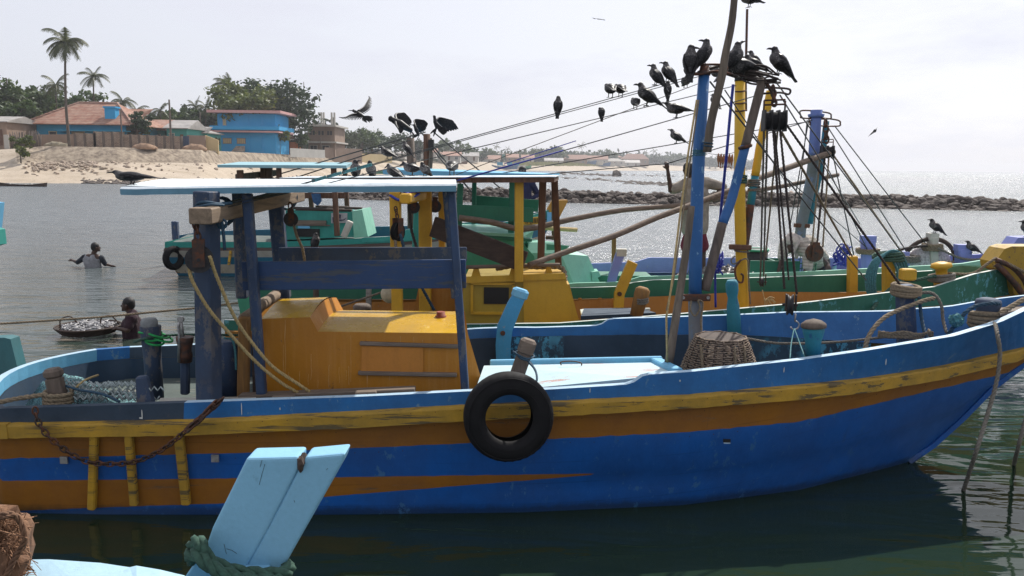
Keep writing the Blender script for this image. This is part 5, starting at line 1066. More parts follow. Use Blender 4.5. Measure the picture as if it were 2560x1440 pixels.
# cabin
Y1, Y2 = 9.25, 10.35
def boxpx(par, name, mat, x0b, x1b, yb, x0t, x1t, yt, Ya, Yb, label=None, inset=0, ytr=None):
    m_ = MB(); d = V((0, Yb - Ya, 0)); a = [P(x0b, yb, Ya), P(x1b, yb, Ya), P(x1t, ytr or yt, Ya), P(x0t, yt, Ya)]
    m_.hexa([a[0], a[1], a[1] + d, a[0] + d, a[3], a[2], a[2] + d, a[3] + d]); return m_.build(name, M[mat], par, label)
M['b_yel'] = paint('cabin_yellow', (.58, .34, .02), chip=.15, grime=.5, gcol=(.36, .22, .02), rough=.38, streak=.3, stc=(.25, .15, .02)); M['b_yel2'] = paint('olive_yellow', (.38, .27, .03), chip=.15, grime=.5, gcol=(.22, .15, .02), rough=.4)
cB = boxpx(boatB, 'cabin', 'b_yel2', 1150, 1310, 822, 1160, 1308, 700, Y1, Y2)
boxpx(cB, 'cabin_section', 'b_yel', 1310, 1455, 822, 1308, 1410, 688, Y1 - .02, Y2, 'brighter forward section of the yellow cabin', ytr=686)
boxpx(boatB, 'cabin_step', 'b_yel', 1408, 1452, 822, 1400, 1424, 712, Y1 + .1, Y2 - .1)
m_ = MB(); m_.hexa([P(1155, 708, Y1 - .04), P(1416, 698, Y1 - .04), P(1416, 698, Y2 + .05), P(1155, 708, Y2 + .05), P(1155, 692, Y1 - .04), P(1412, 683, Y1 - .04), P(1412, 683, Y2 + .05), P(1155, 692, Y2 + .05)]); m_.build('cabin_roof', M['b_yel'], cB)
m_ = MB()
for a, b_, c, d in ((1180, 705, 1284, 712), (1180, 780, 1284, 785)): m_.box((P(1232, 708, Y1).x, Y1 - .012, P(1232, a and (b_ + d) / 2, Y1).z), (.50, .03, .03))
for px in (1180, 1283): m_.box((P(px, 740, Y1).x, Y1 - .012, P(px, 745, Y1).z), (.03, .03, .33))
wf = m_.build('window', M['b_yel'], cB)
m_ = MB(); m_.box((P(1241, 740, Y1).x, Y1 - .006, P(1241, 739, Y1).z), (.285, .016, .19)); m_.build('opening', M['black'], wf)
for px in (1190, 1284, 1372): m_ = MB(); m_.prism([P(px - 12, 692, 9.4), P(px + 12, 692, 9.4), P(px + 5, 668, 9.4), P(px - 5, 668, 9.4)], (0, .06, 0)); m_.build('rail_bracket', M['b_yel'], cB)
ropeth('spar', cat([P(1165, 668, 9.36), P(1280, 665, 9.36), P(1400, 662, 9.36)]), .024, 'pole', 'grey pipe lying in brackets on the yellow cabin roof', 'spar', tw=False)
ropeth('cabin_rope', cat([P(1240, 672, 9.5), P(1290, 664, 9.5), P(1340, 668, 9.5), P(1400, 668, 9.5), P(1413, 690, 9.4), P(1410, 705, 9.3)]), .03, 'rope', 'thick brown rope slumped over the edge of the yellow cabin roof')
# frames
bmq(boatB, 'roof_post', 'yellow', P(1297, 705, 9.15), P(1298, 444, 9.15), .10, .08)
bmq(boatB, 'roof_post', 'wood_brown', P(1351, 700, 10.3), P(1357, 450, 10.3), .09, .09, label='bare brown wooden roof post')
bmq(boatB, 'roof_post', 'yellow', P(1106, 740, 10.2), P(1104, 478, 10.2), .08, .08)
bmq(boatB, 'roof_post', 'wood_brown', P(1398, 700, 10.9), P(1386, 450, 10.4), .085, .08, label='second bare brown roof post with green stains')
rB = MB(); rB.hexa([P(700, 459, 9.0), P(1386, 456, 9.0), P(1397, 449, 10.45), P(760, 450, 10.45), P(700, 447, 9.0), P(1386, 443.5, 9.0), P(1396, 440, 10.45), P(760, 443.5, 10.45)]); rB.build('canopy_roof', M['wood_brown'], boatB)
rB = MB(); rB.hexa([P(699, 446.4, 8.98), P(1388, 442.9, 8.98), P(1399, 439.4, 10.5), P(758, 442.6, 10.5), P(699, 444.2, 8.98), P(1388, 440.9, 8.98), P(1399, 437.6, 10.5), P(758, 440.8, 10.5)]); rB.build('roof_sheet', M['roof_top'], boatB)
# hauling frame
bmq(boatB, 'gantry_post', 'yellow', P(994, 800, 8.95), P(988, 480, 8.95), .115, .12, c=.08)
bmq(boatB, 'gantry_post', 'yellow', P(1064, 800, 9.9), P(1063, 440, 9.9), .15, .13, c=.08, label='thicker inner gantry post')
m_ = MB(); m_.beam(P(1012, 497, 8.7), P(1066, 486, 10.2), .12, .11); m_.build('gantry_beam', M['yellow'], boatB)
m_ = MB(); m_.tube(cat([P(975, 488, 8.9), P(1000, 500, 8.85), P(1020, 484, 8.85), P(1040, 480, 9.2), P(1035, 500, 9.0)]), .016, 5); m_.tube(cat([P(1010, 478, 8.85), P(1030, 492, 8.9), P(1048, 484, 9.2)]), .014, 5); m_.build('blue_lashing', M['rope_vb'], None, 'bright blue cord lashed round the yellow gantry top', 'lashing')
pulley(P(1034, 518, 9.7), .075, (.1, -1, 0), 'iron wheel on the left of the thick yellow post', wide=.04); pulley(P(1088, 516, 10.0), .075, (.1, -1, 0), 'iron wheel on the right of the thick yellow post', wide=.04)
pulley(P(994, 580, 8.8), .10, (.9, -.5, 0), 'dark block with an orange shackle hanging on the slim yellow post', P(989, 520, 8.82), mat='rubber', wide=.05, hmat='rust')
ropeth('block_rope', cat([P(988, 600, 8.75), P(992, 640, 8.75), P(1000, 690, 8.78)]), .018, 'rope', 'pale fall of rope under the block on the slim yellow post')
ropeth('block_rope', cat([P(1000, 585, 8.75), P(1010, 620, 8.75), P(1018, 650, 8.78), P(1085, 775, 9.2)]), .018, 'rope_b', 'dark blue fall of rope under the block on the slim yellow post')
ropeth('block_rope', cat([P(1024, 525, 9.6), P(1030, 580, 9.6), P(1055, 660, 9.4)]), .018, 'rope_d', 'dark rope hanging from the left iron wheel')
m_ = MB(); m_.prism([P(1030, 800, 9.9), P(1165, 800, 9.9), P(1165, 700, 9.9), P(1095, 690, 9.9), P(1050, 700, 9.9)], (0, .06, 0)); m_.build('yellow_bulkhead', M['ochre'], boatB)
bmq(boatB, 'dark_plank', 'wood_dark', P(1082, 566, 9.6), P(1312, 655, 9.3), .05, .24, up=(0, 0, 1), c=.05)
# knees and bollards
def knee(par, pts, w_, mat, Y, bolt=None, head=None, lab=None):
    m_ = MB(); m_.sweep([P(a, b_, Y) for a, b_ in pts], [(-w_ / 2, -.05), (w_ / 2, -.05), (w_ / 2, .05), (-w_ / 2, .05)], up=(0, 1, 0)); o = m_.build('knee_post', M[mat], par, lab)
    if bolt: m_ = MB(); m_.disc(P(bolt[0], bolt[1], Y - .058), (0, 1, 0), .03, .02, 10); m_.build('bolt', M['rust'], o)
    return o
knee(boatB, [(1545, 778), (1548, 735), (1562, 700), (1575, 670), (1582, 655)], .13, 'yellow', 10.7, (1549, 735))
m_ = MB(); m_.lathe(P(1590, 790, 8.9), P(1609, 718, 8.9), [(0, .07), (.6, .08), (.75, .085), (.92, .08), (1, .05)], 12); m_.build('bollard', M['wood_yel'], boatB)
ropeth('post_lashing', [P(1606 + 14 * math.cos(a), 744 + 5 * math.sin(a) + a * .8, 8.9 + .12 * math.sin(-a)) for a in [k * .5 for k in range(36)]], .012, 'rope_g', 'grey rope wound round the stubby wooden bollard beyond the blue rail')
bmq(boatB, 'bollard', 'yellow', P(2130, 745, 10.7), P(2131, 640, 10.7), .12, .1)
bmq(boatB, 'bollard', 'yellow', P(2222, 735, 9.7), P(2221, 640, 9.7), .13, .12)
m_ = MB(); m_.lathe(P(2355, 715, 9.5), P(2353, 655, 9.5), [(0, .09), (.35, .09), (.45, .06), (.7, .065), (.8, .12), (.93, .11), (1, .05)], 12); m_.build('bollard', M['yellow'], boatB)
bmq(boatB, 'bollard', 'yellow', P(2268, 700, 9.3), P(2270, 672, 9.3), .16, .14)
m_ = MB()
rn = random.Random(8)
for i in range(6): m_.ring(P(2221, 634 + 2.5 * i, 9.7), (rn.uniform(-.15, .15), rn.uniform(-.2, .1), 1), .15 + .01 * (i % 3), .016, 20, 6)
m_.build('rope_coil', M['rope_green'], None, 'green rope coiled round the top of the yellow bollard by the second boat bow', 'rope coil')
m_ = MB()
for i in range(5): m_.ring(P(2205 + 6 * i, 700, 9.55), (.2 + .05 * i, -1, .05), .21 + .012 * i, .015, 26, 6, ell=1.35)
m_.build('rope_coil', M['rope_teal'], None, 'big loose loop of teal rope hanging on the yellow bollard', 'rope coil')
m_ = MB()
for i in range(4): m_.ring(P(2354, 688 + 4 * i, 9.5), (rn.uniform(-.2, .2), rn.uniform(-.1, .1), 1), .13, .02, 20, 6)
m_.build('rope_coil', M['rope_g'], None, 'grey rope wound round the waisted yellow bollard near the second bow', 'rope coil')
ropeth('mooring_rope', cat([P(2370, 683, 9.5), P(2430, 684, 9.5), P(2480, 652, 9.5), P(2500, 650, 9.5), P(2600, 700, 9.3)]), .018, 'rope', 'pale rope running from the waisted bollard to the mustard stem')
ropeth('mooring_rope', cat([P(2180, 775, 8.9), P(2210, 735, 9.2), P(2250, 710, 9.3), P(2340, 690, 9.4)]), .02, 'rope_green', 'teal rope slanting between the yellow bollards')
ropeth('stern_rope', [P(-40, 812, 8.0), P(250, 793, 8.3), P(490, 770, 8.6), P(640, 752, 9.2)], .012, 'rope', 'long thin rope stretched over the water past the boy at the left')
# green stern board behind the cabin log
m_ = MB(); m_.prism([P(604, 800, 8.4), P(640, 790, 8.4), P(625, 718, 8.4), P(588, 720, 8.4)], (0, .06, 0)); m_.build('rudder_board', M['mid_green'], boatB)
ropeth('deck_pipe', [P(840, 770, 9.8), P(1000, 715, 9.9), P(1140, 712, 9.9)], .014, 'pole_z', 'thin stick resting across the second boat behind the blue boards', 'stick', tw=False)
bmq(boatB, 'cleat_post', 'steel', P(922, 775, 10.6), P(922, 722, 10.6), .07, .05)
m_ = MB(); m_.add([P(975, 735, 9.6) + p * .11 for p in ICO[3][0]], ICO[3][1], 0, True); m_.build('float', plain('cream_float', (.42, .36, .24), .5, .2), None, 'cream coloured float behind the slim yellow post', 'float')
m_ = MB(); m_.lathe(P(905, 775, 9.6), P(905, 760, 9.6), [(0, .1), (.6, .11), (1, .08)], 14); m_.build('bollard', M['wood_z'], boatB)
# hatch of B, white rim
m_ = MB(); m_.hexa([P(1452, 800, 9.0), P(1640, 789, 9.0), P(1600, 775, 10.2), P(1460, 778, 10.2), P(1452, 790, 9.0), P(1640, 782, 9.0), P(1600, 769, 10.2), P(1460, 771, 10.2)]); m_.build('hatch', M['inner'], boatB)
m_ = MB(); m_.beam(P(1455, 776, 10.1), P(1625, 773, 10.1), .05, .03); m_.beam(P(1455, 776, 10.1), P(1462, 800, 9.1), .05, .03); m_.beam(P(1462, 784, 9.9), P(1545, 784, 9.9), .03, .02); m_.build('hatch_rim', M['whitecap'], boatB)

# ================================================================ boat C : lavender rail, mint wheelhouse
C0 = P(1800, 650, 12.8); C0.z = 0; boatC = thing('fishing_boat', C0, 'third boat out with lavender rails and a faceted mint green wheelhouse', 'fishing boat', 'fishing boats moored side by side')
CN = [(1100, 735, 11.3), (1430, 708, 11.3), (1560, 705, 11.3), (1590, 692, 11.3), (2000, 680, 11.35), (2400, 660, 11.7), (2520, 640, 12.1), (2640, 600, 12.6)]
CB = [(1100, 765, 11.3), (1430, 740, 11.3), (1560, 738, 11.3), (1590, 735, 11.3), (2000, 722, 11.35), (2400, 704, 11.7), (2520, 685, 12.1), (2640, 665, 12.6)]
plank(boatC, 'bulwark', 'mint', CN, CB, .05)
hullbody(boatC, 'lav', [(a, b_, c + .02) for a, b_, c in CB], [(1100, 2.4), (2000, 2.3), (2400, 1.4), (2640, .05)])
CF = [(1380, 661, 13.6), (1480, 659, 13.6), (1590, 655, 13.6), (1622, 644, 13.6), (1730, 645, 13.6), (2000, 645, 13.6), (2200, 646, 13.5), (2360, 640, 13.35), (2450, 636, 13.2), (2540, 622, 12.9), (2600, 600, 12.7)]
CFB = [(1380, 681, 13.6), (1480, 680, 13.6), (1590, 682, 13.6), (1622, 681, 13.6), (1730, 681, 13.6), (2000, 683, 13.6), (2200, 680, 13.5), (2360, 674, 13.35), (2450, 666, 13.2), (2540, 650, 12.9), (2600, 632, 12.7)]
plank(boatC, 'bulwark', 'lav', CF, CFB, .05, 'far bulwark, pale lavender')
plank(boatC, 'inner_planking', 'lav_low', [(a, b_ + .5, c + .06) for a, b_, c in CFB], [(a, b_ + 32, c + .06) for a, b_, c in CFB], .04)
deckq(boatC, 'mint', [P(1300, 720, 11.5), P(2400, 690, 12.0), P(2500, 660, 12.6), P(2300, 670, 13.3), P(1300, 690, 13.5)], .60)
m_ = MB(); m_.prism([P(2520, 628, 12.5), P(2546, 594, 12.5), P(2640, 592, 12.5), P(2640, 640, 12.5), P(2540, 640, 12.5)], (0, .3, 0)); m_.build('stem_post', M['lav'], boatC)
for (x0, x1, yt, yb_, Yc) in ((2150, 2190, 588, 665, 12.9), (2385, 2430, 610, 664, 12.7), (2252, 2270, 628, 665, 12.8), (2318, 2344, 582, 660, 12.9)):
    bmq(boatC, 'bollard', 'lav' if x0 != 2318 else 'white', P((x0 + x1) / 2 + 1, yb_ + 6, Yc), P((x0 + x1) / 2, yt + 10, Yc), (x1 - x0) / F * Yc * .75, .18)
    m_ = MB(); m_.box(P((x0 + x1) / 2, yt + 9, Yc), ((x1 - x0) / F * Yc * .8, .16, 16 / F * Yc)); m_.build('bollard_head', M['lav' if x0 != 2318 else 'white'], boatC)
def coil(px, py, Y, r, k, mat, label, rr_=.022, seed=1):
    m_ = MB(); rn = random.Random(seed)
    for i in range(k): m_.rope([P(px, py + 4 * i, Y) + V((math.cos(a) * r * rn.uniform(.95, 1.1), math.sin(a) * r, rn.uniform(-.006, .006))) for a in [q * .35 for q in range(19)]], rr_, n=4)
    return m_.build('rope_coil', M[mat], None, label, 'rope coil')
coil(2331, 612, 12.9, .14, 4, 'rope', 'hemp rope wound round the white topped bollard under the standing crow'); coil(2170, 624, 12.9, .16, 3, 'rope', 'hemp rope wound round the lavender bollard left of the anchor', seed=3); coil(2262, 640, 12.8, .2, 4, 'rope_g', 'grey rope heaped on the low lavender bollard', seed=4)
coil(2407, 658, 12.7, .2, 2, 'rope', 'hemp rope lying round the foot of the lavender bollard beside the small crow', seed=5)
# big round net hoop / anchor behind the bollard
m_ = MB(); c = P(2320, 660, 13.0); m_.ring(c, (0, 1, .2), .42, .035, 24, 6, a0=-100, a1=100); m_.build('basket_hoop', M['wood_dark'], None, 'dark half hoop of a net frame standing behind the white topped bollard', 'hoop')
m_ = MB(); v_, f_ = ICO[3]; m_.add([c + V((p.x * .36, p.y * .15, max(p.z, -.1) * .32 * (1 + .1 * mnoise.noise(p * 4)))) for p in v_], f_, 0, True); m_.build('net_bundle', plain('white_netting', (.45, .42, .42), .9, .5, 30), None, 'bundle of white netting inside the dark half hoop', 'net')
ropeth('mooring_rope', cat([P(2345, 620, 12.7), P(2400, 645, 12.6), P(2450, 648, 12.5), P(2530, 632, 12.5)]), .02, 'rope_g', 'heavy grey rope sagging from the white topped bollard to the lavender stem')
ropeth('mooring_rope', cat([P(2200, 640, 12.8), P(2260, 622, 12.8), P(2318, 614, 12.8)]), .022, 'rope_d', 'dark rope between the two tall bollards of the lavender boat')
# wheelhouse
Yw = 11.6
wh = MB(); lo = [P(1180, 730, Yw), P(1480, 722, Yw), P(1500, 700, 12.9), P(1180, 700, 12.9)]
midp = [P(1180, 640, Yw), P(1300, 637, Yw), P(1340, 640, Yw), P(1462, 640, Yw + .05)]
a1_ = [P(1250, 722, Yw), P(1490, 714, Yw), P(1478, 655, Yw), P(1345, 668, Yw)]
# lower block with sloped shoulders (convex body)
pts = [P(1300, 725, Yw), P(1440, 722, Yw - .05), P(1500, 706, Yw + .5), P(1500, 700, Yw + 1.2), P(1300, 700, Yw + 1.25),
       P(1320, 632, Yw), P(1402, 634, Yw - .02), P(1470, 640, Yw + .3), P(1472, 655, Yw + 1.1), P(1300, 620, Yw + 1.2),
       P(1320, 606, Yw + .15), P(1390, 606, Yw + .15), P(1425, 622, Yw + .45), P(1428, 628, Yw + .95), P(1320, 596, Yw + 1.05)]
wh.add(pts, [(0, 1, 6, 5), (1, 2, 7, 6), (2, 3, 8, 7), (3, 4, 9, 8), (4, 0, 5, 9), (5, 6, 11, 10), (6, 7, 12, 11), (7, 8, 13, 12), (8, 9, 14, 13), (9, 5, 10, 14), (10, 11, 12, 13, 14), (4, 3, 2, 1, 0)])
whm = wh.build('wheelhouse', M['mint'], boatC)
m_ = MB(); m_.prism([P(1366, 610, Yw - .01), P(1424, 614, Yw + .1), P(1414, 625, Yw + .08), P(1366, 625, Yw - .01)], (0, -.01, 0)); m_.build('window', M['mid_green'], whm)
m_ = MB(); m_.box(P(1373, 594, Yw + .5), (.1, .1, .05)); m_.build('vent_cap', M['rust'], whm)
m_ = MB(); m_.prism([P(1478, 680, Yw + .3), P(1496, 678, Yw + .3), P(1502, 690, Yw + .3), P(1480, 702, Yw + .3)], (0, .3, 0)); m_.build('wheelhouse_step', M['mint'], whm)
# green trunk cabin behind
m_ = MB(); m_.hexa([P(1160, 700, 11.45), P(1302, 690, 11.45), P(1302, 680, 12.9), P(1160, 690, 12.9), P(1160, 585, 11.45), P(1300, 592, 11.45), P(1336, 572, 12.9), P(1160, 566, 12.9)]); tc_ = m_.build('trunk_cabin', M['mid_green'], boatC)
m_ = MB(); m_.hexa([P(1150, 584, 11.42), P(1304, 594, 11.42), P(1342, 573, 12.95), P(1150, 566, 12.95), P(1150, 578, 11.42), P(1304, 586, 11.42), P(1342, 566, 12.95), P(1150, 560, 12.95)]); m_.build('cabin_lid', M['mint'], tc_)
for a, b_, w_, h_, Y in (((1186, 585), (1150, 579), .1, .06, 12.0), ((1180, 590), (1330, 600), .16, .04, 11.5)): m_ = MB(); m_.beam(P(a[0], a[1], Y), P(b_[0], b_[1], Y), w_, h_); m_.build('hatch_board', M['green'], tc_)
m_ = MB(); m_.prism([P(1260, 722, 11.5), P(1350, 716, 11.5), P(1335, 640, 11.5), P(1300, 600, 11.5), P(1262, 600, 11.5)], (0, .05, 0)); m_.build('side_panel', M['mid_green'], boatC)
# posts, boards, roof of C
for (xb, yb_, xt, yt, w_, Y, mt) in ((1146, 600, 1151, 459, .085, 11.6, 'green'), (1184, 560, 1186, 452, .07, 12.9, 'green'), (1277, 592, 1281, 452, .085, 11.6, 'green')): bmq(boatC, 'roof_post', mt, P(xb, yb_, Y), P(xt, yt, Y), w_, .07)
bmq(boatC, 'roof_post', 'wood_brown', P(1387, 600, 12.9), P(1387, 450, 12.9), .10, .08)
bmq(boatC, 'side_board', 'green', P(1143, 529, 11.5), P(1333, 538, 11.5), .03, .20, up=(0, 0, 1), c=.1)
bmq(boatC, 'side_board', 'green', P(1180, 503, 13.0), P(1346, 515, 13.0), .03, .19, up=(0, 0, 1), c=.1)
rC = MB(); rC.hexa([P(958, 436, 11.3), P(1380, 446, 11.3), P(1399, 440, 13.2), P(990, 432, 13.2), P(956, 423.5, 11.3), P(1380, 436, 11.3), P(1399, 433.5, 13.2), P(985, 418.5, 13.2)]); rC.build('canopy_roof', [M['light_blue']], boatC)
bmq(boatC, 'gantry_post', 'teal', P(1040, 690, 11.8), P(1048, 508, 11.8), .14, .12)
# mast of C with its leaning lower piece
M['mast_lav'] = paint('lavender_mast', (.13, .20, .50), chip=.35, under=(.3, .35, .45), grime=.4); M['mast_moss'] = paint('mossy_mast', (.16, .20, .24), chip=1.0, under=(.14, .24, .42), grime=.8, gcol=(.10, .13, .08))
YC = 12.4
m_ = MB(); m_.tube(cat([P(2001, 600, YC), P(2003, 565, YC), P(2024, 470, YC), P(2034, 400, YC), P(2036, 370, YC)], 5), [.07, .075] + [.08] * 19, 12); mC = m_.build('mast', M['mast_moss'], boatC)
m_ = MB(); m_.pole(P(2035, 388, YC), P(2040, 292, YC), .082, .076, 12); m_.lathe(P(2040, 293, YC), P(2041, 275, YC), [(0, .11), (.4, .12), (.5, .08), (1, .09)], 10); m_.build('mast_top', M['mast_lav'], mC)
bmq(boatC, 'mast_cross', 'wood_brown', P(1985, 563, YC - .05), P(2024, 565, YC - .05), .05, .06, up=(0, 0, 1))
m_ = MB(); m_.pole(P(2024, 560, YC + .1), P(2055, 400, YC + .1), .05, .05, 8, wob=.02); m_.pole(P(2055, 400, YC + .1), P(2066, 303, YC + .1), .05, .045, 8); m_.build('derrick', M['teal_post'], boatC)
m_ = MB(); 
for px, py in ((2039, 287), (2062, 305)):
    c = P(px, py, YC); w_ = 38 / F * YC; m_.tube(cat([c + V((-w_ * .95, 0, -.02)), c + V((-w_, 0, .05)), c + V((-w_ * .4, 0, .06)), c + V((w_ * .8, 0, .03)), c + V((w_, 0, -.02)), c + V((w_ * .8, 0, -.06)), c + V((-w_ * .8, 0, -.05)), c + V((-w_ * .95, 0, -.02))]), .012, 5)
m_.build('mast_horns', M['rust'], mC)
knee(boatC, [(1528, 712), (1532, 690), (1545, 650), (1552, 630)], .12, 'lav', 11.5)
m_ = MB(); m_.box(P(1553, 631, 11.5), (.14, .12, .1)); m_.build('bollard_head', M['white'], boatC)
bmq(boatC, 'stanchion', 'wood_yel', P(1534, 680, 12.5), P(1535, 592, 12.5), .065, .06)
m_ = MB(); m_.box(P(1535, 700, 12.4), (1.05, .5, .2)); m_.build('deck_box', M['green'], boatC)
m_ = MB(); m_.hexa([P(1500, 716, 11.9), P(1700, 706, 11.9), P(1690, 694, 12.8), P(1500, 700, 12.8), P(1500, 711, 11.9), P(1700, 701, 11.9), P(1690, 690, 12.8), P(1500, 696, 12.8)]); m_.build('side_deck', M['mint'], boatC)
# crates and bucket on C
t = thing('crate', P(1935, 690, 12.6), 'open green plastic crate standing behind the yellow mast foot', 'crate'); c = P(1945, 684, 12.6)
for k in range(3): m_ = MB(); m_.box(c + V((-.12 + (.36 if k == 2 else 0) * 0, -.2 if k == 0 else .2 if k == 1 else 0, .05)), (.75, .03, .34) if k < 2 else (.03, .4, .34)); m_.build('side_panel', M['green'], t)
m_ = MB(); c = P(2016, 655, 12.5)
for i in range(7):
    m_.tube([P(1995 + i * 7, 700 - i, 12.4), P(2001 + i * 7, 640 - i * 2, 12.5)], .008, 4)
for j in range(5): m_.tube([P(1996, 696 - 12 * j, 12.4), P(2040, 690 - 13 * j, 12.5)], .008, 4)
m_.build('wire_crate', M['green'], None, 'lattice sided green crate beside the bending man', 'crate')
t = thing('bucket', P(1888, 690, 12.9), 'dark green bucket with a bright rim behind the mast', 'bucket'); m_ = MB(); m_.lathe(P(1888, 690, 12.9), P(1888, 624, 12.9), [(0, .17), (1, .20)], 20); m_.build('body', M['iron'], t); m_ = MB(); m_.ring(P(1888, 624, 12.9), (0, 0, 1), .2, .02, 24); m_.build('rim', M['mid_green'], t)
m_ = MB(); rn = random.Random(21)
for i in range(120):
    a, r = rn.random() * 6.28, rn.random() ** .5; c = P(1795, 690, 12.1) + V((math.cos(a) * r * .42, math.sin(a) * r * .25, .10 * (1 - r) + rn.uniform(0, .03))); d = V((rn.uniform(-1, 1), rn.uniform(-.5, .5), rn.uniform(-.2, .2))).normalized() * .11
    m_.tube([c - d, c - d * .5, c + d * .3, c + d, c + d * 1.2], [.004, .028, .03, .012, .03], 6)
M['fish'] = plain('silver_fish', (.17, .155, .15), .5, .6, 40, metal=.1); m_.build('fish_heap', M['fish'], None, 'heap of small silver fish on the deck at the standing man\'s feet', 'fish', kind='stuff')
m_ = MB(); m_.tube(cat([P(2086, 700, 12.4), P(2086, 672, 12.4), P(2088, 662, 12.4), P(2093, 655, 12.4)]), [.06, .07, .065, .05, .045, .04, .035, .03, .03, .03, .03, .03, .028, .02, .02, .02, .02, .02, .02][:19], 8); m_.build('plastic_bottle', plain('blue_plastic', (.30, .50, .62), .2, .1), None, 'translucent blue plastic bottle standing by the bending man', 'bottle')

# ================================================================ boat F : teal cabin, white hull, blue roof (far left)
F0 = P(800, 640, 17.5); F0.z = 0; boatF = thing('fishing_boat', F0, 'rusty white and teal boat with a pale blue roof lying farther out on the left', 'fishing boat', 'fishing boats moored side by side')
YF1 = 17.0
FT = [(412, 605, 17.1), (700, 604, YF1), (1000, 590, YF1), (1012, 572, YF1), (1200, 566, 17.1), (1300, 548, 17.5), (1380, 520, 18.2)]
def frow(dy, off): return [(a, b_ + dy * (1 if a < 1200 else 1), c + off) for a, b_, c in FT]
hF = MB(); specs = [(0, 0, 0), (14, .02, 1), (22, -.05, 2), (38, .05, 3), (56, .12, 4), (78, .22, 5), (92, .3, None)]
cols = []; n_ = 60
rowsF = []
for k, (dy, off, mt) in enumerate(specs):
    r_ = []
    for i in range(n_ + 1):
        px = 412 + (1385 - 412) * i / n_ + [0, 0, -4, 6, 14, 30, 40][k] * (1 - i / n_) - [0, 0, 0, 8, 22, 45, 60][k] * (i / n_) ** 4
        yt = 605 if px < 700 else itp([(700, 604), (1000, 592), (1200, 570), (1300, 550), (1385, 522)], px)
        r_.append(P(px, yt + dy + (.0), itp([(a, c) for a, b_, c in FT], px) + off))
    rowsF.append(r_)
for r_ in rowsF: hF.v += r_ 
k_ = n_ + 1
for j in range(6):
    for i in range(n_): hF.f.append([j * k_ + i, j * k_ + i + 1, (j + 1) * k_ + i + 1, (j + 1) * k_ + i]); hF.mi.append([0, 1, 2, 3, 4, 5][j]); hF.sm.append(False)
b0 = len(hF.v)   # far side, mirrored about the centre line
for r_ in rowsF: hF.v += [V((p.x, 2 * 18.25 - p.y if p.y < 18.25 else p.y, p.z)) for p in r_]
for j in range(6):
    for i in range(n_): hF.f.append([b0 + j * k_ + i, b0 + j * k_ + i + 1, b0 + (j + 1) * k_ + i + 1, b0 + (j + 1) * k_ + i]); hF.mi.append([0, 1, 2, 3, 4, 5][j]); hF.sm.append(False)
for j in range(6): hF.f.append([j * k_, (j + 1) * k_, b0 + (j + 1) * k_, b0 + j * k_]); hF.mi.append([0, 1, 2, 3, 4, 5][j]); hF.sm.append(False)
M['white_rust'] = paint('rust_stained_white', (.50, .46, .36), chip=.9, under=(.20, .09, .04), grime=.7, gcol=(.3, .24, .15), sc=.5); M['blue_teal'] = paint('blue_teal_paint', (.02, .16, .26), chip=.3, grime=.4)
hF.build('hull', [M['teal'], M['wood_dark'], M['white'], M['blue_teal'], M['white_rust'], M['blue_teal']], boatF)
plank(boatF, 'bulwark', 'blue_teal', [(438, 590, 19.3), (500, 580, 19.3), (600, 576, 19.3), (900, 567, 19.3), (980, 566, 19.3), (1200, 560, 19.2), (1330, 540, 18.9)], [(438, 612, 19.3), (500, 604, 19.3), (600, 600, 19.3), (900, 592, 19.3), (980, 592, 19.3), (1200, 585, 19.2), (1330, 560, 18.9)], .06)
plank(boatF, 'bulwark', 'teal', [(905, 594, YF1), (1000, 590, YF1), (1012, 573, YF1), (1200, 566, 17.1), (1300, 548, 17.5), (1372, 524, 18.1)], [(905, 606, YF1), (1000, 603, YF1), (1012, 602, YF1), (1200, 592, 17.1), (1300, 578, 17.5), (1372, 560, 18.1)], .06, capm='whitecap')
deckq(boatF, 'deck', [P(430, 610, 17.2), P(1300, 570, 17.7), P(1300, 560, 18.8), P(470, 590, 19.2)], .72)
plank(boatF, 'registration_board', 'yellow', [(1306, 547, 17.45), (1352, 541, 17.6)], [(1306, 562, 17.45), (1352, 560, 17.6)], .03)
regp = P(1308, 559, 17.40)
m_ = MB()
x = 1314
for ch in '11-0111111':
    Y = itp([(1306, 17.42), (1352, 17.57)], x); yb_ = itp([(1306, 560), (1352, 556)], x); yt = yb_ - 12
    if ch == '1': m_.prism([P(x, yb_, Y), P(x + 1.8, yb_, Y), P(x + 2.6, yt, Y), P(x + .8, yt, Y)], (0, -.015, 0))
    elif ch == '0': m_.tube([P(x + 2.2 + 2.0 * math.cos(a), (yt + yb_) / 2 + 3 + 4 * math.sin(a), Y - .01) for a in [q * .7 for q in range(10)]], .007, 4)
    else: m_.prism([P(x, yb_ - 5, Y), P(x + 3, yb_ - 5, Y), P(x + 3, yb_ - 7, Y), P(x, yb_ - 7, Y)], (0, -.015, 0))
    x += 3.7 if ch != '0' else 5.4
m_.build('registration_number', M['black'], boatF)
m_ = MB(); m_.prism([P(1368, 560, 18.1), P(1368, 522, 18.1), P(1380, 501, 18.1), P(1418, 500, 18.1), P(1420, 503, 18.1), P(1398, 545, 18.1), P(1396, 566, 18.1)], (0, .25, 0)); m_.build('stem_fin', paint('ochre_fin', (.48, .24, .03), grime=.3), boatF)
m_ = MB(); m_.box(P(1374, 548, 18.0), (.12, .1, .3)); m_.build('stem_block', M['light_blue'], boatF)
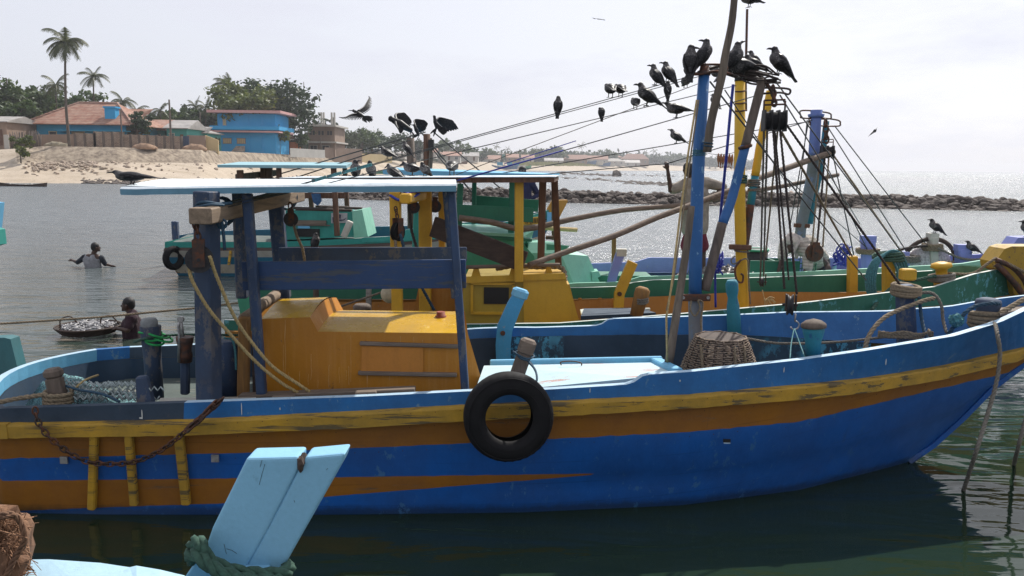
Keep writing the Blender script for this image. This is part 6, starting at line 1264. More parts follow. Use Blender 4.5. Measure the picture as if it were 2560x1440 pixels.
# cabin F
m_ = MB(); m_.hexa([P(712, 600, 17.6), P(888, 592, 17.6), P(888, 588, 18.8), P(712, 592, 18.8), P(714, 526, 17.6), P(886, 530, 17.6), P(886, 524, 18.8), P(714, 520, 18.8)]); cF = m_.build('cabin', M['teal'], boatF)
m_ = MB(); m_.prism([P(885, 595, 17.55), P(920, 592, 17.55), P(905, 524, 17.55), P(880, 528, 17.55)], (0, 1.1, 0)); m_.build('cabin_end', M['mint'], cF)
m_ = MB(); m_.box(P(770, 582, 17.58), (.5, .03, .17)); m_.build('opening', M['black'], cF)
m_ = MB(); m_.box(P(760, 556, 17.56), (.95, .05, .09)); m_.box(P(772, 563, 17.56), (.9, .05, .02)); m_.build('sill_board', M['wood'], cF)
m_ = MB(); m_.box(P(760, 568, 17.55), (.25, .04, .05)); m_.build('blue_board', M['light_blue'], cF)
sp = MB(); sp.prism([P(828, 558, 17.56), P(868, 557, 17.56), P(868, 533, 17.56), P(828, 533, 17.56)], (0, .02, 0)); sgn = sp.build('fish_sign', plain('sign_white', (.42, .42, .44), .5, .15), cF)
sp = MB(); sp.prism([P(a, b_, 17.54) for a, b_ in ((832, 535), (842, 544), (850, 549), (858, 549), (866, 544), (860, 551), (850, 553), (842, 551), (838, 554), (840, 547))], (0, .012, 0)); sp.prism([P(a, b_, 17.545) for a, b_ in ((846, 535), (853, 537), (851, 548), (845, 544))], (0, .012, 0)); sp.prism([P(a, b_, 17.545) for a, b_ in ((831, 543), (833, 543), (833.5, 557), (832, 557))], (0, .012, 0)); sp.build('fish_emblem', plain('emblem_ink', (.04, .05, .09), .6, .2), sgn)
for a, b_, Y in (((735, 520), (860, 524), 17.9), ((800, 518), (905, 521), 18.2), ((740, 524), (880, 526), 17.7), ((790, 516), (870, 518), 18.5)): m_ = MB(); m_.beam(P(*a, Y), P(*b_, Y), .14, .05); m_.build('loose_plank', M['wood_dark'], boatF)
rF_ = MB(); rF_.hexa([P(544, 419, 17.2), P(866, 421, 17.2), P(880, 414, 18.9), P(600, 409, 18.9), P(543, 412, 17.2), P(866, 413.5, 17.2), P(880, 406, 18.9), P(598, 404.5, 18.9)]); rF_.build('canopy_roof', paint('pale_aqua_paint', (.28, .50, .56), chip=.2, grime=.3), boatF)
for xb, yb_, xt, yt, w_, Y in ((843, 590, 834, 420, .11, 17.3), (868, 522, 862, 420, .10, 18.8), (703, 600, 697, 420, .10, 17.4), (611, 605, 600, 425, .13, 17.4), (782, 560, 776, 480, .1, 18.8)): bmq(boatF, 'roof_post', 'wood_brown', P(xb, yb_, Y), P(xt, yt, Y), w_, .09)
for xb, yb_, xt, yt in ((659, 475, 659, 418), (674, 475, 673, 418)): bmq(boatF, 'gantry_post', 'wood_brown', P(xb, yb_, 18.0), P(xt, yt, 18.0), .13, .1)
bmq(boatF, 'gantry_beam', 'wood_z', P(592, 443, 17.4), P(690, 432, 18.6), .1, .13, up=(0, 0, 1)); bmq(boatF, 'side_board', 'wood_brown', P(742, 489, 17.4), P(870, 489, 17.4), .04, .12, up=(0, 0, 1))
m_ = MB(); m_.prism([P(778, 484, 17.3), P(800, 484, 17.3), P(803, 503, 17.3), P(794, 514, 17.3), P(783, 506, 17.3)], (0, .06, 0)); m_.build('blue_cloth', plain('blue_cloth', (.03, .09, .20), .9, .4), None, 'dark blue cloth hung over the brown board of the farther boat', 'cloth')
bmq(boatF, 'bollard', 'white', P(859, 593, 17.1), P(876, 553, 17.1), .13, .12); bmq(boatF, 'bollard', 'wood_z', P(905, 560, 18.6), P(914, 532, 18.6), .16, .12); bmq(boatF, 'bollard', 'dark_blue', P(440, 600, 19.1), P(437, 553, 19.1), .14, .13)
bmq(boatF, 'fender_strip', 'rub', P(572, 662, 17.0), P(577, 626, 17.0), .05, .06, up=(0, -1, 0))
m_ = MB(); m_.ring(P(434, 645, 17.0), (.9, -.5, 0), .19, .07, 20, 8); m_.build('tyre', M['rubber'], None, 'small black tyre hung at the stern corner of the farther boat', 'tyre')
m_ = MB(); m_.tube([P(900, 470, 18.4) * 0 + P(1070, 570, 18.2), P(1067, 335, 18.2)], [.10, .075], 8); m_.build('mast', M['wood_brown'], boatF)
m_ = MB(); m_.tube([P(1032, 570, 18.4), P(1026, 345, 18.4)], [.12, .085], 8, 0); m_.build('mast', M['wood_z'], boatF, 'grey forward mast with a leaning prop')
m_ = MB(); m_.tube([P(1060, 560, 18.5), P(1027, 348, 18.4)], [.05, .04], 6); m_.build('mast_prop', M['wood_z'], boatF)
m_ = MB(); m_.tube([P(1052, 560, 18.1), P(1074, 410, 18.1), P(1078, 345, 18.1)], .025, 5); m_.tube([P(1066, 560, 18.1), P(1080, 400, 18.1), P(1079, 350, 18.1)], .025, 5); m_.build('hoist_line', M['rope_g'], boatF)
m_ = MB(); m_.box(P(1078, 362, 18.1), (.12, .12, .22)); m_.build('hoist_block', M['iron'], boatF)
for a, b_ in (((1045, 322), (1250, 562)), ((1084, 330), (1250, 470)), ((1078, 368), (1160, 470)), ((1084, 366), (1170, 470)), ((1026, 350), (600, 490)), ((1064, 330), (560, 475)), ((1064, 323), (1044, 324))): m_ = MB(); m_.tube([P(*a, 18.2), P(*b_, 18.2)], .018, 4); m_.build('stay_wire', M['wire'], boatF)
# fragment at the left frame edge: bow of another boat with cloth
t = thing('moored_boat', P(-30, 640, 12), 'turquoise bow of another boat cut off by the left frame edge', 'boat'); m_ = MB(); m_.prism([P(-120, 640, 12), P(-30, 610, 12), P(-20, 508, 12), P(-90, 500, 12)], (0, .3, 0)); m_.build('stem', M['light_blue'], t)
m_ = MB(); m_.prism([P(-90, 640, 11.9), P(-4, 612, 11.9), P(-8, 575, 11.9), P(-30, 568, 11.9), P(-90, 570, 11.9)], (0, .2, 0)); m_.build('tarpaulin', M['teal'], t)
m_ = MB(); 
for i in range(12): pass
m_.prism([P(-320, 600, 12.6), P(-130, 600, 12.4), P(-120, 680, 12.4), P(-320, 700, 12.6)], (0, .8, 0)); m_.build('hull', M['blue_teal'], t)
# ================================================================ masts and spars of the two near boats
M['mast_blue'] = paint('mast_blue_paint', (.025, .13, .36), chip=.55, under=(.24, .42, .58), grime=.45, gcol=(.02, .08, .2), rough=.45, ax=(1, 1, .3))
M['mast_low'] = paint('worn_mast_wood', (.17, .19, .22), chip=.9, under=(.12, .24, .42), grime=.7, gcol=(.15, .12, .10), ax=(1, 1, .2), rough=.7)
M['mast_yel'] = paint('mast_yellow_paint', (.62, .37, .015), chip=.35, under=(.20, .12, .05), grime=.35, gcol=(.42, .24, .02), rough=.45, ax=(1, 1, .3))
YA = 6.5
m_ = MB(); m_.tube(cat([P(1741, 985, YA), P(1740, 900, YA), P(1738, 735, YA)], 4), [.056] * 9, 14); mA = m_.build('mast', M['mast_low'], boatA)
m_ = MB(); m_.tube([P(1738, 737, YA), P(1739, 640, YA), P(1743, 480, YA), P(1748, 370, YA), P(1760, 186, YA)], [.052, .052, .049, .048, .042], 14); m_.build('mast_upper', M['mast_blue'], mA)
m_ = MB(); m_.lathe(P(1760, 188, YA), P(1762, 165, YA), [(0, .05), (.4, .055), (.5, .04), (1, .035)], 10); m_.build('mast_cap', M['rust'], mA)
def horn(c, w_, h_, tilt=0):
    c = V(c); return cat([c + V(q) for q in ((-w_ * .9, 0, -.01 - tilt), (-w_, 0, h_ * .6 - tilt), (-w_ * .6, .02, h_), (w_ * .6, .02, h_ + tilt), (w_, 0, h_ * .6 + tilt), (w_ * .9, 0, -.01 + tilt), (w_ * .3, -.02, 0), (-w_ * .9, 0, -.01 - tilt))])
m_ = MB(); m_.tube(horn(P(1764, 180, YA), .16, .05, .01), .010, 5); m_.tube(cat([P(1720, 180, YA - .02), P(1745, 186, YA - .05), P(1790, 178, YA - .05), P(1832, 186, YA)]), .010, 5); m_.build('mast_horns', M['rust'], mA)
m_ = MB(); m_.beam(P(1702, 744, YA - .06), P(1776, 744, YA - .06), .03, .055, up=(0, 0, 1)); m_.ring(P(1739, 743, YA), (0, 0, 1), .062, .014, 20, 6); m_.build('mast_clamp', M['rust'], mA)
for px in (1708, 1770): m_ = MB(); m_.disc(P(px, 744, YA - .075), (0, 1, 0), .013, .02, 8); m_.build('bolt', M['steel'], mA)
m_ = MB(); 
for i in range(4): m_.ring(P(1747, 376 + 4 * i, YA), (0, 0, 1), .052, .004, 18, 4)
m_.build('mast_twine', M['rope_teal'], mA)
ropeth('clamp_rope', cat([P(1728, 752, YA - .08), P(1726, 775, YA - .09), P(1738, 790, YA - .08), P(1750, 770, YA - .08), P(1745, 752, YA - .1), P(1757, 758, YA - .08), P(1752, 800, YA - .07), P(1754, 825, YA - .07)]), .008, 'rope', 'frayed pale rope tied through the rusty clamp of the blue mast')
def spar(par, pts, r, mat, name='spar', label=None, wob=1, n=8):
    ps = cat([P(*p) for p in pts], 5); m_ = MB(); k = len(ps); rr = [(r[0] + (r[1] - r[0]) * i / (k - 1)) * (1 + .06 * mnoise.noise((i * .9, r[0] * 99, 2))) for i in range(k)]; m_.tube(ps, rr, n); return m_.build(name, M[mat], par, label)
spar(boatA, [(1905, 205, 6.8), (1884, 285, 6.75), (1863, 368, 6.7)], (.036, .038), 'wood_z', 'derrick_boom', 'grey upper length of the derrick')
spar(boatA, [(1863, 366, 6.7), (1831, 491, 6.65), (1806, 560, 6.6)], (.038, .040), 'mast_blue', 'derrick_boom', 'blue painted middle length of the derrick')
spar(boatA, [(1806, 558, 6.6), (1785, 640, 6.55), (1762, 726, 6.5)], (.040, .040), 'wood_z', 'derrick_boom', 'bare lower length of the derrick')
m_ = MB(); m_.ring(P(1863, 367, 6.7), (-.28, 0, 1), .043, .016, 14, 6); m_.build('derrick_band', M['rust'], boatA)
spar(boatA, [(1838, -25, 6.35), (1829, 60, 6.35), (1813, 138, 6.35), (1804, 193, 6.35), (1778, 304, 6.38), (1768, 380, 6.4)], (.026, .034), 'pole_z', 'tall_pole', 'crooked wooden pole reaching out of the top of the picture')
ropeth('pole_lashing', [P(1770 + 12 * math.cos(a), 352 + a * 1.2, 6.4 + .04 * math.sin(a)) for a in [k * .5 for k in range(30)]], .006, 'rope_b', 'dark lashing tying the crooked pole to the blue mast', tw=False)
spar(boatA, [(1729, 515, 6.3), (1716, 620, 6.28), (1695, 760, 6.22), (1671, 912, 6.15)], (.026, .034), 'pole_z', 'prop_pole', 'bare pole leaning against the blue mast from the deck')
def line(name, a, b_, r, mat, par=None, label=None, s=0.0, n=4, cat_='rope', group=None):
    m_ = MB(); m_.tube(sag(P(*a), P(*b_), s, 10 if s else 2), r, n); return m_.build(name, M[mat], par, label, None if par else cat_, group)
LINES = {}
def stay(key, a, b_, r=.006, mat='wire', par=None, label=None): LINES[key] = (P(*a), P(*b_)); return line('stay_wire', a, b_, r, mat, par, label)
stay('L1', (575, 509, 5.6), (1758, 182, 6.5), .0045, 'wire', boatA); stay('L1b', (560, 514, 5.6), (1752, 190, 6.5), .004, 'wire', boatA)
stay('L2', (560, 520, 5.6), (1840, 214, 7.0), .0048, 'wire', boatA)
stay('L3', (1140, 437, 8.9), (1752, 207, 8.9), .0055, 'rope_g', boatB); stay('L4', (1130, 456, 8.9), (1895, 238, 9.3), .0075, 'wire', boatB)
LINES['L3'] = (P(1140, 437, 8.9), P(1752, 207, 8.9))
m_ = MB(); m_.tube([P(1143, 451.6, 8.88), P(1408, 376, 9.02)], .009, 5); m_.build('line_sleeve', M['rope_vb'], boatB)
m_ = MB(); m_.tube([P(1260, 410, 11.0), P(1440, 352, 11.0)], .008, 4); m_.build('blue_twine', M['rope_vb'], boatC)
stay('L5', (1237, 436, 11.5), (2014, 305, 12.3), .009, 'wire', boatC); stay('L6', (1230, 447, 11.5), (1668, 409, 12.0), .009, 'wire', boatC); line('stay_wire', (1668, 409, 12.0), (2030, 300, 12.3), .009, 'wire', boatC)
LINES['L4'] = (P(1130, 456, 8.9), P(1895, 238, 9.3))
m_ = MB()
for i, t in enumerate((.17, .2, .23, .26)): p = LINES['L1'][0].lerp(LINES['L1'][1], t); m_.tube([p + V((-.05, 0, -.015)), p + V((.05, 0, .015))], .012, 5)
m_.build('stay_splice', M['rope_teal'], boatA)
# yellow mast of the second boat
YB = 9.6
m_ = MB(); m_.tube([P(1858, 860, YB), P(1857, 755, YB), P(1853, 637, YB), P(1849, 491, YB), P(1850, 200, YB)], [.07, .068, .066, .066, .058], 14); mB = m_.build('mast', M['mast_yel'], boatB)
m_ = MB(); m_.lathe(P(1850, 203, YB), P(1851, 178, YB), [(0, .065), (.5, .06), (1, .04)], 10); m_.build('mast_cap', M['iron'], mB)
m_ = MB(); m_.beam(P(1823, 617, YB - .07), P(1878, 619, YB - .07), .05, .06, up=(0, 0, 1)); m_.build('mast_cross', M['wood_brown'], mB)
m_ = MB(); m_.tube([P(1865, 278, YB + .02), P(1864, 197, YB + .02), P(1868, 23, YB + .02)], .014, 6)
for y in (226, 256, 275): m_.tube([P(1838, y + 3, YB - .06), P(1852, y + 3, YB - .1), P(1866, y, YB - .02)], .010, 5)
m_.build('antenna_pipe', M['rust'], mB)
spar(boatB, [(1926, 228, 9.75), (1899, 372, 9.7), (1888, 440, 9.68)], (.048, .05), 'mast_yel', 'derrick_boom', 'yellow upper derrick of the second boat')
spar(boatB, [(1888, 438, 9.68), (1876, 516, 9.65)], (.046, .046), 'teal_post', 'derrick_boom', 'green stained splice of the yellow derrick'); spar(boatB, [(1876, 512, 9.65), (1868, 570, 9.63), (1860, 625, 9.6)], (.05, .05), 'rust', 'derrick_boom', 'rusty lower derrick of the second boat')
def wrap(px, py, Y, r, k, mat, name, label, par=None, rr_=.010, dz=.02, ax=(0, 0, 1)):
    m_ = MB(); rn = random.Random(int(px + py))
    for i in range(k): m_.ring(P(px, py, Y) + V((0, 0, -dz * i)), (ax[0] + rn.uniform(-.15, .15), ax[1] + rn.uniform(-.15, .15), ax[2]), r, rr_, 16, 5)
    return m_.build(name, M[mat], par, label, None if par else 'lashing')
wrap(1850, 440, YB, .078, 5, 'rope_green', 'lashing', 'green rope bound round the middle of the yellow mast'); wrap(1886, 450, 9.68, .066, 6, 'rope_g', 'lashing', 'grey rope binding the boom to the yellow derrick', dz=.025)
wrap(1855, 615, YB, .082, 4, 'rope_g', 'lashing', 'grey rope bound round the foot of the yellow derrick'); wrap(1740, 600, YA, 0.0, 0, 'rope_g', 'x', 'x') if 0 else None
m_ = MB(); c = P(1848, 690, YB - .13); m_.tube(cat([P(1852, 650, YB - .1), P(1838, 672, YB - .13), P(1842, 700, YB - .13), P(1855, 706, YB - .13), P(1858, 690, YB - .13), P(1852, 684, YB - .13)]), .012, 6); m_.build('cargo_hook', M['rust'], None, 'large rusty hook tied against the yellow mast', 'hook')
ropeth('loose_rope', cat([P(1838, 640, YB - .1), P(1828, 650, YB - .1), P(1835, 660, YB - .1), P(1868, 648, YB - .1), P(1872, 700, YB - .08), P(1876, 760, YB - .08)]), .009, 'rope_g', 'loose grey cord hanging down the yellow mast', tw=False)
# top clutter of ropes between mast heads
m_ = MB(); rn = random.Random(77)
for i in range(16):
    a = P(1822 + rn.uniform(-8, 30), 178 + rn.uniform(-6, 10), 7.0 + rn.uniform(-.2, .2)); e = P(1930 + rn.uniform(-20, 26), 196 + rn.uniform(-10, 12), 6.9 + rn.uniform(-.2, .2)); mid_ = a.lerp(e, .5) + V((0, rn.uniform(-.1, .1), rn.uniform(-.05, .05))); m_.tube(cat([a, mid_, e], 5), rn.uniform(.006, .014), 5)
m_.tube(horn(P(1935, 232, 6.85), .13, .04, .0), .009, 5); m_.tube(cat([P(1770, 172, 6.6), P(1800, 166, 6.7), P(1836, 176, 6.9), P(1880, 186, 7.0)]), .012, 5)
m_.build('rope_tangle', M['rope_d'], None, 'tangle of dark ropes strung between the two mast heads', 'rope tangle')
m_ = MB(); m_.tube(cat([P(1905, 200, 6.82), P(1920, 215, 6.8), P(1932, 232, 6.78), P(1935, 250, 6.75)]), .016, 6); m_.chain([P(1933, 215, 6.8), P(1936, 262, 6.75)], .01, .06); m_.build('block_sling', M['rust'], boatA)
# ---- blocks
def block(c, w_, h_, label, n=3, group='pulley blocks'):
    c = V(c); t = thing('pulley_block', c, label, 'pulley', group)
    for i in range(n):
        m_ = MB(); x = (i - (n - 1) / 2) * w_ / n; m_.tube([c + V((x - w_ / n * .33, 0, 0)), c + V((x + w_ / n * .33, 0, 0))], h_ * .36, 18, smooth=False); m_.build('sheave', M['rubber'], t)
    for i in range(n + 1):
        m_ = MB(); x = (i - n / 2) * w_ / n; m_.prism([c + V((x, q[0], q[1])) for q in ((-h_ * .25, -h_ * .42), (h_ * .25, -h_ * .42), (h_ * .3, 0), (h_ * .22, h_ * .42), (-h_ * .22, h_ * .42), (-h_ * .3, 0))], (w_ * .06, 0, 0)); m_.build('cheek', M['iron'], t)
    m_ = MB(); z = h_ * .42
    for a, b_ in (((-.5, 0), (-.5, .38)), ((.5, 0), (.5, .38)), ((-.5, .38), (.5, .42)), ((-.5, .2), (.5, .24))): m_.tube([c + V((a[0] * w_, 0, z + a[1] * h_)), c + V((b_[0] * w_, 0, z + b_[1] * h_))], w_ * .045, 5)
    m_.build('frame', M['rust'], t); return t
block(P(1934, 302, 6.75), .17, .20, 'big black triple block high under the derrick head', 3); block(P(2067, 380, 12.2), .17, .22, 'black double block hanging from the lavender mast derrick', 2)
m_ = MB(); m_.chain([P(2064, 300, 12.2), P(2066, 352, 12.2)], .014, .12); m_.build('hanging_chain', M['rust'], None, 'short chain carrying the black double block', 'chain')
pl_ = pulley(P(1975, 762, 6.55), .085, (.95, -.25, 0), 'dark wooden lower block with a steel hook hanging over the nearest boat', None, hook=P(1987, 812, 6.55), mat='iron', wide=.05, hmat='wood_dark', hh=1.0)
pulley(P(2036, 632, 11.9), .13, (.1, -1, 0), 'rusty single sheave hanging beside the bending man', None, mat='rust', wide=.05, hh=1.2)
pulley(P(1905, 705, 9.5), .06, (.95, -.25, 0), 'slim lower block of the yellow derrick', None, mat='iron', wide=.04, hmat='wood_dark', hh=1.6)
m_ = MB(); rn = random.Random(9); c = P(1912, 752, 9.5)
for i in range(14): e = c + V((rn.uniform(-.03, .14), rn.uniform(-.03, .03), rn.uniform(-.09, .05))); m_.tube(cat([c, c.lerp(e, .5) + V((0, 0, .03)), e]), .006, 4)
m_.tube([c, P(1906, 725, 9.5)], .006, 4); m_.build('frayed_rope_end', M['rope_y'], None, 'frayed yellow rope end below the slim block', 'rope end')
# ---- falls and tackle lines
G_ = 'tackle lines from the derrick blocks'
for a, b_, r, mt, par, lb in (((1933, 325, 6.73), (1961, 722, 6.52), .014, 'rope_d', None, 'left dark tackle rope down to the hooked block'), ((1950, 322, 6.75), (1992, 735, 6.56), .014, 'rope_d', None, 'right dark tackle rope down to the hooked block'),
    ((1937, 328, 6.8), (1972, 700, 6.6), .011, 'rope_d', None, 'middle dark tackle rope down to the hooked block'), ((1910, 320, 7.1), (1901, 690, 9.4), .014, 'rope_g', None, 'leftmost thin rope down to the slim block'),
    ((1918, 322, 7.1), (1909, 690, 9.4), .014, 'rope_g', None, 'second thin rope down to the slim block'), ((1944, 325, 7.0), (1914, 640, 9.4), .013, 'rope', None, 'slanting thin rope crossing towards the slim block'),
    ((1958, 300, 6.75), (2250, 712, 6.75), .014, 'rope_d', None, 'thick dark rope running down to the dark blue forward bollard'), ((1953, 330, 7.5), (2130, 640, 10.5), .018, 'rope', None, 'brown rope running down to the square yellow bollard'),
    ((2080, 383, 12.2), (2255, 632, 12.6), .02, 'rope', None, 'brown rope from the double block to the low lavender bollard'), ((2050, 392, 12.2), (2030, 618, 11.9), .018, 'rope', None, 'left fall of the rusty single sheave'), ((2072, 392, 12.2), (2057, 618, 11.9), .018, 'rope', None, 'right fall of the rusty single sheave'),
    ((2062, 392, 12.2), (2042, 620, 11.9), .022, 'rope_d', None, 'middle fall of the rusty single sheave')):
    m_ = MB(); A_, B_ = P(*a), P(*b_); m_.rope([A_.lerp(B_, i / 30) for i in range(31)], r * .78, n=4, pitch=r * 7); m_.build('tackle_rope', M[mt], par, lb, 'rope', G_)
for a, b_, r, par in (((1940, 205, 6.9), (2262, 640, 9.5), .006, boatA), ((1950, 238, 6.9), (2150, 560, 11.5), .006, boatA), ((1775, 204, 6.5), (2165, 700, 8.8), .007, boatA), ((1812, 225, 6.6), (1975, 470, 9.0), .005, boatA),
    ((2086, 314, 12.4), (2316, 612, 12.9), .010, boatC), ((2071, 320, 12.4), (2268, 632, 12.8), .010, boatC), ((2084, 395, 12.3), (2135, 640, 12.6), .010, boatC), ((2018, 300, 12.4), (1990, 565, 12.6), .009, boatC), ((2022, 300, 12.4), (1976, 560, 12.6), .009, boatC), ((2040, 360, 12.4), (2200, 690, 12.9), .009, boatC), ((1960, 440, 12.0), (2168, 620, 12.8), .007, boatC)):
    line('stay_wire', a, b_, r, 'wire', par)
ropeth('halyard', [P(1742, 250, 6.42), P(1721, 380, 6.35), P(1700, 540, 6.2), P(1678, 720, 6.0), P(1666, 792, 5.9), P(1668, 905, 6.1)], .008, 'rope_y', 'thin yellow halyard slanting down left of the blue mast', tw=False); ropeth('halyard', [P(1747, 250, 6.45), P(1728, 380, 6.4), P(1707, 540, 6.25), P(1684, 700, 6.05), P(1666, 776, 5.92)], .006, 'rope', 'second thinner halyard beside the yellow one', tw=False)
ropeth('blue_halyard', cat([P(1833, 211, 6.9), P(1824, 300, 6.9), P(1817, 380, 6.9), P(1806, 490, 7.2), P(1800, 550, 7.5), P(1792, 640, 8.0), P(1788, 690, 8.4), P(1789, 768, 8.5)]), .012, 'rope_vb', 'bright blue rope hanging between the blue and the yellow mast', tw=False)
m_ = MB(); rn = random.Random(4)
for i in range(8): c = P(1790, 650, 8.2); m_.tube(cat([c + V((rn.uniform(-.08, .08), rn.uniform(-.05, .05), rn.uniform(-.15, .12))) for _ in range(4)]), .009, 4)
m_.build('twine_tangle', M['rope_vb'], None, 'small tangle of bright blue twine at the foot of the blue rope', 'twine')
m_ = MB()
for i in range(9): c = P(2106, 636, 12.3); m_.tube(cat([c + V((rn.uniform(-.12, .12), rn.uniform(-.05, .05), rn.uniform(-.18, .15))) for _ in range(4)]), .013, 4)
m_.build('twine_tangle', M['rope_vb'], None, 'tangle of bright blue twine left of the square yellow bollard', 'twine')
# ---- long wooden booms
m_ = MB(); ps = cat([P(1322, 663, 9.3), P(1421, 628, 9.6), P(1535, 590, 9.9), P(1640, 545, 10.3), P(1730, 512, 10.6), P(1836, 472, 11.0), P(1887, 450, 11.2), P(1960, 423, 11.6), P(2033, 397, 12.0), P(2084, 379, 12.2)], 4)
m_.tube(ps, [(.034 + .010 * i / len(ps)) * (1 + .06 * mnoise.noise((i * .8, 1, 1))) for i in range(len(ps))], 9); m_.build('boom_pole', M['pole'], None, 'long crooked pole climbing from the yellow cabin to the black double block', 'pole', 'long wooden poles')
m_ = MB(); ps = cat([P(1148, 545, 11.2), P(1230, 556, 11.3), P(1310, 573, 11.4), P(1421, 550, 11.6), P(1560, 525, 11.8), P(1709, 513, 12.0), P(1800, 495, 12.2), P(1887, 477, 12.4), P(1960, 465, 12.5), P(2033, 450, 12.7), P(2096, 437, 12.8)], 4)
m_.tube(ps, [(.044 - .014 * i / len(ps)) * (1 + .06 * mnoise.noise((i * .8, 5, 1))) for i in range(len(ps))], 9); m_.build('boom_pole', M['pole'], None, 'long nearly level pole passing behind both masts', 'pole', 'long wooden poles')
m_ = MB(); m_.tube([P(1290, 566, 12.5), P(1442, 575, 12.8)], .035, 7); m_.build('bamboo_stick', M['rope_y'], None, 'short pale bamboo stick poking out past the brown roof posts', 'stick')
# ---- drying fish
m_ = MB(); m_.tube(sag(P(1765, 382, 9.9), P(1846, 378, 9.7), .03, 6), .004, 4); m_.build('fish_line', M['wire'], None, 'thin line with drying fish between the masts', 'line')
M['dryfish'] = plain('dried_fish_flesh', (.26, .12, .06), .6, .45, 30)
for i, px in enumerate((1796, 1803, 1810, 1817, 1824, 1831, 1838)):
    m_ = MB(); a = P(px, 383 + (i % 3), 9.8); m_.lathe(a, a - V((.01 * ((i % 3) - 1), 0, .16 + .01 * (i % 2))), [(0, .004), (.12, .012), (.4, .019), (.7, .010), (.86, .004), (1, .014)], 8); m_.build('dried_fish', M['dryfish'], None, 'split fish drying on the line, ' + ('leftmost of seven', 'second from the left', 'third from the left', 'fourth and middle one', 'fifth from the left', 'sixth, next to the yellow mast', 'seventh, half hidden by the yellow mast')[i], 'fish', 'fish drying on the line')
# ---- ropes and gear in the nearest boat
ropeth('mooring_rope', cat([P(2160, 880, 6.2), P(2175, 835, 6.3), P(2210, 795, 6.4), P(2260, 770, 6.5), P(2310, 752, 6.55), P(2335, 746, 6.6)]), .019, 'rope', 'thick pale rope arching over the dark blue forward bollard')
ropeth('mooring_rope', cat([P(2290, 733, 6.7), P(2330, 733, 6.7), P(2352, 760, 6.65), P(2358, 800, 6.6), P(2366, 832, 6.5)]), .014, 'rope_g', 'speckled rope hanging in a curve right of the dark blue bollard')
ropeth('mooring_rope', cat([P(2298, 742, 6.6), P(2303, 790, 6.6), P(2312, 830, 6.5), P(2322, 852, 6.4)]), .015, 'rope_b', 'black rope falling straight from the dark blue bollard')
ropeth('mooring_rope', cat([P(2363, 850, 6.4), P(2385, 815, 6.35), P(2410, 785, 6.3), P(2440, 765, 6.3), P(2480, 758, 6.3), P(2498, 760, 6.35)]), .017, 'rope_b', 'dark blue twisted rope looping round the bow bollard')
ropeth('mooring_rope', cat([P(2490, 790, 6.35), P(2510, 778, 6.35), P(2560, 748, 6.45), P(2640, 700, 6.6)]), .022, 'rope', 'heavy pale anchor rope leaving the picture at the right')
wrap(2465, 785, 6.46, .11, 6, 'rope', 'rope_turns', 'thick hemp rope turned round the bow bollard', rr_=.022, dz=.018)
wrap(2266, 716, 6.72, .105, 6, 'rope', 'rope_turns', 'hemp rope turned round the head of the dark blue bollard', rr_=.019, dz=.012)
m_ = MB(); rn = random.Random(12); c = P(2278, 833, 6.6)
for i in range(6): m_.rope(cat([c + V((-.28, -.02, rn.uniform(-.03, .03))), c + V((-.1, -.12, rn.uniform(-.05, .05))), c + V((.1, -.12, rn.uniform(-.05, .05))), c + V((.14, 0, rn.uniform(-.04, .04)))], 6), .013, n=4)
m_.build('rope_hank', M['rope'], None, 'hank of old hemp rope tied low on the dark blue bollard', 'rope coil')
ropeth('slack_rope', cat([P(1860, 845, 7.1), P(1940, 858, 7.0), P(2040, 858, 6.9), P(2130, 852, 6.8), P(2215, 842, 6.7)]), .012, 'rope_g', 'slack rope strung along inside the far rail')
m_ = MB(); m_.add([P(2391, 801, 6.3) + V((p.x * .05, p.y * .05, p.z * .05)) * (1 + .5 * mnoise.noise(p * 3)) for p in ICO[3][0]], ICO[3][1]); m_.build('knot', M['rope_teal'], None, 'frayed turquoise knot beside the bow bollard', 'knot')
ropeth('hook_twine', cat([P(1985, 822, 6.5), P(1978, 860, 6.2), P(1975, 898, 5.75)]), .005, 'rope_teal', 'thin green twine from the hook to the near rail', tw=False); ropeth('hook_twine', cat([P(1986, 822, 6.5), P(2000, 860, 6.2), P(2012, 893, 5.75)]), .005, 'rope_teal', 'second thin green twine from the hook, further right', tw=False)
bow = P(2492, 826, 6.05); ropeth('bow_rope', cat([P(2478, 805, 6.33), P(2488, 812, 6.15), P(2494, 840, 5.98), P(2500, 890, 5.95), P(2490, 960, 5.9), P(2465, 1050, 5.8), P(2440, 1130, 5.65), PZ(2405, 1236, -.05)]), .016, 'rope_g', 'wet grey rope hanging from the bow down into the water')
ropeth('bow_rope', cat([P(2600, 820, 6.6), P(2580, 980, 6.2), P(2545, 1120, 6.0), PZ(2534, 1164, -.03)]), .016, 'rope_g', 'second rope entering the water at the right frame edge')
# woven basket
def basket(c, R_, H_, rows, label, sx=1, tilt=0, mat='wicker', open_=1):
    t = thing('basket', c, label, 'basket'); m_ = MB(); pr = lambda z: R_ * (1 - .42 * (z / H_) ** 1.8)
    for j in range(rows):
        z = H_ * j / (rows - 1); r = pr(z); m_.tube([V(c) + V((math.cos(a) * (r + .006 * (1 if (i + j) % 2 else -1)) * sx, math.sin(a) * (r + .006 * (1 if (i + j) % 2 else -1)), z + .003 * math.sin(9 * a + j))) for i, a in enumerate([k * 2 * math.pi / 56 for k in range(57)])], .0065, 4, cap=False)
    m_.build('weave', M[mat], t); s_ = MB(); s_.disc(V(c) + V((0, 0, H_ - .006)), (0, 0, 1), pr(H_), .01, 32)
    for i in range(22): a = i * 2 * math.pi / 22; s_.tube([V(c) + V((math.cos(a) * pr(H_ * k / 6) * sx, math.sin(a) * pr(H_ * k / 6), H_ * k / 6)) for k in range(7)], .008, 4)
    s_.build('stakes', M['wood_dark'], t); return t, pr
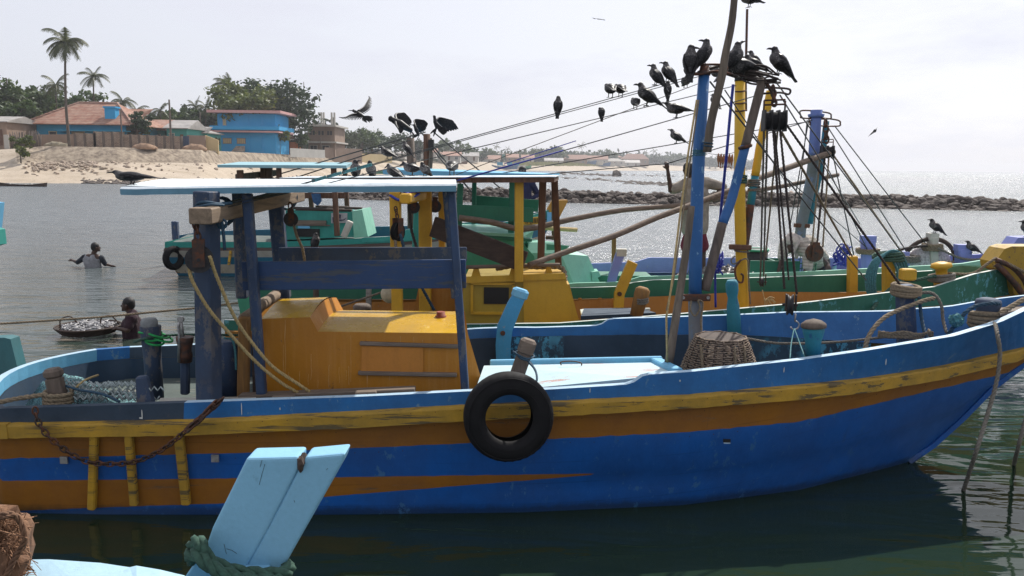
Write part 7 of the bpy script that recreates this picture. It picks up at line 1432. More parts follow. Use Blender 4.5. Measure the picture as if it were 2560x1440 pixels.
M['wicker'] = plain('weathered_wicker', (.27, .20, .145), .85, .4, 40)
cbk = P(1798, 925, 6.3); cbk.z = .58
tb_, pr = basket(cbk, .33, .52, 34, 'woven wicker basket standing upside down behind the blue mast', 1.0)
for px, lb in ((1765, 1), (1844, 0), (1872, 0)): m_ = MB(); m_.rope([V((P(px, 880, 6.0).x, 6.3 - math.sqrt(max(.0004, (pr(z) + .012) ** 2 - (P(px, 880, 6.0).x - cbk.x) ** 2)), cbk.z + z)) for z in (.48, .40, .3, .2, .1)], .013 if lb else .010, n=4); m_.build('binding', M['rope'], tb_)
# net heap on the stern
m_ = MB(); nx, ny = 44, 26; vv = []
for j in range(ny):
    for i in range(nx):
        u, v = i / (nx - 1), j / (ny - 1); px = 40 + 300 * u; Y = 5.42 + 1.1 * v; base = P(px, 900, Y); hgt_ = .05 + .26 * math.exp(-((u - .42) / .33) ** 2) * math.sin(math.pi * min(1, v * .9 + .12)) + .05 * mnoise.noise((u * 7, v * 5, 1)) + .03 * mnoise.noise((u * 19, v * 14, 2)); vv.append(V((base.x, Y, .50 + max(.02, hgt_) * min(1, 5 * min(u, 1 - u)))))
m_.add(vv, [(j * nx + i, j * nx + i + 1, (j + 1) * nx + i + 1, (j + 1) * nx + i) for j in range(ny - 1) for i in range(nx - 1)], 0, True)
nn2 = N('fishing_net'); o = nn2.mapn(); d1_ = nn2.vor(o, 55, 'DISTANCE_TO_EDGE'); q = nn2.noise(o, 5, 4); k_ = nn2.rng(d1_, .05, .16); c_ = nn2.mix(k_, nn2.mix(nn2.rng(q, .45, .55), (.18, .40, .42), (.10, .27, .30)), (.012, .03, .04)); nn2.col(c_); nn2.rough(.8); nn2.bump(k_, .8, .01)
m_.build('fishing_net', nn2.m, None, 'heap of teal fishing net piled on the stern deck', 'net', kind=None)
m_ = MB(); rn = random.Random(6)
for i in range(46):
    u = rn.uniform(.28, .98); v = rn.uniform(0, .4); a = P(40 + 300 * u, 965 + rn.uniform(-10, 34), 5.40 + .35 * v); pts = [a + V((k * .022, .0, .014 * (1 if k % 2 else -1) + .01 * mnoise.noise((k * .3, i, 0)))) for k in range(rn.randint(5, 13))]; m_.tube(pts, .006, 4)
m_.build('net_cord', plain('pale_net_cord', (.36, .42, .42), .85, .3, 40), None, 'zigzag pale netting cord on top of the teal net', 'net cord', kind='stuff')
ropeth('net_rope', cat([P(165, 965, 5.42), P(200, 975, 5.40), P(255, 985, 5.38), P(300, 1005, 5.37)]), .010, 'rope_b', 'dark blue rope lying over the net heap', tw=False); ropeth('net_rope', cat([P(185, 975, 5.45), P(205, 955, 5.5), P(225, 945, 5.6), P(245, 938, 5.75)]), .008, 'rope_y', 'salmon coloured cord on the net heap', tw=False)
# ================================================================ foreground boat
H0 = V((-.9, 2.2, 0)); boatH = thing('foreground_boat', H0, 'light blue bow of a boat right in front with a tall split stem post', 'boat')
M['pale_top'] = paint('lit_gunwale_paint', (.42, .63, .76), chip=.2, under=(.1, .2, .28), grime=.2, rough=.45, streak=.1)  # paler copy of the hull blue, light on the gunwale top put into colour
YH = 2.6
def pp(l, Y, dy): 
    m_ = MB(); m_.prism([P(x, y, Y) for x, y in l], (0, dy, 0)); return m_
def bev(m_, name, mat, par, w_=.012, label=None):
    o = m_.build(name, M[mat], par, label); bm = bmesh.new(); bm.from_mesh(o.data); bmesh.ops.remove_doubles(bm, verts=bm.verts, dist=1e-5); bmesh.ops.subdivide_edges(bm, edges=bm.edges[:], cuts=0) if 0 else None
    bmesh.ops.bevel(bm, geom=bm.edges[:], offset=w_, segments=3, affect='EDGES', profile=.6); bm.to_mesh(o.data); bm.free(); return o
cr_ = MB()
for l in ([(655, 1150), (650, 1168)], [(662, 1160), (655, 1185), (648, 1212)], [(566, 1372), (580, 1376), (592, 1384)], [(560, 1360), (566, 1385)], [(735, 1250), (737, 1256)], [(541, 1282), (543, 1288)], [(820, 1170), (816, 1175)]): cr_.tube([P(x, y, YH + (.0035 if x > 690 and y > 1200 or x > 770 else -.0005)) for x, y in l], [.0007] * len(l), 4)
cr_.build('paint_cracks', M['black'], boatH)
sp_ = bev(pp([(430, 1500), (463, 1440), (512, 1372), (530, 1320), (616, 1146), (747, 1143), (746, 1172), (664, 1334), (611, 1426), (575, 1500)], YH, .11), 'stem_post', 'pale_blue', boatH, .012, 'left timber of the split stem post')
bev(pp([(585, 1500), (608, 1428), (660, 1336), (745, 1174), (764, 1143), (863, 1134), (855, 1160), (702, 1430), (660, 1500)], YH + .004, .105), 'stem_post', 'pale_blue', boatH, .012, 'right timber of the split stem post')
m_ = MB(); m_.add([P(756, 1153, YH + .02) + V((p.x * .016, p.y * .03, p.z * .03)) * (1 + .6 * mnoise.noise(p * 2)) for p in ICO[2][0]], ICO[2][1]); m_.build('rot_pocket', M['wood_dark'], boatH)
gt = [(-60, 1404, 2.55), (17, 1400, 2.55), (122, 1398, 2.52), (251, 1407, 2.48), (324, 1418, 2.45), (341, 1414, 2.45), (400, 1424, 2.43), (459, 1438, 2.42), (520, 1462, 2.42)]
gb = [(-60, 1410, 2.40), (28, 1413, 2.40), (120, 1420, 2.38), (197, 1431, 2.36), (262, 1440, 2.35), (341, 1452, 2.33), (400, 1462, 2.32), (459, 1478, 2.32), (520, 1500, 2.32)]
m_ = MB(); k = len(gt)
for a, b_ in zip(gt, gb): A_, B_ = P(*a), P(*b_); B_.z = A_.z - .012; m_.v += [A_, B_, B_ - V((0, 0, .06)), A_ - V((0, 0, .06))]
for i in range(k - 1):
    for j in range(4): m_.f.append([4 * i + j, 4 * i + (j + 1) % 4, 4 * i + 4 + (j + 1) % 4, 4 * i + 4 + j]); m_.mi.append(0 if j == 0 else 1); m_.sm.append(False)
m_.build('gunwale', [M['pale_top'], M['pale_blue']], boatH)
m_ = MB(); k = 0; top_ = [P(*b_) - V((0, .03, .06)) for b_ in gb]
m_.v += top_ + [V((p.x + .05, p.y - .12, -.3)) for p in top_]; n_ = len(top_)
for i in range(n_ - 1): m_.f.append([i, i + 1, n_ + i + 1, n_ + i]); m_.mi.append(0); m_.sm.append(True)
m_.build('hull', M['pale_blue'], boatH)
m_ = MB(); m_.prism([P(560, 1470, 2.45), P(640, 1470, 2.45), P(600, 2300, 2.3), P(500, 2300, 2.3)], (0, .3, 0)); m_.build('stem', M['pale_blue'], boatH)
ropeth('fender_rope', cat([P(484, 1395, 2.62), P(480, 1372, 2.56), P(492, 1352, 2.52), P(505, 1365, 2.5), P(520, 1395, 2.5), P(560, 1420, 2.5), P(620, 1432, 2.5), P(690, 1436, 2.5), P(722, 1424, 2.56), P(712, 1410, 2.66)]), .024, 'rope_green', 'thick frayed green rope passed round the foot of the split stem post')
ropeth('fender_rope', cat([P(482, 1400, 2.58), P(478, 1385, 2.52), P(500, 1392, 2.48), P(540, 1425, 2.47), P(620, 1450, 2.46), P(700, 1452, 2.48)]), .024, 'rope_green', 'second turn of green rope below the first on the split stem post')
# coir bundle
M['coir'] = woodm('coir_fibre', (.30, .16, .09), dark=(.05, .028, .018), ax='Z', sc=1.6, rough=.95, bump=1.0)
t = thing('coir_bundle', P(20, 1420, 2.4), 'shaggy brown coir bundle lying on the foreground gunwale', 'coir bundle'); m_ = MB()
v_, f_ = ICO[3]; m_.add([P(10, 1362, 2.38) + V((p.x * .085, p.y * .09, p.z * .13)) * (1 + .35 * mnoise.noise(p * 1.6) + .18 * mnoise.noise(p * 5)) for p in v_], f_); m_.add([P(-20, 1420, 2.32) + V((p.x * .10, p.y * .06, p.z * .08)) * (1 + .3 * mnoise.noise(p * 2)) for p in v_], f_); m_.build('bale', M['coir'], t)
rn = random.Random(3); m_ = MB()
for i in range(620):
    a = P(10, 1362, 2.38) + V((rn.uniform(-.085, .075), -.085 + rn.uniform(0, .08), rn.uniform(-.11, .12))); m_.tube(cat([a, a + V((rn.uniform(-.02, .03), rn.uniform(-.02, .0), rn.uniform(-.02, .02))), a + V((rn.uniform(-.04, .07), rn.uniform(-.02, .02), rn.uniform(-.06, .05)))], 3), rn.choice((.0009, .0014, .0022)), 3)
m_.build('loose_fibres', plain('coir_strands', (.28, .15, .085), .9, .5, 90), t)
m_ = MB(); m_.rope(cat([P(-30, 1310, 2.28), P(15, 1285, 2.28), P(50, 1300, 2.29), P(62, 1350, 2.29), P(40, 1390, 2.29), P(20, 1430, 2.27), P(-10, 1470, 2.26)]), .010, n=4); m_.rope(cat([P(-20, 1300, 2.3), P(10, 1294, 2.27), P(40, 1287, 2.28)]), .006, n=4); m_.build('coir_rope', M['coir'], t)
# ================================================================ blobs: overlapping volumes fused into one skin
def cap_mesh(mb, a, b_, ra, rb_, n=10):
    a = V(a); b_ = V(b_); d = b_ - a; L_ = d.length
    if L_ < 1e-6: return ell(mb, a, (ra,) * 3)
    u = d / L_; pts = []; rr = []
    for i in range(5): th = math.pi / 2 * (1 - i / 4); pts.append(a - u * ra * math.sin(th)); rr.append(max(1e-4, ra * math.cos(th)))
    for i in range(1, 5): th = math.pi / 2 * i / 4; pts.append(b_ + u * rb_ * math.sin(th)); rr.append(max(1e-4, rb_ * math.cos(th)))
    pts.insert(5, b_); rr.insert(5, rb_); mb.tube(pts, rr, n)
def ell(mb, c, r, rot=None):
    v_, f_ = ICO[3]; rot = rot or Matrix.Identity(3); mb.add([V(c) + rot @ V((p.x * r[0], p.y * r[1], p.z * r[2])) for p in v_], f_, 0, True)
def fuse(mb, name, vox, mats, smooth=4, matf=None):
    me = mb.mesh(name + '_src', mats); o = bpy.data.objects.new(name + '_src', me); COL.objects.link(o)
    r = o.modifiers.new('r', 'REMESH'); r.mode = 'VOXEL'; r.voxel_size = vox; r.use_smooth_shade = True
    s = o.modifiers.new('s', 'SMOOTH'); s.factor = .5; s.iterations = smooth
    dg = bpy.context.evaluated_depsgraph_get(); ev = o.evaluated_get(dg); nm = bpy.data.meshes.new_from_object(ev); nm.name = name
    bpy.data.objects.remove(o); bpy.data.meshes.remove(me)
    nm.polygons.foreach_set('use_smooth', [True] * len(nm.polygons))
    if matf:
        nm.materials.clear()
        for q in (mats if isinstance(mats, list) else [mats]): nm.materials.append(q)
        nm.polygons.foreach_set('material_index', [matf(p.center) for p in nm.polygons])
    return nm
# ================================================================ crows
def featherm(name, c, c2, rough=.45):
    n = N(name); q = n.noise(n.mapn((.6, 1.6, 1.6)), 60, 4, .6); n.col(n.mix(n.rng(q, .50, .66), c, c2)); n.rough(rough); n.b.inputs['Specular IOR Level'].default_value = .32; n.bump(q, .5, .003); return n.m
M['crow'] = featherm('black_feathers', (.003, .003, .004), (.050, .047, .053)); M['crow_grey'] = featherm('grey_feathers', (.06, .055, .055), (.20, .185, .18), .6); M['beak'] = plain('black_beak', (.012, .011, .012), .35, .2)  # pale flecks in the black feathers are sun gloss painted as colour
CM = {}
def crow_meshes(phi, hy, hp, tuck=0):
    k = (phi, hy, hp, tuck)
    if k in CM: return CM[k]
    Rb = Matrix.Rotation(-R(phi), 3, 'Y'); hip = V((0, 0, .085)); T = lambda x, y, z: hip + Rb @ V((x + .01, y, z + .03))
    mb = MB(); ell(mb, T(0, 0, 0), (.112, .066, .067), Rb); ell(mb, T(.045, 0, -.004), (.072, .060, .062), Rb); cap_mesh(mb, T(-.04, 0, 0), T(-.14, 0, .008), .054, .018)
    hd = T(.118, 0, .036) if not tuck else T(.07, .03, .02); hd = hd + V((0, 0, .012)); cap_mesh(mb, T(.07, 0, .012), hd,   .048, .029); ell(mb, hd, (.031, .026, .027))
    d = V((math.cos(R(hy)) * math.cos(R(hp)), math.sin(R(hy)) * math.cos(R(hp)), math.sin(R(hp)))); ell(mb, hd + d * .014, (.022, .02, .02))
    for s, w_ in ((-.018, 0), (-.006, 0), (.006, 0), (.018, 0)): cap_mesh(mb, T(-.10, s * .6, .006), T(-.25, s * 1.1, -.004), .012, .007, 6)
    g0, g1 = T(.10, 0, .03), T(.01, 0, .05)
    def mf(c): 
        q = Rb.transposed() @ (c - hip); return 1 if (.03 < q.x < .14 and (c - hd).length > .030 and (c - hd - d * .03).length > .036) else 0
    body = fuse(mb, 'crow_body', .0055, [M['crow'], M['crow_grey']], 3, mf)
    bk = MB(); b0 = hd + d * .026; bk.tube([b0, b0 + d * .022 + V((0, 0, .003)), b0 + d * .042 - V((0, 0, .001)), b0 + d * .055 - V((0, 0, .007))], [.0125, .011, .007, .0015], 8); beak = bk.mesh('beak', M['beak'])
    ws = []
    for s in (-1, 1):
        w_ = MB(); pts = [(.075, .036, .012, .022), (.05, .047, .012, .036), (.0, .053, .010, .042), (-.05, .047, .008, .036), (-.10, .034, .008, .026), (-.16, .020, .006, .014), (-.205, .010, .002, .004)]; vv = []
        for x, y, z, hh in pts:
            for q, th in ((1, -.1), (.5, .9), (0, 1.1), (-.5, .95), (-1, 0), (-.5, -.6), (.5, -.6)): vv.append(T(x - .02 * (q < 0) * abs(q), s * (y + .004 + .009 * th), z + hh * q))
        n_ = 7; w_.add(vv, [(i * n_ + j, i * n_ + (j + 1) % n_, (i + 1) * n_ + (j + 1) % n_, (i + 1) * n_ + j) for i in range(len(pts) - 1) for j in range(n_)] + [tuple(range(n_)), tuple((len(pts) - 1) * n_ + j for j in range(n_))], 0, True)
        for i in range(4): w_.tube([T(-.02 - .01 * i, s * (.056 - .003 * i), .03 - .018 * i), T(-.13 - .018 * i, s * (.036 - .003 * i), .018 - .010 * i)], [.004, .002], 4)
        ws.append(w_.mesh('wing', M['crow']))
    ls = []
    for s in (-1, 1):
        l_ = MB(); k0 = T(-.005, s * .022, -.035); f = V((0, s * .022, 0)); kn = k0.lerp(f, .45) + V((-.012, 0, 0)); l_.tube([k0, kn, f + V((0, 0, .006))], [.012, .0055, .0045], 6)
        for a in (-28, 0, 28, 180): l_.tube([f + V((0, 0, .005)), f + V((math.cos(R(a)) * .02, math.sin(R(a)) * .02, .006)), f + V((math.cos(R(a)) * .034, math.sin(R(a)) * .034, -.002))], [.0042, .0036, .002], 5)
        ls.append(l_.mesh('leg', M['beak']))
    CM[k] = (body, beak, ws, ls); return CM[k]
def crow(p, yaw, phi, hy, hp, sc, label, tuck=0, group='crows gathered on the boats', sc_=None):
    body, beak, ws, ls = crow_meshes(phi, hy, hp, tuck); o = bpy.data.objects.new('crow', body); COL.objects.link(o); o.location = V(p); o.rotation_euler.z = R(yaw); o.scale = (sc, sc * 1.22, sc) if sc_ is None else (sc * sc_[0], sc, sc * sc_[1]); tag(o, label, 'crow', group)
    for nm, me in [('beak', beak)] * (0 if tuck else 1) + [('wing', w_) for w_ in ws] + [('leg', l_) for l_ in ls]: c = bpy.data.objects.new(nm, me); COL.objects.link(c); c.parent = o
    return o
def onl(key, px):
    a, b_ = LINES[key]; xa, xb = PX(a)[0], PX(b_)[0]; lo, hi = 0., 1.
    for _ in range(30):
        t = (lo + hi) / 2
        if PX(a.lerp(b_, t))[0] < px: lo = t
        else: hi = t
    return a.lerp(b_, (lo + hi) / 2) + V((0, 0, .006))
# px, py or line, Y, yaw, phi, head yaw, head pitch, height px, label, tuck
CR = [(330, 462, 5.75, 172, 4, 0, -8, 58, 'largest looking crow, crouching at the left tip of the nearest roof', 0),
 (889, 443, 10.2, 280, 45, 70, 10, 48, 'crow with head turned right standing on the roof right of the pale aqua roof', 0), (927, 442, 10.2, 265, 40, 10, -60, 44, 'crow looking down beside the head turned one on the roof', 0),
 (985, 450, 9.2, 150, 22, 10, -30, 42, 'crow with its tail to the right on the front edge of the second roof', 0), (1030, 440, 10.0, 195, 8, 20, -25, 36, 'left crow of the close pair on the second roof', 0), (1062, 441, 9.8, 240, 30, 60, -40, 38, 'right crow of the close pair on the second roof', 0), (1130, 438, 10.2, 85, 6, 0, 0, 34, 'crow with its head out of sight standing alone on the blue roof', 1),
 (968, 'L1', 0, 172, 22, 0, -5, 34, 'left of two crows sitting on the lowest part of the double stay', 0), (1016, 'L1', 0, 165, 48, 10, 15, 36, 'right of two crows sitting on the lowest part of the double stay', 0), (790, 619, 10.0, 75, 62, 25, 10, 44, 'grey backed crow seen just above the dark blue board', 0),
 (1395, 'L1', 0, 82, 62, 10, 10, 46, 'lone crow with its back turned halfway along the double stay', 0), (1526, 'L1', 0, 95, 10, 0, 0, 34, 'left hunched crow of the pair on the double stay', 1), (1551, 'L1b', 0, 100, 12, 0, 0, 32, 'right hunched crow of the pair on the double stay', 1),
 (1638, 'L1', 0, 150, 50, 20, 5, 58, 'crow looking left, lower one of two near the top of the double stay', 0), (1668, 'L1', 0, 130, 48, 45, 5, 56, 'crow looking left, upper one of two near the top of the double stay', 0), (1725, 180, 6.5, 80, 62, -78, -8, 76, 'pale mottled crow looking right just left of the blue mast head', 0),
 (1761, 166, 6.5, 10, 58, 150, 12, 76, 'crow standing on the blue mast head with its beak turned back left', 0), (1834, 180, 6.7, 5, 52, 5, 28, 82, 'large crow between the masts stretching its beak up to the right', 0), (1944, 186, 6.9, 182, 46, 0, 2, 74, 'rightmost crow on the mast tops, facing left over the triple block', 0),
 (1853, 196, 6.8, 200, 4, 0, 0, 44, 'grey crow preening on top of the yellow mast', 1), (1884, 184, 7.0, 178, 24, 0, -15, 48, 'crow crouching right of the yellow mast head', 0), (1884, 170, 7.6, 175, 42, 10, 0, 46, 'crow behind the crouching one by the antenna pipe', 0), (1800, 203, 7.2, 180, 2, 0, -10, 36, 'dark crow low between the blue mast and the crooked pole', 0),
 (1872, 19, 9.62, 195, 8, 10, 0, 36, 'crow perched on the very top of the antenna pipe', 0), (1616, 'L2', 0, 165, 34, 25, 0, 62, 'biggest crow on the middle stay, tail feathers pale', 0), (1588, 'L2', 0, 85, 14, 0, 0, 28, 'small hunched crow just left of the biggest one on the middle stay', 1), (1503, 'L2', 0, 90, 60, 0, 0, 30, 'small pale crow alone low on the middle stay', 1),
 (1668, 'L3', 0, 88, 72, 0, 30, 40, 'slim pale crow seen from behind on the thin upper line', 0), (1714, 'L3', 0, 270, 14, 30, -20, 32, 'small crow nearest the blue mast on the thin upper line', 0), (1690, 'L4', 0, 182, 6, 0, 8, 40, 'crow with open beak and lifted tail facing left on the lower line', 0), (1690, 'L5', 0, 160, 30, 10, 10, 38, 'crow sitting lowest, above the raised fist', 0), (1786, 'L4', 0, 110, 40, 10, 0, 36, 'crow half hidden behind the crooked pole', 0),
 (2336, 583, 12.9, 182, 36, 0, 4, 40, 'crow on the white topped bollard at the right', 0), (2428, 633, 12.6, 178, 30, 0, 12, 34, 'crow on the lavender rail behind the square bollard', 0), (2566, 592, 12.5, 170, 40, 0, 0, 46, 'crow cut off by the right frame edge', 0)]
for c in CR:
    px, py, Y, yaw, phi, hy, hp, hpx, lb, tk = c
    p = onl(py, px) if isinstance(py, str) else P(px, py, Y); nom = .155 + .13 * math.sin(R(phi)) + (.02 if not tk else -.01); crow(p, yaw, phi, hy, hp, hpx * .92 * p.y / F / nom, lb, tk, sc_=(1.15, .62) if px == 330 else None)
m_ = MB(); m_.tube([P(790, 760, 10.0), P(790, 621, 10.0)], .04, 6); m_.build('stanchion', M['wood_z'], boatB)
def feather(mb, a, b_, w_, nrm):
    a = V(a); b_ = V(b_); t = (b_ - a).normalized(); s = t.cross(nrm).normalized() * w_ / 2; mb.add([a - s * .5, a.lerp(b_, .5) - s, a.lerp(b_, .88) - s * .55, b_, a.lerp(b_, .88) + s * .55, a.lerp(b_, .5) + s, a + s * .5], [tuple(range(7))])
def flyer(label, head, beak, tail, Y, wings, tailf, group='crows in flight', cat_='crow', wsc=1.0, matw='crow'):
    c = P((head[0] + tail[0]) / 2, (head[1] + tail[1]) / 2, Y); h_, t_, b_ = P(*head, Y), P(*tail, Y), P(*beak, Y); L_ = (h_ - t_).length; mb = MB(); ax = (h_ - t_).normalized()
    cap_mesh(mb, t_ + ax * L_ * .15, t_ + ax * L_ * .62, L_ * .10, L_ * .17); cap_mesh(mb, t_ + ax * L_ * .6, h_, L_ * .165, L_ * .10); ell(mb, h_, (L_ * .12,) * 3); nm = fuse(mb, 'crow_body', L_ * .022, [M['crow']], 3)
    for v in nm.vertices: v.co -= c
    o = bpy.data.objects.new('flying_crow', nm); COL.objects.link(o); o.location = c; WL[o.name] = c.copy(); tag(o, label, cat_, group)
    q = MB(); q.tube([h_, h_.lerp(b_, .6), b_], [L_ * .05, L_ * .035, L_ * .006], 6); q.build('beak', M['beak'], o)
    for bone, tips, dY, w_ in wings:
        q = MB(); bo = cat([P(x, y, Y + dY * i / (len(bone) - 1)) for i, (x, y) in enumerate(bone)], 8); tp = cat([P(x, y, Y + dY * (.2 + .9 * i / (len(tips) - 1)) + .03) for i, (x, y) in enumerate(tips)], 8); n_ = 17
        nrm = V((0, -1, .25))
        for i in range(n_): u = i / (n_ - 1); a = bo[int(u * (len(bo) - 1))]; e = tp[int(u * (len(tp) - 1))]; feather(q, a, e, (a - e).length * w_ * .62 * wsc, nrm)
        q.tube(bo, [L_ * .07 * (1 - .75 * i / len(bo)) for i in range(len(bo))], 6)
        for i in range(n_): u = i / (n_ - 1); a = bo[int(u * (len(bo) - 1))]; e = a.lerp(tp[int(u * (len(tp) - 1))], .42) + V((0, -.006, 0)); feather(q, a, e, (a - e).length * w_ * 1.5 * wsc, nrm)
        q.build('wing', M[matw], o)
    if tailf:
        q = MB()
        for i in range(9): e = cat([P(x, y, Y + .02) for x, y in tailf], 6); e = e[int(i / 8 * (len(e) - 1))]; feather(q, t_ + ax * L_ * .15, e, (t_ - e).length * .26, V((0, -1, .2)))
        q.build('tail', M[matw], o)
    return o
flyer('crow flying with wings spread left of the far mast', (884, 277), (870, 276), (912, 293), 7.5, [([(895, 277), (910, 266), (924, 243)], [(908, 288), (924, 276), (930, 262), (929, 246), (921, 240), (911, 241), (905, 250)][:5], .3, .22), ([(893, 284), (878, 286), (860, 295)], [(908, 298), (890, 301), (874, 301), (858, 298), (846, 293)], -.3, .24)], [(906, 303), (918, 308), (932, 303), (933, 293)])
flyer('big winged crow alighting on the grey far mast', (978, 297), (970, 300), (1034, 330), 12.0, [([(990, 300), (990, 286), (1010, 282)], [(1000, 318), (1020, 322), (1030, 308), (1026, 297), (1016, 286)], .3, .4), ([(988, 303), (990, 312), (996, 322)], [(1010, 325), (1005, 332), (1000, 334)], -.3, .3)], [(1028, 340), (1040, 344)])
flyer('second crow with raised wings right of the grey far mast', (1036, 313), (1026, 312), (1048, 342), 12.2, [([(1040, 318), (1036, 300), (1058, 300)], [(1046, 335), (1062, 328), (1068, 316), (1070, 310)], .3, .4)], [(1030, 345), (1044, 350)])
flyer('crow with drooping spread wings beside the dark hoist', (1086, 292), (1082, 288), (1092, 325), 12.0, [([(1090, 300), (1100, 294), (1128, 300)], [(1100, 315), (1112, 330), (1130, 328), (1146, 324)], .3, .34), ([(1090, 305), (1098, 312), (1106, 318)], [(1098, 330), (1108, 338), (1116, 334), (1122, 326)], -.3, .3)], [(1075, 335), (1083, 342)])
flyer('brown kite gliding at the top of the sky', (1493, 47), (1490, 48), (1498, 48), 30, [([(1494, 47), (1488, 46), (1480, 44)], [(1496, 48.5), (1488, 48), (1479, 45)], .3, .5), ([(1496, 47), (1504, 48), (1511, 49)], [(1497, 49), (1504, 50), (1513, 51)], -.3, .5)], None, 'distant soaring birds', 'bird')
flyer('brown kite banking over the sea at the right', (2187, 324), (2189, 321), (2180, 333), 30, [([(2185, 326), (2189, 324), (2193, 319)], [(2184, 332), (2190, 330), (2192, 320)], .3, .5), ([(2183, 328), (2178, 333), (2171, 341)], [(2184, 333), (2178, 337), (2170, 342)], -.3, .4)], None, 'distant soaring birds', 'bird')
# ================================================================ people
M['skin'] = plain('dark_skin', (.055, .026, .016), .5, .2, 12); M['skin2'] = plain('brown_skin', (.11, .055, .035), .5, .2, 12); M['hair'] = plain('black_hair', (.008, .007, .007), .6, .3, 60, bump=.6)
def cloth(name, c, v=.25, chk=None):
    n = N(name); o = n.mapn(); q = n.noise(o, 9, 5, .6); c_ = n.mix(n.rng(q, .35, .65), mul(c, 1 - v), mul(c, 1 + v))
    if chk: s = n.t.nodes.new('ShaderNodeTexWave'); s.inputs['Scale'].default_value = 7; s.bands_direction = 'Z'; n.lk(o, s.inputs[0]); c_ = n.mix(n.rng(s.outputs[0], .6, .8, 0, .6), c_, chk)
    n.col(c_); n.rough(.9); n.bump(q, .8, .02); return n.m
def hand(mb, w_, tip, side, s=1.0, curl=.5):
    """palm, four fingers and a thumb growing from the wrist w_ towards tip"""
    w_ = V(w_); d = (V(tip) - w_).normalized(); sd_ = (V(side) - d * V(side).dot(d)).normalized(); nn = d.cross(sd_); ell(mb, w_ + d * .045 * s, (.022 * s, .038 * s, .045 * s) if 0 else (.034 * s,) * 3); cap_mesh(mb, w_, w_ + d * .07 * s, .024 * s, .026 * s, 8)
    for i, L_ in enumerate((.062, .072, .068, .052)):
        o_ = w_ + d * .075 * s + sd_ * (i - 1.5) * .019 * s; k1 = o_ + (d + nn * curl * .5).normalized() * L_ * .5 * s; k2 = k1 + (d * (1 - curl) + nn * curl).normalized() * L_ * .5 * s; cap_mesh(mb, o_, k1, .0095 * s, .009 * s, 6); cap_mesh(mb, k1, k2, .009 * s, .0075 * s, 6)
    t0 = w_ + d * .025 * s - sd_ * .028 * s; t1 = t0 + (d * .6 - sd_ * .8 + nn * .3).normalized() * .04 * s; cap_mesh(mb, t0, t1, .012 * s, .010 * s, 6); cap_mesh(mb, t1, t1 + (d + nn * .3).normalized() * .028 * s, .010 * s, .008 * s, 6)
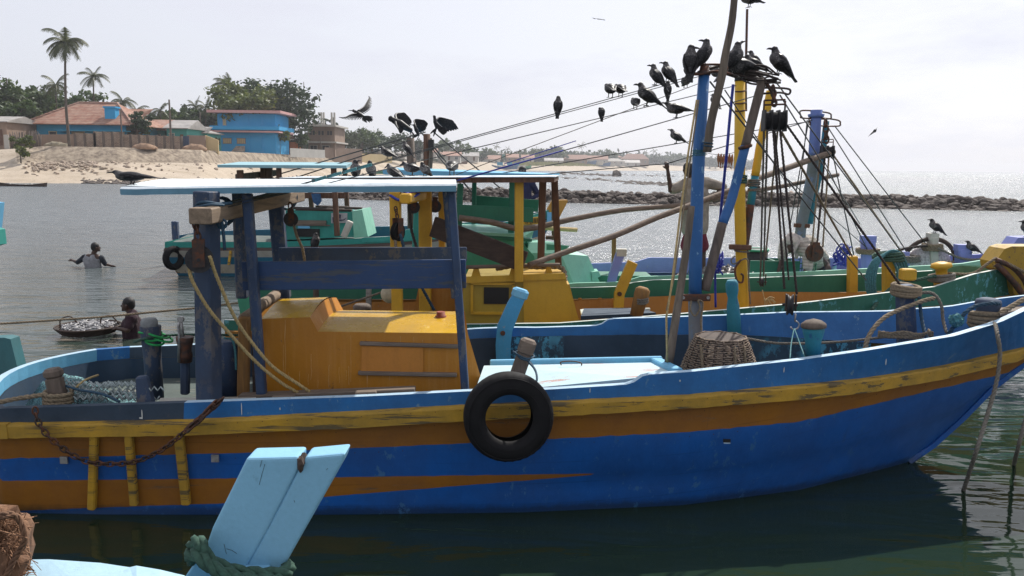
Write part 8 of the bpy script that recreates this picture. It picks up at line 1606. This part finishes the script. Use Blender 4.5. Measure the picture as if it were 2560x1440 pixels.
def person(label, J, face, clothes, skin='skin', hairf='short', s=1.0, curlL=.5, curlR=.5, vox=.011):
    """J: joints in the scene; face: viewing direction of the head; clothes: (name, material, prims)"""
    base = V(J['pelvis']); base.z = min(v.z for v in J.values()); th = MB(); f = V(face).normalized(); up = V((0, 0, 1)); rt = f.cross(up).normalized(); hd = V(J['head'])
    ell(th, hd, (.078 * s, .078 * s, .10 * s)); ell(th, hd + f * .028 * s - up * .035 * s, (.058 * s, .058 * s, .072 * s)); cap_mesh(th, hd + f * .088 * s + up * .004 * s, hd + f * .104 * s - up * .022 * s, .009 * s, .014 * s, 6)
    cap_mesh(th, hd + f * .086 * s - rt * .02 * s - up * .052 * s, hd + f * .086 * s + rt * .02 * s - up * .052 * s, .009 * s, .009 * s, 6); ell(th, hd + f * .078 * s - up * .082 * s, (.022 * s,) * 3)
    for q in (-1, 1): ell(th, hd + rt * q * .08 * s - f * .005 * s - up * .01 * s, (.014 * s, .020 * s, .030 * s)); cap_mesh(th, hd + f * .076 * s + rt * q * .014 * s + up * .022 * s, hd + f * .068 * s + rt * q * .045 * s + up * .022 * s, .010 * s, .008 * s, 6)
    cap_mesh(th, hd - up * .05 * s - f * .015 * s, J['neck'], .052 * s, .058 * s); ch = V(J['chest']); pe = V(J['pelvis']); shL, shR = V(J['shL']), V(J['shR'])
    cap_mesh(th, J['neck'], ch, .06 * s, .10 * s); cap_mesh(th, shL.lerp(shR, .22), shR.lerp(shL, .22), .085 * s, .085 * s); cap_mesh(th, ch, pe, .125 * s, .115 * s); cap_mesh(th, ch.lerp(shL, .4), pe.lerp(V(J['hipL']), .5), .085 * s, .09 * s); cap_mesh(th, ch.lerp(shR, .4), pe.lerp(V(J['hipR']), .5), .085 * s, .09 * s)
    for q in 'LR':
        cap_mesh(th, J['sh' + q], J['el' + q], .056 * s, .043 * s); cap_mesh(th, J['el' + q], J['wr' + q], .041 * s, .026 * s); hand(th, J['wr' + q], J['wr' + q] + (J['wr' + q] - J['el' + q]), J.get('sd' + q, V((1, 0, 0))), s, curlL if q == 'L' else curlR)
        cap_mesh(th, J['hip' + q], J['kn' + q], .088 * s, .055 * s); cap_mesh(th, J['kn' + q], J['an' + q], .054 * s, .036 * s); ft = V(J.get('ft' + q, J['an' + q] + f * .16 * s)); cap_mesh(th, J['an' + q] - up * .02 * s, ft, .04 * s, .028 * s)
    me = fuse(th, 'person', vox, [M[skin]], 4)
    for v in me.vertices: v.co -= base
    o = bpy.data.objects.new('person', me); COL.objects.link(o); o.location = base; WL[o.name] = base.copy(); tag(o, label, 'person')
    def sub(nm, prims, mat, vx=vox, sm=5):
        q = MB()
        for p in prims: (cap_mesh if p[0] == 'c' else ell)(q, *p[1:])
        m2 = fuse(q, nm, vx, [mat], sm)
        for v in m2.vertices: v.co -= base
        c = bpy.data.objects.new(nm, m2); COL.objects.link(c); c.parent = o; return c
    if hairf == 'short': sub('hair', [('e', hd - f * .014 * s + up * .030 * s, (.088 * s, .088 * s, .086 * s)), ('e', hd - f * .035 * s - up * .01 * s, (.07 * s, .07 * s, .075 * s))], M['hair'])
    elif hairf == 'wrap': sub('head_wrap', [('e', hd - f * .01 * s + up * .03 * s, (.108 * s, .108 * s, .10 * s)), ('c', hd - f * .05 * s + up * .02 * s, hd - f * .12 * s - up * .03 * s, .07 * s, .05 * s), ('c', hd - rt * .08 * s, hd + f * .05 * s - up * .12 * s - rt * .04 * s, .05 * s, .03 * s), ('c', hd + rt * .08 * s, hd + f * .05 * s - up * .12 * s + rt * .04 * s, .05 * s, .03 * s)], clothes[0][1])
    ey = MB()
    for q in (-1, 1): ell(ey, hd + f * .075 * s + rt * q * .030 * s + up * .006 * s, (.010 * s,) * 3)
    e_ = ey.mesh('eyes', plain('eye_white', (.35, .33, .30), .3, .1), base); c = bpy.data.objects.new('eyes', e_); COL.objects.link(c); c.parent = o
    for nm, mat, prims in clothes: sub(nm, prims, mat)
    return o
# 1 swimmer seen from behind
Y = PZ(235, 668, 0).y; q = lambda x, y, dy=0: P(x, y, Y + dy); pe = V((q(235, 668).x, Y, -.08))
J = dict(head=q(239, 618), neck=q(234, 636), chest=q(229, 652), pelvis=pe, shL=q(212, 643, -.03), shR=q(253, 645, 0), elL=q(194, 656, .1), wrL=q(181, 651, .2), elR=q(263, 660, .08), wrR=q(277, 664, .1), hipL=pe + V((-.1, 0, -.02)), hipR=pe + V((.1, 0, -.02)), knL=pe + V((-.1, 0, -.45)), knR=pe + V((.1, .1, -.45)), anL=pe + V((-.1, 0, -.85)), anR=pe + V((.1, .05, -.85)))
s = 1.0; gv = cloth('grey_vest_cloth', (.24, .24, .25)); dk_ = cloth('dark_sleeve_cloth', (.02, .025, .035))
person('man wading chest deep in the open water with his back turned', J, (.75, .65, 0), [('vest', gv, [('c', J['chest'] + V((-.06, 0, .03)), pe + V((-.05, 0, .02)), .135, .125), ('c', J['chest'] + V((.06, 0, .03)), pe + V((.05, 0, .02)), .135, .125), ('c', J['shL'].lerp(J['chest'], .4), J['shR'].lerp(J['chest'], .4), .095, .095)]), ('sleeve', dk_, [('c', J['shL'], J['elL'], .070, .052)]), ('sleeve', dk_, [('c', J['shR'], J['elR'], .070, .052)])])
# 2 boy with the fish basket
Y = PZ(330, 842, 0).y; q = lambda x, y, dy=0: P(x, y, Y + dy); pe = V((q(335, 842).x, Y, -.16))
J = dict(head=q(320, 761), neck=q(327, 781), chest=q(330, 812), pelvis=pe, shL=q(328, 797, -.16), shR=q(332, 795, .16), elL=q(318, 826, -.26), wrL=q(296, 822, -.24), elR=q(305, 822, .2), wrR=q(283, 820, .1), hipL=pe + V((0, -.1, -.02)), hipR=pe + V((0, .1, -.02)), knL=pe + V((-.05, -.1, -.42)), knR=pe + V((.05, .1, -.42)), anL=pe + V((0, -.1, -.8)), anR=pe + V((.1, .1, -.8)), sdL=V((0, 1, 0)), sdR=V((0, 1, 0)))
mr_ = cloth('maroon_tshirt', (.030, .012, .018))
person('boy standing chest deep in the water facing left, pushing a basket of fish', J, (-1, -.1, -.05), [('tshirt', mr_, [('c', J['neck'] + V((0.02, 0, -.03)), J['chest'], .08, .125), ('c', J['chest'] + V((0, -.05, 0)), pe + V((0, -.03, 0)), .125, .12), ('c', J['chest'] + V((0, .05, 0)), pe + V((0, .03, 0)), .125, .12), ('c', J['shL'], J['shR'], .085, .085), ('c', J['shL'], J['shL'].lerp(J['elL'], .65), .072, .064), ('c', J['shR'], J['shR'].lerp(J['elR'], .65), .072, .064)])], s=.92)
c = PZ(222, 832, .02); tb2 = thing('fish_basket', c, 'shallow round basket of silver fish floating beside the boy', 'basket'); m_ = MB()
for j in range(5): m_.ring(c + V((0, 0, .02 + .02 * j)), (0, 0, 1), .34 + .02 * j, .013, 36, 5)
m_.build('rim', M['wood_dark'], tb2)
for sx in (-1, 1): m_ = MB(); h_ = c + V((sx * .25, .1 if sx > 0 else -.02, .1)); m_.tube(cat([h_ + V((-.08, -.1, 0)), h_ + V((-.06, -.1, .11)), h_ + V((.02, 0, .13)), h_ + V((.08, .1, 0))]), .010, 5); m_.build('handle', M['wood_dark'], tb2)
m_ = MB(); rn = random.Random(2)
for i in range(170): a, r = rn.random() * 6.28, rn.random() ** .5 * .34; p = c + V((math.cos(a) * r, math.sin(a) * r, .09 + .035 * (1 - r / .34) + rn.uniform(0, .02))); d = V((rn.uniform(-1, 1), rn.uniform(-1, 1), rn.uniform(-.1, .1))).normalized() * .05; m_.tube([p - d, p - d * .4, p + d * .4, p + d, p + d * 1.3], [.003, .014, .015, .005, .013], 5)
m_.build('fish', plain('bright_silver_fish', (.27, .265, .27), .4, .6, 40, metal=.2), None, 'silver fish heaped in the floating basket', 'fish', kind='stuff')
# 3 man standing on the third boat
Y = 12.15; q = lambda x, y, dy=0: P(x, y, Y + dy); pe = q(1736, 572)
J = dict(head=q(1721, 424, 0), neck=q(1733, 446), chest=q(1738, 488), pelvis=pe, shL=q(1712, 461, 0), shR=q(1770, 458, 0), elL=q(1677, 476, -.05), wrL=q(1669, 424, -.08), elR=q(1808, 468, .1), wrR=q(1783, 494, -.12), hipL=q(1722, 584), hipR=q(1752, 584), knL=q(1716, 634, -.03), knR=q(1756, 634, .03), anL=q(1709, 682, 0), anR=q(1758, 684, 0), ftL=q(1692, 690, -.08), ftR=q(1764, 692, -.1))
sh_ = cloth('sand_tshirt', (.27, .235, .195)); rd_ = cloth('dark_red_cloth', (.13, .012, .03))
person('man in sand coloured T-shirt and dark red shorts standing with one fist raised', J, (-.25, .95, .05), [('tshirt', sh_, [('c', J['neck'] - V((0, 0, .03)), J['chest'], .085, .14), ('c', J['chest'] + V((-.05, 0, 0)), pe + V((-.06, 0, .02)), .14, .15), ('c', J['chest'] + V((.06, 0, 0)), pe + V((.06, 0, .02)), .15, .15), ('c', J['shL'] + V((.03, 0, 0)), J['shR'] - V((.03, 0, 0)), .10, .10), ('c', J['shL'], J['shL'].lerp(J['elL'], .75), .085, .078), ('c', J['shR'], J['shR'].lerp(J['elR'], .95), .085, .072)]), ('shorts', rd_, [('c', pe, J['hipL'].lerp(J['knL'], .6), .135, .11), ('c', pe + V((.02, 0, 0)), J['hipR'].lerp(J['knR'], .6), .135, .11), ('c', pe + V((-.06, 0, .03)), pe + V((.06, 0, .03)), .125, .125)])], curlL=.95, curlR=.8)
# 4 man bending over on the third boat
Y = 12.5; q = lambda x, y, dy=0: P(x, y, Y + dy); pe = q(2056, 655, .35)
J = dict(head=q(1978, 606, -.35), neck=q(1992, 612, -.25), chest=q(2018, 614, 0), pelvis=pe, shL=q(1962, 612, -.05), shR=q(2020, 628, -.42), elL=q(1955, 650, -.15), wrL=q(1944, 686, -.25), elR=q(2020, 668, -.55), wrR=q(2002, 694, -.6), hipL=q(2048, 668, .45), hipR=q(2064, 672, .2), knL=q(2030, 700, .3), knR=q(2056, 705, .0), anL=q(2040, 745, .5), anR=q(2066, 748, .2), sdL=V((1, 0, 0)), sdR=V((1, 0, 0)))
wh_ = cloth('cream_checked_shirt', (.46, .41, .35), .3, (.25, .21, .18)); hw = cloth('pale_head_wrap', (.52, .46, .42), .3)
o4 = person('man with a pale head wrap and checked shirt bending over his work', J, (-.45, -.75, -.75), [('head_scarf', hw, [('c', J['head'] + V((.0, 0, .08)), J['neck'] + V((.03, .03, .07)), .075, .07), ('c', J['neck'] + V((.0, -.05, .0)), J['neck'] + V((-.02, -.08, -.18)), .05, .03)]), ('shirt', wh_, [('c', J['neck'] + V((.05, .05, 0)), J['chest'], .10, .165), ('c', J['chest'], pe + V((-.05, 0, .05)), .17, .15), ('c', J['shL'] + V((.05, 0, 0)), J['shR'], .12, .105), ('c', J['shL'], J['shL'].lerp(J['elL'], .8), .09, .075), ('c', J['shR'], J['elR'], .09, .075), ('c', J['chest'] + V((0, -.1, -.08)), pe + V((-.1, -.1, -.02)), .14, .12)]), ('trousers', dk_, [('c', pe, J['knL'], .12, .08), ('c', pe, J['knR'], .12, .08)])], hairf='wrap')
# 5 man in navy on the farther boat
Y = 18.4; q = lambda x, y, dy=0: P(x, y, Y + dy); pe = q(1310, 520)
J = dict(head=q(1306, 428), neck=q(1308, 448), chest=q(1308, 474), pelvis=pe, shL=q(1290, 458), shR=q(1328, 458), elL=q(1281, 484, .1), wrL=q(1298, 500, -.1), elR=q(1346, 486, .1), wrR=q(1322, 502, -.1), hipL=q(1302, 526), hipR=q(1320, 526), knL=q(1300, 566), knR=q(1322, 566), anL=q(1300, 602), anR=q(1322, 602))
nv = cloth('navy_shirt', (.012, .016, .06)); person('man in a navy shirt with hands on his hips behind the brown roof posts', J, (0, -1, 0), [('shirt', nv, [('c', J['neck'] - V((0, 0, .03)), J['chest'], .085, .14), ('c', J['chest'] + V((-.05, 0, 0)), pe + V((-.04, 0, .08)), .14, .13), ('c', J['chest'] + V((.05, 0, 0)), pe + V((.04, 0, .08)), .14, .13), ('c', J['shL'], J['shR'], .1, .1), ('c', J['shL'], J['elL'], .085, .06), ('c', J['elL'], J['elL'].lerp(J['wrL'], .7), .058, .045), ('c', J['shR'], J['elR'], .085, .06), ('c', J['elR'], J['elR'].lerp(J['wrR'], .7), .058, .045)]), ('trousers', cloth('grey_trousers', (.12, .14, .18)), [('c', pe, J['knL'], .12, .09), ('c', pe, J['knR'], .12, .09), ('c', J['knL'], J['anL'], .085, .07), ('c', J['knR'], J['anR'], .085, .07)])], vox=.014)
# ================================================================ air
hz = MB(); hz.hexa([V(p) for p in ((-1500, -30, -2), (1500, -30, -2), (1500, 2600, -2), (-1500, 2600, -2), (-1500, -30, 24), (1500, -30, 24), (1500, 2600, 24), (-1500, 2600, 24))])
hm = bpy.data.materials.new('sea_haze'); hm.use_nodes = True; hm.node_tree.nodes.clear(); ho = hm.node_tree.nodes.new('ShaderNodeOutputMaterial'); hv = hm.node_tree.nodes.new('ShaderNodeVolumePrincipled'); hv.inputs['Color'].default_value = (.93, .95, 1, 1); hv.inputs['Density'].default_value = .0004; hv.inputs['Anisotropy'].default_value = .35
hm.node_tree.links.new(hv.outputs[0], ho.inputs['Volume'])
hme = hz.mesh('haze', hm); hob = bpy.data.objects.new('haze', hme); COL.objects.link(hob); tag(hob, kind='stuff'); hob['label'] = 'thin bright sea haze'; hob['category'] = 'haze'
